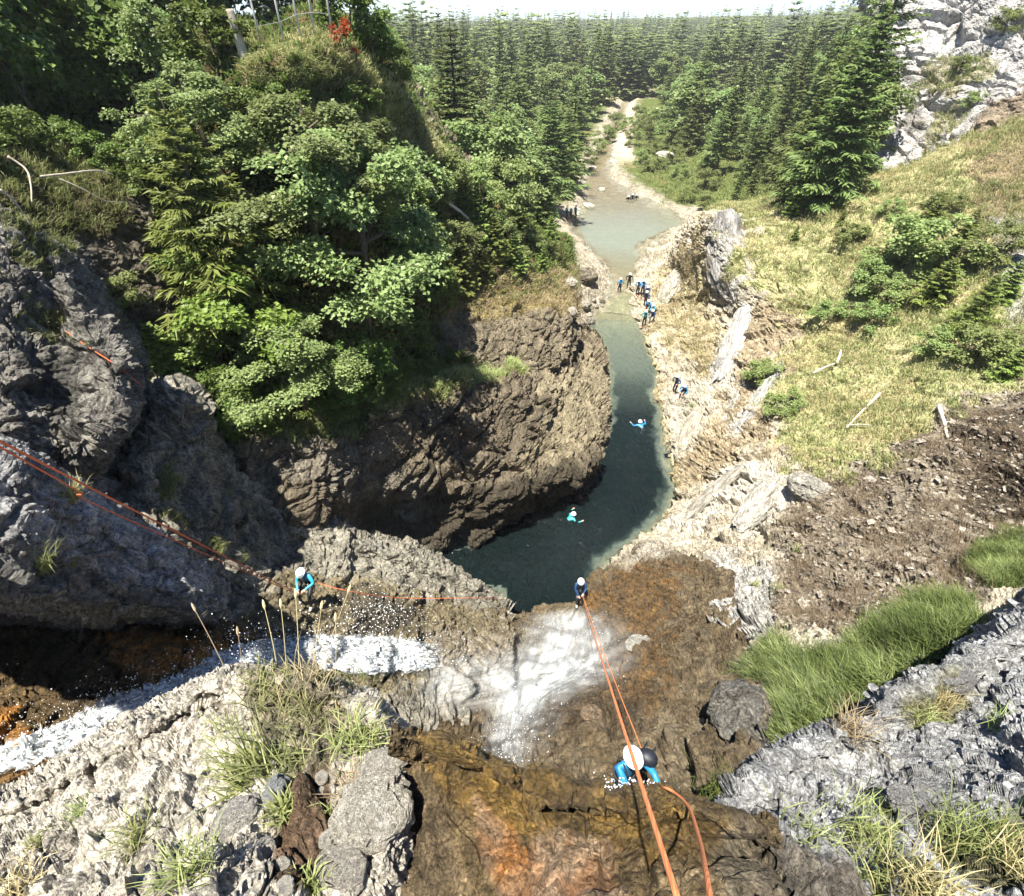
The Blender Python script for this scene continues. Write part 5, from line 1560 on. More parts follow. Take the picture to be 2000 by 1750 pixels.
for (u, v, hh, kind, w, lab) in (
        (1760, 520, 3.4, BUSH[0], 1.1, 'largest leafy bush in the middle of the grassy right slope'),
        (1800, 470, 3.0, SPY[0], 1.2, 'bushy young spruce upslope of the largest bush on the right'),
        (1820, 590, 2.8, SPY[1], 1.3, 'broad low spruce with brownish twigs on the right slope'),
        (1700, 560, 2.0, BUSH[1], 1.0, 'small green bush at the left of the bush group on the right slope'),
        (1880, 470, 2.2, SPY[2], 1.3, 'dark young spruce near the brown right wall'),
        (1890, 640, 3.2, SPN, 1.2, 'dense spruce at the right, beside the grey wall rock'),
        (1950, 590, 2.6, SPY[0], 1.2, 'young spruce against the grey rock at the right edge'),
        (1700, 640, 1.6, BUSH[2], 1.1, 'low bush under the broad spruce on the right slope'),
        (1480, 745, 1.6, BUSH[0], 1.2, 'olive bush at the edge of the brown bank, right of the slabs'),
        (1530, 800, 1.3, BUSH[1], 1.3, 'grey green bush below the brown bank on the right'),
        (1940, 500, 2.0, BUSH[2], 1.1, 'pale bush high on the right edge of the slope'),
        (1830, 430, 1.8, BUSH[1], 1.1, 'pale green bush below the pale cliff'),
        (1740, 420, 1.2, BUSH[2], 1.1, 'small bush in the grass under the pale cliff'),
        (1660, 480, 1.6, BUSH[0], 1.2, 'round bush upslope left of the bush group'),
        (1850, 540, 2.2, BUSH[1], 1.2, 'leafy bush between the broad spruce and the right wall'),
        (1730, 590, 1.8, BUSH[2], 1.2, 'leafy bush just below the largest bush'),
        (1620, 620, 1.2, BUSH[1], 1.3, 'low bush in the grass above the brown bank'),
        (1910, 700, 1.8, BUSH[0], 1.2, 'dark bush above the scree at the right'),
        (1840, 690, 1.4, BUSH[2], 1.2, 'small bush left of the dark one above the scree'),
        (1960, 740, 1.8, SPY[1], 1.2, 'low spruce at the right edge above the dark scree'),
        (1640, 440, 1.3, SPY[0], 1.2, 'small spruce in the grass right of the big dense spruce'),
        (1550, 470, 1.4, SPY[2], 1.2, 'tiny spruce beside the rock boss')):
    put('bush', kind, u, v, hh, lab, 'bush', RS, RB, w)
for (u, v, hh, k) in ((1710, 70, 2.0, 0), (1730, 160, 1.6, 1), (1870, 150, 1.6, 2), (1720, 20, 2.2, 1), (1960, 60, 1.6, 0), (1900, 210, 1.2, 2)):
    put('bush', BUSH[k], u, v, hh, 'small bush growing from a crack of the pale cliff', 'bush', 'bushes in the pale cliff', 'pale_cliff')


# ---- far forest, one mass to the horizon
def far_forest():
    g = np.random.default_rng(5)
    (tv, tf), (cv, cf, ca) = conifer(690, 1.0, 0.19, 12, 6, 3, 0.075, 0.06, 0, 0.25, 0, 0.6)
    cq = cf[0]
    pts = []
    while len(pts) < 2900:
        y = 205 + 900 * g.random() ** 1.8
        x = g.uniform(-0.42, 1.0) * y * 0.9
        u, v, d = project(np.array([x, y, 15.0]))
        if -100 < u < 2100 and not (abs(x - 55) < 9 and y < 235):
            pts.append((x, y))
    pts = np.array(pts)
    z = ground_z(pts[:, 0], pts[:, 1])
    hs = g.uniform(8, 15, len(pts)) + 9 * g.random(len(pts)) ** 3
    an = g.uniform(0, 6.28, len(pts))
    c, s = np.cos(an), np.sin(an)
    w = hs * np.where(g.random(len(pts)) < 0.3, g.uniform(1.5, 2.3, len(pts)), g.uniform(0.8, 1.4, len(pts)))
    hs = np.where(w > 1.45 * hs, hs * 0.75, hs)
    X = (cv[None, :, 0] * c[:, None] - cv[None, :, 1] * s[:, None]) * w[:, None] + pts[:, 0:1]
    Y = (cv[None, :, 0] * s[:, None] + cv[None, :, 1] * c[:, None]) * w[:, None] + pts[:, 1:2]
    Z = cv[None, :, 2] * hs[:, None] + z[:, None]
    V = np.stack([X, Y, Z], -1).reshape(-1, 3)
    F = (cq[None] + (np.arange(len(pts)) * len(cv))[:, None, None]).reshape(-1, 4)
    A = np.clip(np.tile(ca, len(pts)) + np.repeat(g.normal(0, 0.32, len(pts)), len(cv)), 0, 1)
    obj('far_forest', mesh_np('far_forest', V, F, M['pine_far'], False, {'rnd': A}), kind='stuff')


far_forest()


# ---- grass
def scatter(S, mask, n, margin=150, seed=0, bias=None):
    g = np.random.default_rng(seed)
    P, F = S.P, S.F
    a = np.linalg.norm(np.cross(P[F[:, 2]] - P[F[:, 0]], P[F[:, 3]] - P[F[:, 1]]), axis=1) / 2
    m = S.masks[mask][F].mean(1) if isinstance(mask, str) else mask[F].mean(1)
    U, Vv = S.uv
    uu, vv = U[F[:, 0]], Vv[F[:, 0]]
    w = a * m ** 1.5 * ((uu > -margin) & (uu < 2000 + margin) & (vv > -margin) & (vv < 1750 + margin))
    if bias is not None:
        w = w * bias(P[F[:, 0]])
    k = g.choice(len(F), n, p=w / w.sum())
    s, t = g.random(n)[:, None], g.random(n)[:, None]
    f = F[k]
    p = (P[f[:, 0]] * (1 - s) + P[f[:, 1]] * s) * (1 - t) + (P[f[:, 3]] * (1 - s) + P[f[:, 2]] * s) * t
    return p, S.n[f[:, 0]]


def grass_mesh(name, pts, nrm, mat, blades=7, length=0.35, width=0.02, spread=0.12, seed=0, lean=0.5, down=0.0, var=0.5, tone=0.0):
    g = np.random.default_rng(seed)
    n = len(pts) * blades
    base = np.repeat(pts, blades, 0) + g.normal(0, spread, (n, 3)) * np.array([1, 1, 0.15])
    nr = np.repeat(nrm, blades, 0)
    up = unit(nr * 0.4 + np.array([0, 0, 0.9]))
    an = g.uniform(0, 6.28, n)
    out = np.stack([np.cos(an), np.sin(an), np.zeros(n)], 1) + nr * np.array([1, 1, 0]) * down
    L = length * np.repeat(g.uniform(1 - var, 1 + var, len(pts)), blades) * g.uniform(0.6, 1.15, n)
    d1 = unit(up + out * (0.35 * lean) + g.normal(0, 0.12, (n, 3)))
    d2 = unit(up * 0.55 + out * lean + g.normal(0, 0.15, (n, 3)) - np.array([0, 0, 0.25 * lean]))
    side = unit(np.cross(d1, out + 0.01)) * (width * g.uniform(0.6, 1.3, n) / 2)[:, None]
    p0 = base - nr * 0.02
    p1 = p0 + d1 * (L * 0.55)[:, None]
    p2 = p1 + d2 * (L * 0.5)[:, None]
    V = np.stack([p0 - side, p0 + side, p1 + side * 0.8, p1 - side * 0.8, p2], 1).reshape(-1, 3)
    i = np.arange(n)[:, None] * 5
    Q = i + np.array([[0, 1, 2, 3]])
    T = i + np.array([[3, 2, 4]])
    tu = np.repeat(g.normal(0.5 + tone, 0.2, len(pts)), blades) + g.normal(0, 0.12, n)
    A = np.clip(np.repeat(tu, 5) + np.tile([-0.15, -0.15, 0.02, 0.02, 0.12], n), 0, 1)
    return mesh_np(name, V, [Q, T], M[mat], False, {'rnd': A})


def grass_patch(name, S, mask, n, mat, label=None, **kw):
    bias = kw.pop('bias', None)
    p, nr = scatter(S, mask, n, seed=kw.get('seed', 0), bias=bias)
    return obj(name, grass_mesh(name, p, nr, mat, **kw), kind='stuff')


clump = lambda f, lo, sd: (lambda P: smooth(lo - 0.2, lo + 0.2, fbm(P * f, 3, 0.5, sd)) + 0.06)
grass_patch('slope_grass', right_bank, 'grass', 11000, 'grass', blades=7, length=0.36, width=0.028, spread=0.16, seed=1, lean=0.7, down=0.3, bias=clump(0.35, -0.02, 61))
grass_patch('slope_dry_grass', right_bank, 'grass', 8500, 'grass_dry', blades=7, length=0.32, width=0.024, spread=0.16, seed=2, lean=0.9, down=0.5, bias=clump(0.35, 0.02, 77))
grass_patch('bank_dry_grass', right_bank, 'strawlight', 1500, 'grass_dry', blades=6, length=0.32, width=0.03, spread=0.16, seed=3, lean=0.8, down=0.4, bias=clump(0.5, 0.05, 78))
grass_patch('lush_grass', right_bank, 'lush', 4200, 'grass_lush', blades=9, length=0.44, width=0.013, spread=0.10, seed=4, lean=1.1, down=0.9, var=0.6)
grass_patch('lush_grass_pale', right_bank, 'lush', 1800, 'grass', blades=9, length=0.44, width=0.012, spread=0.09, seed=16, lean=1.1, down=0.9, tone=-0.1, bias=clump(0.9, 0.05, 91))
grass_patch('crest_grass', left_slope, 'crest', 2400, 'grass', blades=8, length=0.34, width=0.026, spread=0.14, seed=5, lean=1.6, down=0.8, tone=0.25)
grass_patch('crest_straw', left_slope, 'crest', 1100, 'grass_dry', blades=8, length=0.32, width=0.024, spread=0.14, seed=17, lean=1.6, down=0.8, bias=clump(0.5, 0.1, 95))
grass_patch('straw_grass', left_slope, 'straw', 2300, 'grass_dry', blades=8, length=0.42, width=0.032, spread=0.16, seed=6, lean=0.9, down=0.6, tone=-0.1)
grass_patch('rim_grass', left_slope, 'rim', 2600, 'grass', blades=8, length=0.34, width=0.02, spread=0.13, seed=7, lean=0.9, down=0.6, tone=0.1)
grass_patch('bluff_grass', lower_bulge, 'rim', 3200, 'grass', blades=8, length=0.36, width=0.02, spread=0.13, seed=8, lean=1.0, down=0.7, tone=0.15)
grass_patch('slope_undergrowth', left_slope, 'green', 7000, 'shade_leaf', blades=6, length=0.34, width=0.07, spread=0.2, seed=9, lean=1.1)
grass_patch('wood_undergrowth', gully, 'green', 4500, 'shade_leaf', blades=6, length=0.45, width=0.09, spread=0.25, seed=10, lean=1.1, tone=-0.2)
grass_patch('mossy_grass', gully, 'moss', 3200, 'grass', blades=7, length=0.3, width=0.022, spread=0.15, seed=11, lean=1.0, down=0.6, tone=-0.2)
grass_patch('meadow_grass', SHEETS['valley_ground'], 'grass', 9000, 'grass', blades=5, length=0.6, width=0.09, spread=0.4, seed=12, lean=0.8, bias=lambda P: smooth(42, 46, P[:, 1]) * smooth(60, 20, np.abs(P[:, 0] - 16)))
M['brush'] = leaf_material('dead_brush', (0.07, 0.05, 0.03), (0.24, 0.18, 0.11), 0.2, 0.7, 0.02)
grass_patch('scree_brush', right_bank, 'scree', 3000, 'brush', blades=8, length=0.3, width=0.010, spread=0.15, seed=18, lean=1.3, down=0.4, bias=clump(0.6, 0.0, 97))
grass_patch('cliff_tufts', pale_cliff, 'tuft', 700, 'grass', blades=8, length=0.4, width=0.03, spread=0.14, seed=13, lean=1.0, down=0.6, tone=0.1)
grass_patch('pillar_tufts', pillar, 'tuft', 260, 'grass', blades=9, length=0.22, width=0.012, spread=0.06, seed=14, lean=1.0, down=0.6, tone=-0.1)
grass_patch('wall_tufts', climb, 'tuft', 220, 'grass', blades=9, length=0.22, width=0.014, spread=0.07, seed=15, lean=1.0, down=0.6)
# ================================================================== people
M['suit_black'] = plain('black_neoprene', (0.012, 0.013, 0.016), 0.45, 0.5, 30, 0.3)
M['suit_blue'] = plain('blue_jacket', (0.02, 0.19, 0.42), 0.45, 0.5, 18, 0.25)
M['suit_cyan'] = plain('bright_blue_jacket', (0.03, 0.33, 0.52), 0.45, 0.5, 18, 0.25)
M['suit_navy'] = plain('navy_jacket', (0.010, 0.05, 0.14), 0.45, 0.5, 18, 0.25)
M['suit_teal'] = plain('teal_jacket', (0.015, 0.28, 0.31), 0.45, 0.5, 18, 0.25)
M['skin'] = plain('skin', (0.56, 0.32, 0.23), 0.55, 0.4, 30, 0.12)
M['boot_red'] = plain('red_boots', (0.50, 0.055, 0.025), 0.55, 0.4, 30, 0.2)
M['boot_grey'] = plain('grey_boots', (0.42, 0.42, 0.42), 0.6, 0.4, 30, 0.25)
M['helmet'] = plain('white_helmet', (0.82, 0.82, 0.80), 0.28, 0.5, 30, 0.05)
M['harness'] = plain('harness_webbing', (0.03, 0.03, 0.035), 0.7, 0.3, 60, 0.3)
M['pack'] = plain('black_pack', (0.012, 0.014, 0.022), 0.5, 0.4, 40, 0.3, 0.3)
M['eye'] = plain('eye_dark', (0.02, 0.015, 0.012), 0.3, 0.5)

# segment list: joint a, joint b, zone (0 jacket, 1 trousers, 2 boots, 3 skin)
SEGS = [('pelvis', 'belly', 1), ('belly', 'chest', 0), ('chest', 'neck', 0), ('neck', 'head', 3), ('head', 'crown', 3)]
for s in 'LR':
    SEGS += [('chest', 'sh' + s, 0), ('sh' + s, 'el' + s, 0), ('el' + s, 'wr' + s, 0), ('wr' + s, 'pa' + s, 3),
             ('pelvis', 'hip' + s, 1), ('hip' + s, 'kn' + s, 1), ('kn' + s, 'an' + s, 1), ('an' + s, 'to' + s, 2)]
RAD = dict(pelvis=(.15, .115), belly=(.135, .10), chest=(.165, .115), neck=(.058, .06), head=(.082, .095), crown=(.07, .08), sh=(.075, .07), el=(.05, .05), wr=(.036, .034),
           pa=(.034, .026), hip=(.105, .10), kn=(.068, .07), an=(.048, .05), to=(.045, .038))


def pose(pelvis=(0, 0, .93), lean=0.05, turn=0.0, head=(0, .03), arms=((.28, .05, .95), (.28, .05, .95)), el=None, feet=((-.12, 0, 0), (.12, 0, 0)), knee=0.08, toe=(0, .16, .0)):
    """figure facing +Y with its feet at z = 0; arms: wrist places relative to the figure"""
    p = np.array(pelvis, float)
    J = {'pelvis': p}
    sl, cl = math.sin(lean), math.cos(lean)
    up = np.array([0, sl, cl])
    J['belly'] = p + up * .18
    J['chest'] = p + up * .38
    J['neck'] = p + up * .53
    hd = unit(np.array([head[0], head[1] + sl * 0.6, 1.0]))
    J['head'] = J['neck'] + hd * .13
    J['crown'] = J['head'] + hd * .09
    for s, sg, w in (('L', -1, arms[0]), ('R', 1, arms[1])):
        J['sh' + s] = p + up * .46 + np.array([sg * .185, 0, 0])
        wr = np.array([sg * w[0] if len(w) == 3 else w[0], w[1], w[2]], float)
        sh = J['sh' + s]
        v = wr - sh
        L = np.linalg.norm(v)
        if L > .54:
            wr = sh + v / L * .54
            v = wr - sh
            L = .54
        bend = math.sqrt(max(0.0004, .275 ** 2 - (L / 2) ** 2))
        od = np.array([sg * .75, -.35, -.55])
        od = unit(od - v / L * np.dot(od, v / L))
        J['el' + s] = sh + v / 2 + od * bend
        J['wr' + s] = wr
        J['pa' + s] = wr + unit(wr - J['el' + s]) * .085
    for s, sg, f in (('L', -1, feet[0]), ('R', 1, feet[1])):
        J['hip' + s] = p + np.array([sg * .095, 0, -.06])
        an = np.array([f[0], f[1], f[2] + .075])
        v = an - J['hip' + s]
        L = np.linalg.norm(v)
        if L > .83:
            an = J['hip' + s] + v / L * .83
            v = an - J['hip' + s]
            L = .83
        bend = math.sqrt(max(knee ** 2 * .02, .418 ** 2 - (L / 2) ** 2))
        od = np.array([sg * .18, 1.0, .25])
        od = unit(od - v / L * np.dot(od, v / L))
        J['kn' + s] = J['hip' + s] + v / 2 + od * bend
        J['an' + s] = an
        J['to' + s] = an + np.array([sg * .03, toe[1], -.03 + toe[2]])
    return J


def body_mesh(name, J, fingers=True):
    names = list(J)
    P = [J[k] for k in names]
    R = [RAD[k if k in RAD else k[:-1]] for k in names]
    idx = {k: i for i, k in enumerate(names)}
    E = [(idx[a], idx[b]) for a, b, z in SEGS]
    segs = [(J[a], J[b], z, (R[idx[a]][0] + R[idx[b]][0]) / 2) for a, b, z in SEGS]
    # nose
    fw = unit(np.cross(unit(J['shR'] - J['shL']), np.array([0, 0, 1.0]))) * -1
    fwd = -unit(np.cross(np.array([0, 0, 1.0]), unit(J['shR'] - J['shL']))) * -1
    nose = J['head'] + fwd * .105
    P.append(nose)
    R.append((.016, .016))
    E.append((idx['head'], len(P) - 1))
    segs.append((J['head'], nose, 3, .05))
    if fingers:
        for s, sg in (('L', -1), ('R', 1)):
            w, pa = J['wr' + s], J['pa' + s]
            d = unit(pa - w)
            side = unit(np.cross(d, np.array([0, 0, 1.0])))
            dn = unit(np.cross(side, d)) * -1
            for q, (o, L) in enumerate(((-.030, .060), (-.011, .074), (.010, .070), (.028, .056))):
                r0 = pa + side * o
                k1 = r0 + d * L * .55 + dn * .010
                k2 = k1 + d * L * .30 + dn * L * .42
                a = len(P)
                P += [r0, k1, k2]
                R += [(.0105, .0105), (.0098, .0098), (.0085, .0085)]
                E += [(idx['pa' + s], a), (a, a + 1), (a + 1, a + 2)]
                segs.append((r0, k2, 3, .01))
            t0 = w + d * .03 + side * .034 * sg
            t1 = t0 + unit(side * sg + d) * .035
            t2 = t1 + unit(d + dn * .6) * .032
            a = len(P)
            P += [t0, t1, t2]
            R += [(.0125, .0125), (.011, .011), (.0095, .0095)]
            E += [(idx['wr' + s], a), (a, a + 1), (a + 1, a + 2)]
            segs.append((t0, t2, 3, .012))
    me = bpy.data.meshes.new(name + '_skel')
    me.from_pydata([tuple(p) for p in P], E, [])
    o = bpy.data.objects.new(name + '_skel', me)
    SC.collection.objects.link(o)
    md = o.modifiers.new('skin', 'SKIN')
    md.use_smooth_shade = True
    md.branch_smoothing = 0.4
    for i, sv in enumerate(me.skin_vertices[0].data):
        sv.radius = R[i]
        sv.use_root = (i == 0)
    sb = o.modifiers.new('sub', 'SUBSURF')
    sb.levels = sb.render_levels = 1
    dg = bpy.context.evaluated_depsgraph_get()
    out = bpy.data.meshes.new_from_object(o.evaluated_get(dg))
    bpy.data.objects.remove(o)
    out.name = name
    n = len(out.polygons)
    C = np.zeros(n * 3)
    out.polygons.foreach_get('center', C)
    C = C.reshape(-1, 3)
    best = np.full(n, 1e9)
    zone = np.zeros(n, int)
    for a, b, z, r in segs:
        v = b - a
        t = np.clip(((C - a) @ v) / (v @ v + 1e-9), 0, 1)
        d = np.linalg.norm(C - a - t[:, None] * v, axis=1) / (r + .01)
        m = d < best
        best[m] = d[m]
        zone[m] = z
    out.materials.clear()
    for mm in ('suit_blue', 'suit_black', 'boot_red', 'skin'):
        out.materials.append(M[mm])
    out.polygons.foreach_set('material_index', zone.astype(np.int32))
    out.polygons.foreach_set('use_smooth', np.ones(n, bool))
    return out


def helmet_mesh():
    b = Build()
    nu, nv = 20, 7
    V = []
    for j in range(nv):
        th = (j / (nv - 1)) * math.radians(98)
        for i in range(nu):
            a = i * 2 * math.pi / nu
            flare = 1.0 + (0.05 if j == nv - 1 else 0)
            V.append((0.118 * math.sin(th) * math.cos(a) * flare, 0.142 * math.sin(th) * math.sin(a) * flare, 0.125 * math.cos(th)))
    V = np.array(V)
    i = np.arange(nv - 1)[:, None] * nu
    k = np.arange(nu)[None, :]
    Q = np.stack([i + k, i + nu + k, i + nu + (k + 1) % nu, i + (k + 1) % nu], -1).reshape(-1, 4)
    b.add(V, Q)
    an = np.linspace(0, 2 * math.pi, 25)
    b.tube(np.stack([0.123 * np.cos(an), 0.148 * np.sin(an), np.full(25, -0.016)], 1), 0.008, 5)
    for x in (-0.035, 0.035):                                    # raised ribs along the shell
        t = np.linspace(-1.1, 1.1, 9)
        b.tube(np.stack([np.full(9, x), 0.139 * np.sin(t), 0.121 * np.cos(t)], 1), 0.006, 4)
    return b.mesh('helmet', M['helmet'], True)


HELMET = helmet_mesh()
_b = Build()
for _x in (-.115, .115):
    _b.tube([(_x, .02, -.01), (_x * .8, .05, -.09), (_x * .25, .075, -.145), (0, .08, -.15)], .007, 4)
CHIN = _b.mesh('chin_strap', M['harness'])
M['metal'] = plain('alloy', (0.55, 0.56, 0.58), 0.3, 0.5, 30, 0.1, 0, 0, 0.9)
_b = Build()
_t = np.linspace(0, 2 * math.pi, 13)
_b.tube(np.stack([.034 * np.cos(_t), 0 * _t, .034 * np.sin(_t)], 1), .007, 5)
_b.tube(np.stack([.022 * np.cos(_t), 0 * _t, .056 + .022 * np.sin(_t)], 1), .007, 5)
DESC = _b.mesh('descender', M['metal'], True)


def strap_mesh(J):
    b = Build()
    an = np.linspace(0, 2 * math.pi, 17)
    c = J['pelvis'] + np.array([0, 0, .07])
    b.tube(np.stack([c[0] + .172 * np.cos(an), c[1] + .135 * np.sin(an), np.full(17, c[2])], 1), .018, 5)
    for s in 'LR':
        h = J['hip' + s] * .72 + J['kn' + s] * .28
        d = unit(J['kn' + s] - J['hip' + s])
        e1 = unit(np.cross(d, np.array([0.3, 1, 0.2])))
        e2 = np.cross(d, e1)
        b.tube(np.array([h + .108 * (math.cos(a) * e1 + math.sin(a) * e2) for a in an]), .014, 5)
    for sg in (-1, 1):
        sh = J['shR' if sg > 0 else 'shL'] * .6 + J['neck'] * .4
        b.tube([c + np.array([sg * .08, .13, 0]), J['chest'] + np.array([sg * .09, .125, 0]), sh + np.array([0, .03, .05]), J['chest'] + np.array([sg * .09, -.125, 0]), c + np.array([sg * .06, -.13, 0])], .012, 4)
    return b.mesh('harness', M['harness'])


def face_mesh(J):
    b = Build()
    oct_v = np.array([(1, 0, 0), (-1, 0, 0), (0, 1, 0), (0, -1, 0), (0, 0, 1), (0, 0, -1)]) * .009
    oct_f = np.array([(0, 2, 4), (2, 1, 4), (1, 3, 4), (3, 0, 4), (2, 0, 5), (1, 2, 5), (3, 1, 5), (0, 3, 5)])
    for x in (-.032, .032):
        b.add(oct_v + J['head'] + np.array([x, .084, .028]), T=oct_f)
    m = J['head'] + np.array([0, .088, -.035])
    b.tube([m + np.array([-.022, -.006, 0]), m, m + np.array([.022, -.006, 0])], .004, 4)
    return b.mesh('face_features', M['eye'])


POSES = {
    'stand': pose(),
    'stand_b': pose(lean=.12, head=(.1, .2), arms=((.22, .22, 1.05), (.3, .0, .95)), feet=((-.14, .05, 0), (.12, -.1, 0))),
    'bend': pose(pelvis=(0, -.1, .78), lean=.55, head=(0, .5), arms=((.2, .45, .75), (.15, .5, .85)), feet=((-.16, -.05, 0), (.16, .1, 0))),
    'crouch': pose(pelvis=(0, -.15, .5), lean=.55, head=(0, .3), arms=((.2, .4, .5), (.2, .35, .55)), feet=((-.15, .02, 0), (.15, .1, 0))),
    'sit': pose(pelvis=(0, -.2, .17), lean=.2, head=(0, .1), arms=((.2, .15, .35), (.2, .15, .35)), feet=((-.18, .35, 0), (.16, .4, 0))),
    'abseil': pose(pelvis=(0, -.28, .92), lean=.12, head=(.05, .35), arms=((.07, .12, 1.12), (.12, .1, .98)), feet=((-.14, .10, 0.0), (.15, .12, .28))),
    'abseil_b': pose(pelvis=(0, -.32, .80), lean=.2, head=(-.05, .45), arms=((.20, .10, 1.02), (.06, .14, .92)), feet=((-.16, .12, 0.05), (.16, .1, .2))),
    'abseil_c': pose(pelvis=(0, -.30, .85), lean=.05, head=(-.1, .05), arms=((.22, .22, 1.22), (.02, .25, 1.1)), feet=((-.16, .12, 0), (.18, .1, .2))),
    'swim': pose(pelvis=(0, -.42, -.16), lean=1.15, head=(0, -.5), arms=((.48, .35, .0), (.48, .28, .0)), feet=((-.2, -1.1, -.3), (.2, -1.15, -.35))),
}
POSE_MESH = {}


def person(where, kind, yaw, jacket, label, boots='boot_red', group=None, fingers=False, pack=False, rel=True, helmet_col='helmet', scale=1.0):
    J = POSES[kind]
    key = (kind, fingers)
    if key not in POSE_MESH:
        POSE_MESH[key] = (body_mesh('body_' + kind, J, fingers), strap_mesh(J), face_mesh(J))
    bm, hm, fm = POSE_MESH[key]
    root = empty('person', where, label, 'person', group, yaw)
    root.scale = (scale,) * 3
    b = bpy.data.objects.new('body', bm)
    link(b, root)
    for i, mm in enumerate((jacket, 'suit_black', boots)):
        b.material_slots[i].link = 'OBJECT'
        b.material_slots[i].material = M[mm]
    h = bpy.data.objects.new('helmet', HELMET)
    link(h, root)
    up = Vector(J['crown'] - J['neck']).normalized()
    h.location = J['head'] + np.array(up) * .035
    h.rotation_euler = Vector((0, 0, 1)).rotation_difference(up).to_euler()
    h.scale = (1.06, 1.02, 1.05)
    link(bpy.data.objects.new('chin_strap', CHIN), h)
    if kind.startswith('abseil'):
        d = bpy.data.objects.new('descender', DESC)
        link(d, root)
        d.location = J['pelvis'] + np.array([0, .20, .12])
    link(bpy.data.objects.new('harness', hm), root)
    link(bpy.data.objects.new('face_features', fm), root)
    return root


def wp(root, kind, joint):
    J = POSES[kind][joint]
    c, s = math.cos(root.rotation_euler.z), math.sin(root.rotation_euler.z)
    k = root.scale[0]
    return np.array(root.location) + k * np.array([J[0] * c - J[1] * s, J[0] * s + J[1] * c, J[2]])


# the abseiler on the wall to the left, seen from above; faces the wall (towards the camera)
h = surf(603, 1188, ('gorge_wall',))
ab_left = person(h[0] + np.array([0, 0.12, 0.02]), 'abseil_b', math.pi - 0.25, 'suit_cyan', 'abseiler in bright blue jacket and white helmet on the left gorge wall', 'boot_grey', 'abseilers on ropes', True)
h = surf(1131, 1190, ('gorge_bowl',))
ab_mid = person(h[0] + np.array([0, 0.12, 0.02]), 'abseil', math.pi + 0.1, 'suit_navy', 'abseiler in navy suit hanging above the pool at the lip of the fall', 'boot_grey', 'abseilers on ropes', True, scale=1.02)
h = surf(1225, 1604, ('gorge_bowl',))
ab_near = person(h[0] + np.array([0, 0.1, 0.0]), 'abseil_c', math.pi + 0.35, 'suit_blue', 'nearest abseiler, white helmet and blue shoulder just below the ledge', 'boot_grey', 'abseilers on ropes', True)
# tackle bag worn by the nearest abseiler
bb = Build()
an = np.linspace(0, 2 * math.pi, 13)[:-1]
prof = [(0, 0.0), (.12, 0.0), (.15, .04), (.15, .36), (.13, .44), (.05, .47), (0, .47)]
Vb = np.array([(r * math.cos(a), r * .8 * math.sin(a), z) for r, z in prof for a in an])
i0 = np.arange(len(prof) - 1)[:, None] * 12
k0 = np.arange(12)[None, :]
bb.add(Vb, np.stack([i0 + k0, i0 + (k0 + 1) % 12, i0 + 12 + (k0 + 1) % 12, i0 + 12 + k0], -1).reshape(-1, 4))
bag = obj('backpack', bb.mesh('backpack', M['pack'], True), None, 'black tackle bag on the back of the nearest abseiler', 'backpack')
bag.location = wp(ab_near, 'abseil_c', 'chest') + np.array([.26, .12, -.28])
bag.rotation_euler = (0.15, 0.1, -0.5)
for _x in (-.06, .06):
    _b = Build()
    _b.tube([(_x, .12, .40), (_x * 1.1, .2, .3), (_x, .13, .1)], .012, 5)
    obj('strap', _b.mesh('strap', M['harness']), bag)

# two people on the rock beside the pool
h = hit(1317, 768)
person(h[0] - np.array([0, 0, .03]), 'stand_b', 2.2, 'suit_navy', 'person in navy and blue with red boots standing by the pool edge', group='people beside the pool', fingers=True)
h = hit(1327, 774)
person(h[0] + np.array([.25, 0, -.02]), 'crouch', 2.6, 'suit_blue', 'crouching person in blue next to the one standing by the pool', group='people beside the pool', fingers=True)

# the queue on the rocks between the pools
Q = [(1209, 573, 'stand', 0.2, 'suit_blue', 'leftmost person of the queue between the pools, blue jacket'),
     (1227, 563, 'stand_b', 3.0, 'suit_black', 'person all in black with red boots, second from the left of the queue'),
     (1245, 577, 'stand_b', 2.4, 'suit_blue', 'person in blue at the left of the tight group in the queue'),
     (1254, 577, 'stand', 2.6, 'suit_blue', 'person in blue close behind the leader of the tight group'),
     (1262, 583, 'bend', 2.9, 'suit_navy', 'person in navy leaning forward in the middle of the queue'),
     (1260, 599, 'stand_b', 2.5, 'suit_navy', 'person in dark suit below the leaning one in the queue'),
     (1266, 611, 'bend', 2.2, 'suit_blue', 'bending person in blue in the lower part of the queue'),
     (1276, 615, 'crouch', 2.0, 'suit_cyan', 'crouching person in bright blue at the right of the queue'),
     (1257, 638, 'stand', 2.8, 'suit_teal', 'person in teal with red boots at the lower end of the queue'),
     (1273, 630, 'bend', 2.5, 'suit_navy', 'stooping person in navy at the lower right end of the queue')]
for u, v, k, yaw, jk, lab in Q:
    h = hit(u, v)
    person(h[0] - np.array([0, 0, .03]), k, yaw, jk, lab, group='queue of people between the pools', scale=1.0)
for u, v, k, jk, lab in ((1106, 430, 'stand', 'suit_blue', 'left one of three people in blue on the far left shore'),
                         (1114, 431, 'stand_b', 'suit_cyan', 'middle one of three people in blue on the far left shore'),
                         (1123, 428, 'stand', 'suit_cyan', 'right one of three people in blue on the far left shore')):
    h = hit(u, v)
    person(h[0] - np.array([0, 0, .03]), k, -1.2, jk, lab, group='people on the far left shore', scale=1.1)
for u, v, k, lab in ((1226, 396, 'sit', 'left one of three dark figures sitting beyond the upper pool'), (1234, 395, 'crouch', 'middle one of three dark figures sitting beyond the upper pool'),
                     (1242, 393, 'sit', 'right one of three dark figures sitting beyond the upper pool')):
    h = hit(u, v)
    person(h[0] - np.array([0, 0, .03]), k, 3.0, 'suit_black', lab, 'boot_grey', group='figures beyond the upper pool', scale=1.15)
p = at_z(1250, 832, 0)
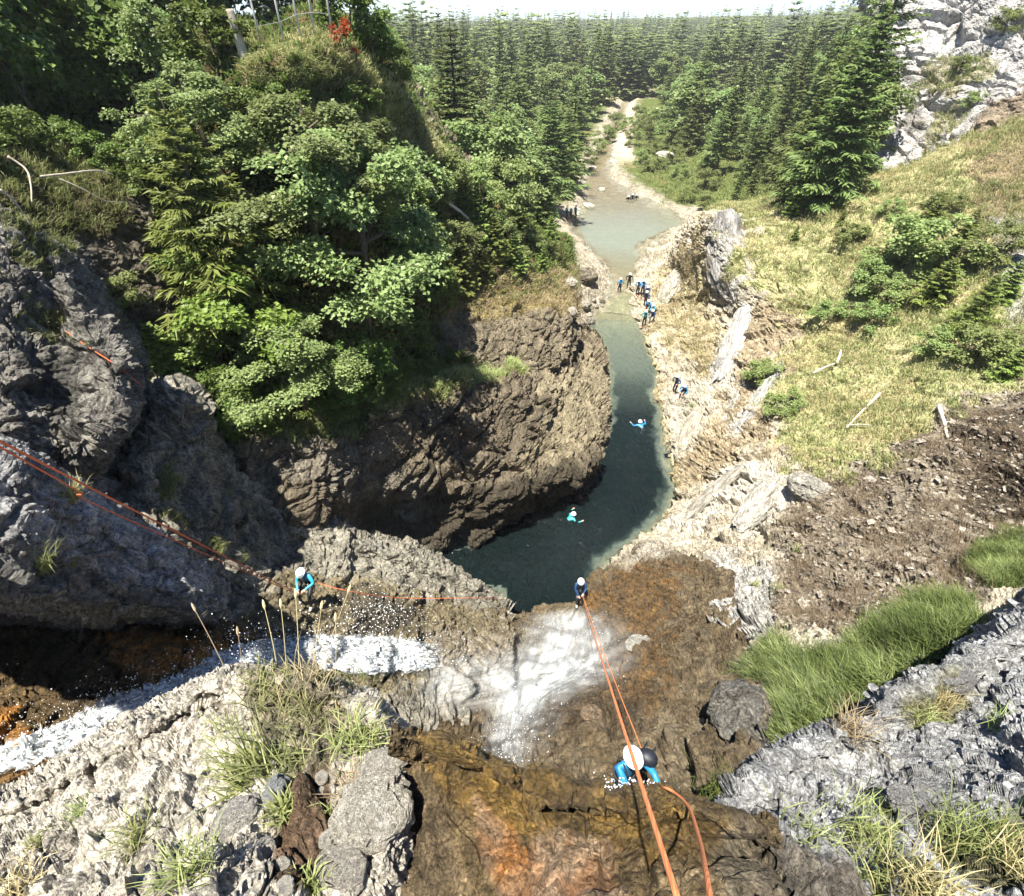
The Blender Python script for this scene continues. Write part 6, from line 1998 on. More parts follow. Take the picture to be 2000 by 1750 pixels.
person(p + np.array([0, 0, .12]), 'swim', 0.3, 'suit_blue', 'swimmer with white helmet in the pale middle of the pool', group='swimmers', fingers=True, scale=1.1)
p = at_z(1117, 1013, 0)
person(p + np.array([0, 0, .14]), 'swim', -1.1, 'suit_teal', 'swimmer with white helmet in the dark end of the pool', group='swimmers', fingers=True, scale=1.1)

# ================================================================== ropes


def rope_material(name, c1, c2):
    m, nt, bs, out = new_mat(name)
    tc = N(nt, 'ShaderNodeTexCoord')
    wv = N(nt, 'ShaderNodeTexWave', i_Scale=60.0, i_Distortion=2.0, i_Detail=2.0)
    wv.bands_direction = 'DIAGONAL'
    nt.links.new(tc.outputs['Object'], wv.inputs['Vector'])
    r = ramp(nt, [(0.0, c1), (1.0, c2)])
    nt.links.new(wv.outputs[0], r.inputs[0])
    nt.links.new(r.outputs[0], bs.inputs['Base Color'])
    bs.inputs['Roughness'].default_value = 0.75
    b = N(nt, 'ShaderNodeBump', i_Strength=0.4, i_Distance=0.002)
    nt.links.new(wv.outputs[0], b.inputs['Height'])
    nt.links.new(b.outputs[0], bs.inputs['Normal'])
    return m


M['rope'] = rope_material('orange_rope', (0.62, 0.17, 0.06), (0.80, 0.30, 0.12))
M['rope_red'] = rope_material('red_rope', (0.55, 0.09, 0.03), (0.75, 0.18, 0.06))


def rope(pts, r, mat, label, group, n=90, sag=0.0, sides=8):
    P = np.array(pts, float)
    if len(P) == 2:
        t = np.linspace(0, 1, n)[:, None]
        C = P[0] * (1 - t) + P[1] * t
        C[:, 2] -= sag * 4 * (t * (1 - t))[:, 0]
    else:
        C = cr_axis(P, n)
    V, F, T = tube(C, r, sides)
    return obj('rope', mesh_np('rope', V, [F, T], M[mat], True), None, label, 'rope', group)


hand = wp(ab_mid, 'abseil', 'paL')
rope([at(1338, 1800, 0.9), hand], 0.0068, 'rope', 'thick orange rope running from the bottom edge down to the middle abseiler', 'abseil ropes', 200, 0.05)
h2 = wp(ab_near, 'abseil_c', 'paL')
rope([hand + np.array([.03, 0, -.05]), h2], 0.010, 'rope', 'thinner orange rope from the middle abseiler up to the nearest one', 'abseil ropes', 80, 0.10)
lp = wp(ab_near, 'abseil_c', 'pelvis')
rope([h2, h2 + np.array([.01, .03, -.25]), lp + np.array([0, -.15, .1])], 0.011, 'rope', 'short end of rope from the hand of the nearest abseiler to his harness', 'abseil ropes', 30)
rope([at(1284, 1545, 2.9), at(1296, 1538, 2.55), at(1320, 1550, 2.42), at(1346, 1578, 2.15), at(1366, 1640, 1.6), at(1378, 1700, 1.2), at(1394, 1800, 0.95)], 0.0068, 'rope', 'orange rope draped over the ledge edge at lower right', 'abseil ropes', 120)
hl = wp(ab_left, 'abseil_b', 'paR')
rope([at(-120, 800, 3.8), hl], 0.011, 'rope_red', 'upper strand of the red rope from the left edge to the left abseiler', 'left ropes', 120, 0.03)
rope([at(-120, 806, 3.85), at(150, 958, 6.3), at(230, 1006, 7.9), hl + np.array([0, 0, -.08])], 0.009, 'rope_red', 'lower sagging strand of the red rope beside the yellow tussock', 'left ropes', 120)
rope([wp(ab_left, 'abseil_b', 'pelvis') + np.array([.15, -.05, .05]), at(680, 1154, 15.6), at(790, 1168, 17.6), at(940, 1168, 19.6), at(990, 1172, 24)], 0.008, 'rope_red', 'thin red line from the left abseiler across the gorge wall', 'left ropes', 80)
pr = []
for u, v in ((130, 648), (175, 682), (215, 705), (245, 732), (278, 758)):
    h = hit(u, v, 'shaded_pillar')
    if h:
        pr.append(h[0] + 0.05 * h[1])
rope(pr, 0.010, 'rope_red', 'fixed red rope lying on the shaded pillar at left', 'left ropes', 60)
# ================================================================== fence, dead wood, stones, tussocks
def woodtube(name, pts, r0, r1, mat, label, category, group=None, extra=(), sides=7):
    root = None
    P = cr_axis(np.array(pts, float), max(8, 5 * len(pts)))
    P = P + 0.25 * r0 * np.stack([noise(P / (6 * r0), s) for s in (1, 2, 3)], 1)
    b = Build()
    b.tube(P, np.linspace(r0, r1, len(P)) * (1 + 0.15 * noise(P / (3 * r0), 9)), sides)
    o = obj(name, b.mesh(name, M[mat], True), None, label, category, group)
    for e in extra:
        bb = Build()
        Q = cr_axis(np.array(e[0], float), 10)
        Q = Q + 0.3 * e[1] * np.stack([noise(Q / (8 * e[1]), s) for s in (4, 5, 6)], 1)
        bb.tube(Q, np.linspace(e[1], e[1] * 0.3, 10), 5)
        obj('branch', bb.mesh('branch', M[mat], True), o)
    return o


def lift(u, v, name=None, off=0.1):
    h = hit(u, v, name) or hit(u, v)
    return h[0] + np.array([0, 0, off])


# rail fence on the crest
M['post'] = plain('weathered_post', (0.40, 0.39, 0.36), 0.75, 0.3, 30, 0.25, 0.3)
M['wire'] = plain('fence_rail', (0.22, 0.22, 0.21), 0.5, 0.5, 30, 0.2)
bases = [hit(u, v, 'left_bank_slope') for u, v in ((514, 100), (557, 92), (588, 78), (616, 74), (650, 76))]
fr = empty('fence', bases[0][0], 'grey post fence standing on the grassy crest at top left', 'fence')
tops = []
for k, h in enumerate(bases):
    hh = 2.7
    p0 = h[0] - np.array([0, 0, .3])
    p1 = h[0] + np.array([0.02 * k, 0, hh])
    b = Build()
    b.tube(np.array([p0, (p0 + p1) / 2, p1]) - h[0] + (h[0] - bases[0][0]), [.045, .043, .04], 8)
    obj('post', b.mesh('post', M['post'], True), fr)
    tops.append(p1 - bases[0][0])
for z in (0.35, 1.1, 1.9):
    b = Build()
    b.tube(np.array(tops) - np.array([0, .03, z]), .012, 5)
    obj('rail', b.mesh('rail', M['wire'], True), fr)

LSN = 'left_bank_slope'
p = lift(478, 112, LSN, -.2)
woodtube('tree_stump', [p, p + np.array([-.05, .05, .7]), p + np.array([-.12, .05, 1.7])], .2, .15, 'deadwood', 'pale broken tree stump left of the fence', 'stump')
p = lift(285, 130, 'gully_slope', -.2)
woodtube('dead_tree', [p, p + np.array([-.15, 0, 1.6]), p + np.array([-.1, 0, 2.6]), p + np.array([-.5, 0, 5.0])], .15, .09, 'deadwood', 'bare grey trunk standing in the dark wood at top left', 'dead tree',
         extra=[([p + np.array([-.12, 0, 2.5]), p + np.array([.2, .1, 3.3]), p + np.array([.25, .1, 4.2])], .05)])
p = lift(148, 205, 'gully_slope', -.2)
woodtube('dead_tree', [p, p + np.array([-.1, 0, .7]), p + np.array([-.12, 0, 1.5])], .16, .12, 'deadwood', 'short broken trunk on the mossy slope at left', 'dead tree')
h1, h2_ = hit(268, 292, 'gully_slope')[0], hit(345, 195, 'gully_slope')[0]
woodtube('fallen_log', [h1 + np.array([0, -.3, .3]), (h1 + h2_) / 2 + np.array([0, -.4, .5]), h2_ + np.array([0, -.3, .3])], .10, .06, 'deadwood', 'grey fallen log leaning in the undergrowth at left', 'log')
q = [at(u, v, d) for u, v, d in ((80, 345, 13.6), (140, 338, 14.2), (190, 333, 14.8), (222, 342, 15.3))]
woodtube('dead_branch', q, .03, .014, 'deadwood', 'pale dead branch arching from the mossy slope at left', 'branch', 'dead branches at left',
         extra=[([at(108, 346, 13.9), at(160, 368, 14.3), at(205, 392, 14.8), at(250, 395, 15.5)], .022)])
q = [at(u, v, d) for u, v, d in ((15, 305, 13.2), (50, 330, 13.4), (60, 360, 13.2), (62, 395, 13.0))]
woodtube('dead_branch', q, .03, .015, 'deadwood', 'crooked dead branch at the left edge above the pillar', 'branch', 'dead branches at left')
q = [at(u, v, d) for u, v, d in ((0, 370, 11.8), (30, 395, 12.1), (60, 440, 12.4))]
woodtube('dead_branch', q, .028, .014, 'deadwood', 'dead root hanging over the top of the shaded pillar', 'branch', 'dead branches at left')
a, b_ = lift(875, 412, LSN, .5), lift(940, 462, LSN, .4)
woodtube('fallen_log', [a, (a + b_) / 2 + np.array([0, 0, .1]), b_], .11, .07, 'deadwood_pale', 'pale fallen trunk on the left bank above the young spruces', 'log')
a = lift(790, 372, LSN, .8)
woodtube('dead_branch', [a, a + np.array([.5, 0, .1]), a + np.array([1.1, .1, -.3]), a + np.array([1.6, .2, -.9])], .06, .02, 'deadwood_pale', 'bleached dead branch fan under the rocky crest', 'branch',
         extra=[([a + np.array([.3, 0, .05]), a + np.array([.35, -.1, -.5]), a + np.array([.2, -.1, -1.0])], .03), ([a + np.array([.6, 0, .05]), a + np.array([.7, -.1, -.5]), a + np.array([.75, -.1, -.9])], .03)])
a = lift(1062, 405, LSN, .2)
woodtube('dead_branch', [a, a + np.array([.3, 0, .8]), a + np.array([.5, .1, 1.7])], .05, .02, 'deadwood_pale', 'thin bleached snag on the left bank beside the upper pool', 'branch')
for u0, v0, u1, v1, r, lab in ((1828, 800, 1845, 862, .09, 'white forked driftwood log at the top of the scree'), (1715, 775, 1650, 842, .08, 'long thin pale log lying in the grass above the scree'),
                               (1632, 715, 1640, 690, .09, 'stubby bleached log in the upper grass of the right slope'), (1585, 735, 1630, 715, .06, 'thin grey stick left of the stubby log'),
                               (1650, 838, 1700, 838, .05, 'level stick at the lower end of the long log')):
    a, b_ = lift(u0, v0, 'right_bank', .22), lift(u1, v1, 'right_bank', .22)
    ex = []
    if r == .09 and u0 == 1828:
        m_ = a * .45 + b_ * .55
        ex = [([m_, m_ + np.array([.35, -.1, .05]), m_ * .3 + b_ * .7 + np.array([.3, 0, .1])], .05)]
    woodtube('driftwood', [a, (a + b_) / 2 + np.array([0, 0, .06]), b_], r, r * .55, 'deadwood_pale', lab, 'log', 'driftwood on the right slope', ex)

# red shrub on the crest
p = lift(672, 108, LSN, .0)
wood_, cr_ = broadleaf(771, 10, 4.5, 60, 22, 0.6, 1.0, 0.05, 7)
plant('red_bush', tree_meshes('red_bush', wood_, cr_, 'red_leaf'), p, .13, 0, 'small rust red bush on the crest beside the fence', 'bush')


# ---- stones
def rock_mesh(name, seed, mat, col, col2, sub=4, wet=0.0, rough=0.22, squash=(1, .85, .7)):
    import bmesh
    bm = bmesh.new()
    bmesh.ops.create_icosphere(bm, subdivisions=sub, radius=1)
    V = np.array([v.co[:] for v in bm.verts])
    F = np.array([[v.index for v in f.verts] for f in bm.faces])
    bm.free()
    f1, e1 = facets(V * .8 + seed * 3.7, seed)
    f2, e2 = facets(V * 2.2 + seed * 1.7, seed + 3)
    r = 1 + rough * f1 + .3 * rough * f2 + .10 * fbm(V * 3, 4, .6, seed)
    V2 = V * r[:, None] * np.array(squash)
    c = mixc(np.tile(np.array(col, float), (len(V), 1)), col2, smooth(-.2, .35, fbm(V * 2.5 + seed, 4, .6, seed + 7)))
    return mesh_np(name, V2, F, M[mat], False, {'col': c, 'wet': np.full(len(V), wet)})


def stone(name, u, v, rpx, label, seed, col, col2, mat='rock_far', group=None, sheetname=None, wet=0.0, squash=(1, .85, .7), sub=4, cat='boulder', sink=.25):
    h = hit(u, v, sheetname) or hit(u, v)
    r = rpx * h[2] / FPX
    o = obj(name, rock_mesh(name, seed, mat, col, col2, sub, wet, squash=squash), None, label, cat, group)
    o.location = h[0] + np.array([0, 0, r * squash[2] * (1 - sink) * .6])
    o.scale = (r, r, r)
    o.rotation_euler = (random.uniform(-.2, .2), random.uniform(-.2, .2), random.uniform(0, 6.28))
    return o


G1, G2, GD, GB = (.34, .31, .26), (.48, .45, .39), (.13, .115, .09), (.40, .41, .42)
UG = 'boulders at the rapids'
stone('boulder', 1135, 545, 24, 'largest dark boulder on the bedrock left of the queue', 11, GD, (.22, .19, .14), group=UG, squash=(1.25, .8, .6))
for i, (u, v, r, lab) in enumerate(((1142, 598, 13, 'rounded grey boulder left in the rapids above the pool'), (1160, 588, 6, 'small flat stone at the head of the rapids'), (1163, 600, 7, 'smooth stone in the middle of the rapids'),
                                    (1176, 598, 5, 'small stone at the right side of the rapids'), (1176, 590, 6, 'dark stone upstream at the right of the rapids'), (1152, 632, 12, 'dark wet boulder at the foot of the rapids'),
                                    (1125, 580, 14, 'dark brown boulder under the left bank at the rapids'), (1118, 612, 12, 'rough boulder against the left bluff at the rapids'), (1150, 618, 8, 'low stone in the lower rapids'),
                                    (1200, 655, 5, 'small dark rock breaking the surface below the rapids'), (1115, 555, 13, 'grey block under the straw grass of the left bank'))):
    stone('boulder', u, v, r, lab, 20 + i, GD if i in (4, 5, 6, 9) else G1, G1 if i in (4, 5, 6, 9) else G2, group=UG, wet=.3, sub=3)
for i, (u, v, r, lab) in enumerate(((1158, 330, 10, 'pale flat boulder left in the upper stream'), (1175, 372, 9, 'whitish boulder in the brown shallows above the upper pool'), (1150, 405, 14, 'broad pale rock on the left shore of the upper pool'),
                                    (1300, 305, 13, 'white rock among the bushes right of the upper stream'))):
    stone('boulder', u, v, r, lab, 40 + i, G2, (.56, .52, .45), group='pale boulders upstream', sub=3, squash=(1.2, .8, .4))
NL = 'foreground_rock'
FG = 'loose stones on the foreground rock'
stone('boulder', 730, 1600, 66, 'big pale lumpy boulder at the right end of the foreground rock', 61, (.54, .505, .43), (.74, .70, .62), 'rock_near', None, NL, squash=(1, 1.25, .85), sub=5)
stone('boulder', 745, 1520, 46, 'pitted grey boulder under the straw coloured tussock', 62, (.52, .49, .44), (.73, .70, .63), 'rock_near', None, NL, squash=(1.1, 1, .7), sub=5)
stone('boulder', 668, 1700, 48, 'knobbly boulder at the bottom edge below the brown soil', 63, (.46, .43, .38), (.68, .64, .56), 'rock_near', None, NL, sub=5)
stone('boulder', 545, 1545, 30, 'bluish upright block beside the long green tussock', 64, (.40, .42, .44), (.50, .52, .53), 'rock_near', FG, NL, squash=(.8, .8, 1.0))
stone('boulder', 470, 1600, 44, 'ribbed grey block left of the bluish upright block', 65, (.46, .44, .41), (.68, .65, .60), 'rock_near', FG, NL, squash=(1, .7, .7), sub=5)
for i, (u, v, r, lab) in enumerate(((630, 1520, 14, 'white angular stone on the brown soil'), (628, 1548, 10, 'small white pebble below the angular stone'), (655, 1512, 9, 'pale chip right of the angular white stone'),
                                    (640, 1640, 17, 'narrow pale stone at the right side of the soil'), (555, 1690, 15, 'round cream stone at the lower end of the soil'), (560, 1730, 18, 'pale slab chip at the bottom beside the soil'),
                                    (520, 1660, 22, 'grey rib stone left of the soil patch'))):
    stone('stone', u, v, r, lab, 70 + i, (.70, .66, .58), (.85, .81, .73), 'rock_near', FG, NL, cat='stone', sub=3)
stone('boulder', 1790, 1580, 46, 'grey block in the shaded foreground above the grass clump', 91, (.30, .30, .30), (.46, .46, .46), 'rock_near', None, 'foreground_rock_shaded', squash=(1.3, .8, .6), sub=5)
stone('boulder', 1860, 1330, 34, 'rounded grey rock on the shaded edge at right', 92, (.26, .26, .26), (.40, .40, .40), 'rock_near', None, 'foreground_rock_shaded', sub=4)
stone('boulder', 1440, 1395, 62, 'dark grey block left of the lush grass', 93, (.13, .125, .115), (.22, .21, .19), 'rock_mid', None, 'gorge_bowl', squash=(1, .8, .9), sub=5, sink=.9)
stone('boulder', 1245, 1258, 20, 'pale flat rock in the wet bowl right of the waterfall', 94, (.38, .37, .33), (.46, .45, .41), 'rock_mid', None, 'gorge_bowl', squash=(.9, 1.2, .4))
stone('boulder', 1155, 1400, 24, 'light brown boulder in the middle of the wet bowl', 95, (.24, .17, .11), (.34, .27, .2), 'rock_mid', None, 'gorge_bowl', wet=.4, squash=(.8, .9, .7))
stone('boulder', 1590, 960, 40, 'pale angular rock at the upper left edge of the scree', 96, (.30, .285, .25), (.40, .385, .35), 'rock_mid', None, 'right_bank', squash=(1.2, .8, .7), sub=5, sink=1.2)


def slab_rock(u0, v0, u1, v1, wpx, thick, label, seed, col, col2, lift_=0.0):
    """long leaning slab of bedrock between two points of the bank"""
    a, b = hit(u0, v0, 'right_bank'), hit(u1, v1, 'right_bank')
    ax = unit(b[0] - a[0])
    L = np.linalg.norm(b[0] - a[0]) / 2
    nr = unit((a[1] + b[1]) / 2 + np.array([-.35, -.15, 0]))
    nr = unit(nr - ax * np.dot(nr, ax))
    sd = np.cross(ax, nr)
    w = wpx * (a[2] + b[2]) / 2 / FPX / 2
    o = obj('rock_slab', rock_mesh('rock_slab', seed, 'rock_mid', col, col2, 5, rough=.30, squash=(1, 1, 1)), None, label, 'rock', 'slabs on the right bank')
    R = Matrix((tuple(ax * L * 1.05), tuple(sd * w), tuple(nr * thick))).transposed().to_4x4()
    R.translation = Vector((a[0] + b[0]) / 2 + nr * (lift_ - .45 * thick))
    o.matrix_world = R
    return o


P1, P2 = (.36, .355, .34), (.54, .53, .51)
slab_rock(1458, 605, 1402, 735, 58, .6, 'long smooth grey slab leaning down towards the two people by the pool', 201, P1, P2, .15)
slab_rock(1530, 700, 1440, 845, 26, .4, 'narrow pale slab, upper one of the ribs on the brown bank', 202, P1, P2, .1)
slab_rock(1500, 690, 1415, 820, 24, .4, 'narrow pale slab, lower left one of the ribs on the brown bank', 203, P1, P2, .1)
slab_rock(1450, 905, 1330, 1015, 30, .35, 'pale rib running down to the pool above the white rocks', 204, (.33, .31, .27), (.45, .43, .38), .05)
slab_rock(1500, 940, 1440, 1030, 60, .5, 'broad pale rock at the foot of the ribs', 205, (.40, .38, .34), (.50, .48, .43), .05)
slab_rock(1560, 935, 1480, 960, 44, .45, 'pale block at the top of the scree', 206, (.38, .365, .33), (.48, .465, .42), .05)
slab_rock(1372, 770, 1325, 880, 44, .45, 'smooth beige slab beside the water below the two people', 207, (.38, .345, .28), (.46, .42, .35), .0)
slab_rock(1405, 430, 1428, 600, 74, 1.1, 'tall dark grey rock boss standing over the channel', 208, (.17, .165, .155), (.40, .395, .385), .25)
slab_rock(1320, 520, 1290, 600, 60, .6, 'rounded pale outcrop right of the queue of people', 209, (.36, .33, .27), (.46, .43, .36), .0)


# scree fragments: too many to count
def fragments(name, S, mask, n, r0, mat, c1, c2, seed, bias=None):
    g = np.random.default_rng(seed)
    tv = np.array([(1, 0, 0), (-.9, .1, 0), (0, 1, .1), (.1, -.9, 0), (0, .1, .6), (.1, 0, -.6)])
    tf = np.array([(0, 2, 4), (2, 1, 4), (1, 3, 4), (3, 0, 4), (2, 0, 5), (1, 2, 5), (3, 1, 5), (0, 3, 5)])
    p, nr = scatter(S, mask, n, seed=seed, bias=bias)
    r = r0 * g.lognormal(0, .5, n)
    an = g.uniform(0, 6.28, n)
    R = np.stack([np.stack([np.cos(an), -np.sin(an), 0 * an], 1), np.stack([np.sin(an), np.cos(an), 0 * an], 1), np.stack([g.normal(0, .3, n), g.normal(0, .3, n), np.ones(n)], 1)], 1)
    V = np.einsum('nij,vj->nvi', R, tv) * g.uniform(.6, 1.3, (n, 6, 1)) * r[:, None, None] + (p + nr * (r * .3)[:, None])[:, None, :]
    F = (tf[None] + (np.arange(n) * 6)[:, None, None]).reshape(-1, 3)
    t = g.random(n) ** 2
    c = np.asarray(c1)[None] * (1 - t[:, None]) + np.asarray(c2)[None] * t[:, None]
    obj(name, mesh_np(name, V.reshape(-1, 3), F, M[mat], False, {'col': np.repeat(c, 6, 0), 'wet': np.zeros(n * 6)}), kind='stuff')


fragments('scree_stones', right_bank, 'scree', 5200, .055, 'rock_mid', (.16, .13, .095), (.55, .50, .43), 5)


# ---- near tussocks, each with its own blades
def tussock(u, v, n, L, w, mat, label, sheetname=None, lean=1.0, seed=0, spread=.05, tone=0.0, up=.9, category='grass', group='tussocks on the near rocks', dirv=None):
    h = hit(u, v, sheetname) or hit(u, v)
    g = np.random.default_rng(seed + int(u))
    an = g.uniform(0, 6.28, n)
    out = np.stack([np.cos(an), np.sin(an), np.zeros(n)], 1)
    if dirv is not None:
        out = unit(out * .6 + np.array(dirv))
    base = g.normal(0, spread, (n, 3)) * np.array([1, 1, .1]) - np.array([0, 0, .02])
    ll = L * g.uniform(.5, 1.15, n)
    le = lean * g.uniform(.25, 1.1, n)
    pts = [base]
    d = unit(np.array([0, 0, up]) + out * (.3 * le)[:, None] + g.normal(0, .1, (n, 3)))
    for q in range(4):
        pts.append(pts[-1] + d * (ll / 4)[:, None])
        d = unit(d + out * (.33 * le)[:, None] - np.array([0, 0, .16]) * le[:, None] + g.normal(0, .05, (n, 3)))
    side = unit(np.cross(out, np.array([0, 0, 1.0])) + g.normal(0, .3, (n, 3)))
    Vv, wd = [], [1, .95, .8, .5]
    for q in range(4):
        Vv += [pts[q] - side * w * wd[q] / 2, pts[q] + side * w * wd[q] / 2]
    Vv.append(pts[4])
    V = np.stack(Vv, 1).reshape(-1, 3)
    i = np.arange(n)[:, None] * 9
    Qd = np.concatenate([i + np.array([[2 * q, 2 * q + 1, 2 * q + 3, 2 * q + 2]]) for q in range(3)])
    T = i + np.array([[6, 7, 8]])
    A = np.clip(np.repeat(g.normal(.5 + tone, .22, n), 9) + np.tile([-.25, -.25, -.1, -.1, 0, 0, .08, .08, .15], n), 0, 1)
    o = obj('grass_tussock', mesh_np('grass_tussock', V, [Qd, T], M[mat], False, {'rnd': A}), None, label, category, group)
    o.location = h[0]
    return o


tussock(505, 1508, 120, .38, .010, 'grass', 'long bladed green tussock beside the bluish block', NL, 1.3, 1, .07, dirv=(-.8, .1, 0))
tussock(575, 1500, 120, .24, .007, 'grass', 'thick green tussock in the middle of the foreground rock', NL, 1.1, 2, .10, .05)
tussock(590, 1400, 110, .30, .006, 'grass', 'tall wispy tussock on top of the foreground rock', NL, 1.0, 3, .13, .25)
tussock(520, 1345, 90, .26, .007, 'grass', 'pale tussock at the edge over the white water', NL, 1.0, 4, .10, .25)
tussock(610, 1340, 80, .30, .006, 'grass_dry', 'straw coloured wispy tussock above the white water', NL, 1.1, 5, .10, .0)
tussock(690, 1345, 80, .22, .008, 'grass', 'short green tussock at the right end of the wispy grass', NL, 1.0, 6, .08, -.1)
tussock(700, 1455, 150, .27, .008, 'grass', 'green tussock with pale tips above the pitted boulder', NL, 1.2, 7, .07, .1)
tussock(715, 1440, 70, .30, .006, 'grass_dry', 'straw blades standing in the green tussock above the pitted boulder', NL, 1.0, 8, .05)
tussock(690, 1540, 90, .18, .006, 'grass_dry', 'small pale tussock in the hollow of the big boulder', NL, 1.1, 9, .05, .1)
tussock(560, 1580, 90, .16, .012, 'grass', 'small fresh green rosette in front of the bluish block', NL, 1.1, 10, .03, .1)
tussock(440, 1430, 70, .17, .007, 'grass', 'thin green tuft on the slanting foreground rock', NL, 1.0, 11, .06, .2)
tussock(270, 1640, 110, .20, .006, 'grass', 'yellow green tuft low on the ribbed rock', NL, 1.0, 12, .05, .2)
tussock(155, 1590, 80, .16, .006, 'grass', 'small green tuft at the left of the ribbed rock', NL, 1.0, 13, .04, .1)
tussock(365, 1705, 130, .22, .006, 'grass', 'green and straw tuft near the bottom of the ribbed rock', NL, 1.0, 14, .05, .2)
tussock(75, 1650, 60, .10, .010, 'grass', 'little green plant at the far left of the foreground', NL, 1.0, 15, .03, .0)
tussock(605, 1725, 70, .14, .012, 'grass', 'leafy seedling at the lower edge of the soil', NL, 1.0, 16, .03, .1)
tussock(640, 1600, 60, .12, .005, 'grass', 'tiny tuft on the brown soil', NL, 1.0, 17, .03, .1)
tussock(470, 1540, 60, .10, .008, 'grass', 'tiny leafy tuft in a crack of the grey ribs', NL, 1.0, 18, .03, .1)
tussock(40, 1745, 120, .22, .006, 'grass_dry', 'dry tuft in the lower left corner', NL, 1.1, 19, .06)
SG = 'grey_slab'
tussock(142, 975, 240, .42, .010, 'grass_dry', 'yellow tussock on the grey slab under the red rope', SG, 1.2, 20, .07, -.1, group='tussocks on the left rocks')
tussock(82, 1110, 220, .45, .010, 'grass', 'yellow green tussock on the near face of the grey slab', SG, 1.1, 21, .07, .25, group='tussocks on the left rocks')
tussock(140, 1105, 70, .22, .008, 'grass', 'small pale tuft right of the yellow green tussock', SG, 1.1, 22, .04, .2, group='tussocks on the left rocks')
NR = 'foreground_rock_shaded'
for i, (u, v, n, L, mat, tone, lab) in enumerate((
        (1870, 1630, 200, .30, 'grass', .0, 'large green tussock in the shaded right foreground'), (1940, 1650, 150, .28, 'grass_lush', .1, 'dark green tussock right of the largest one'), (1985, 1690, 140, .28, 'grass_dry', -.1, 'straw tussock at the right edge of the picture'),
        (1840, 1690, 110, .22, 'grass_lush', .0, 'dark low tussock under the large green one'), (1740, 1590, 110, .22, 'grass_lush', .0, 'small dark green tuft beside the grey block'), (1690, 1620, 130, .24, 'grass', .1, 'olive tuft in the crevice left of the grey block'),
        (1720, 1720, 160, .26, 'grass', .1, 'green tuft on the dark ribs at the bottom right'), (1800, 1745, 170, .28, 'grass_dry', -.1, 'brownish tuft at the bottom edge on the right'), (1580, 1650, 90, .2, 'grass', .0, 'thin tuft on the dark rock near the rope'),
        (1830, 1380, 200, .34, 'grass_dry', -.2, 'olive dry tussock on the shaded ledge at right'), (1790, 1400, 150, .3, 'grass', .2, 'pale tussock left on the shaded ledge'), (1950, 1420, 90, .24, 'grass', .1, 'small tuft high on the shaded rock at right'),
        (1660, 1430, 120, .34, 'grass_dry', .0, 'yellow tuft at the lower end of the lush grass'), (1400, 1555, 120, .22, 'grass_lush', .0, 'dark wet tuft at the corner beside the ledge'))):
    tussock(u, v, n, L, .007, mat, lab, NR, 1.1, 30 + i, .08, tone, group='tussocks on the right rocks')
for i, (u, v, n, L, lab) in enumerate(((1475, 1145, 60, .35, 'bright tuft on the pale rock above the wet bowl'), (1518, 1155, 50, .35, 'second bright tuft right on the pale rock'), (1350, 795, 60, .5, 'lone green tuft on the rock beside the pool'),
                                       (1560, 1075, 50, .3, 'green tuft at the left of the scree'))):
    tussock(u, v, n, L, .02, 'grass', lab, 'right_bank', 1.1, 60 + i, .10, .1, group='tufts on the right bank')
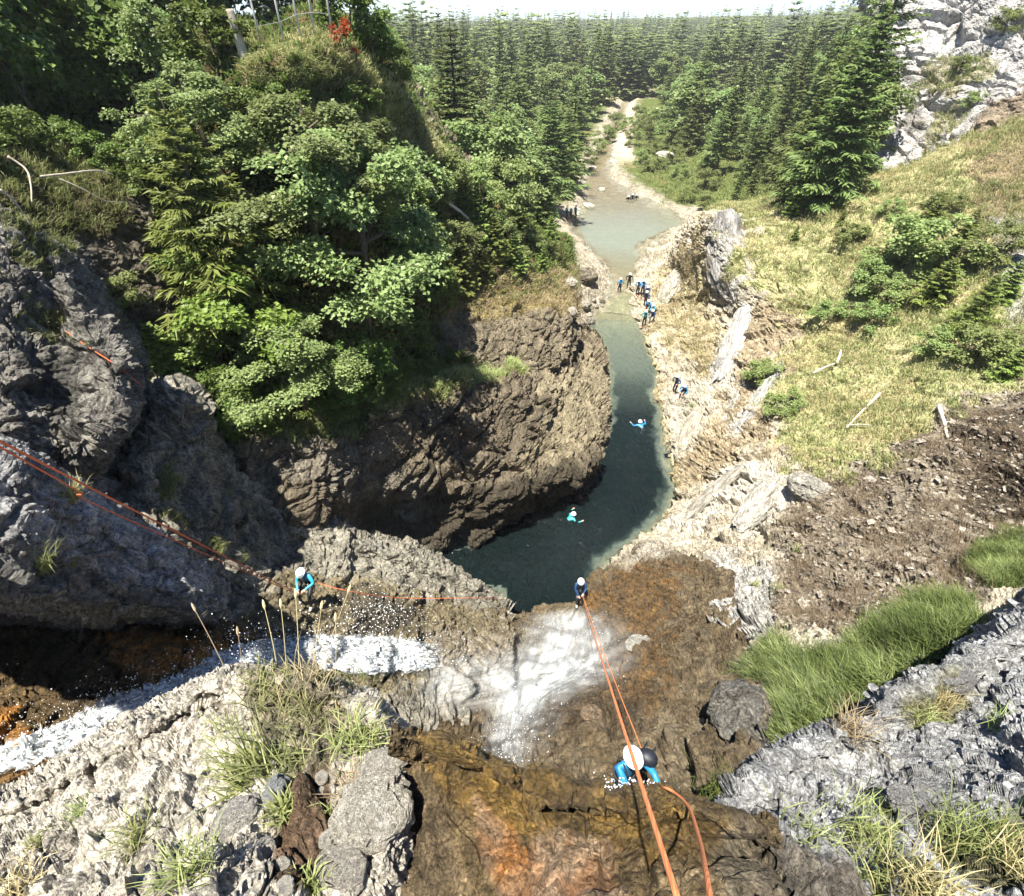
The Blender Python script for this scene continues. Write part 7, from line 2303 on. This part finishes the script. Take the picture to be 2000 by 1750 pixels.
# flowering grass stalks against the dark wall
b0 = [(452, 1262, 378, 1186), (545, 1252, 515, 1180), (560, 1252, 548, 1178), (584, 1252, 577, 1158), (607, 1250, 628, 1182), (618, 1250, 682, 1150), (655, 1245, 655, 1205), (475, 1258, 464, 1232)]
LB = ['long bent grass stalk at the left over the cascade', 'bent stalk left of the upright pair', 'left one of the upright pair of stalks', 'tallest upright stalk below the left abseiler', 'slanting stalk right of the tallest one',
      'longest slanting stalk crossing the red line', 'short stalk at the right of the group', 'tiny stalk next to the long bent one']
for (u0, v0, u1, v1), lab in zip(b0, LB):
    d0 = 4.2
    a, b_ = at(u0, v0 + 70, d0), at(u1, v1, d0 - .1)
    m_ = (a + b_) / 2 + np.array([.01, 0, .02])
    bb = Build()
    C = cr_axis(np.array([a, m_, b_]), 8)
    bb.tube(C, np.linspace(.0035, .002, 8), 4, .9)
    e = unit(b_ - m_)
    bb.tube([b_ - e * .045, b_ - e * .02, b_ + e * .015, b_ + e * .04], [.003, .011, .010, .002], 5, 1.0)
    obj('grass_stalk', bb.mesh('grass_stalk', M['grass_dry']), None, lab, 'grass', 'flowering grass stalks')

# ================================================================== haze
hz = bpy.data.materials.new('haze_air')
hz.use_nodes = True
hn = hz.node_tree
hn.nodes.clear()
ho = hn.nodes.new('ShaderNodeOutputMaterial')
hv = hn.nodes.new('ShaderNodeVolumePrincipled')
hv.inputs['Color'].default_value = (0.92, 0.93, 0.90, 1)
hv.inputs['Density'].default_value = 0.00032
hv.inputs['Anisotropy'].default_value = 0.2
hn.links.new(hv.outputs[0], ho.inputs['Volume'])
bx0, bx1 = np.array([-2100.0, -30.0, -9.0]), np.array([2100.0, 2600.0, 62.0])
c8 = np.array([[(bx0, bx1)[i][0], (bx0, bx1)[j][1], (bx0, bx1)[k][2]] for i in (0, 1) for j in (0, 1) for k in (0, 1)])
f6 = np.array([[0, 1, 3, 2], [4, 6, 7, 5], [0, 4, 5, 1], [2, 3, 7, 6], [0, 2, 6, 4], [1, 5, 7, 3]])
obj('haze', mesh_np('haze', c8, f6, hz), kind='stuff')

# ================================================================== labels for look-alikes told apart by their place
ORD = ['leftmost', 'second from the left', 'third from the left', 'fourth from the left', 'fifth from the left', 'sixth from the left', 'seventh from the left', 'eighth from the left', 'ninth from the left', 'tenth from the left']
bpy.context.view_layer.update()
same = {}
for o in SC.objects:
    if o.parent is None and o.get('label') and o.get('category'):
        same.setdefault(o['label'], []).append(o)
for lab, os_ in same.items():
    if 2 <= len(os_) <= 20:
        os_.sort(key=lambda o: project(np.array(o.location))[0])
        n = len(os_)
        for i, o in enumerate(os_):
            if i < (n + 1) // 2:
                w = ORD[i]
            else:
                w = ORD[n - 1 - i].replace('left', 'right')
            o['label'] = lab + ', ' + w
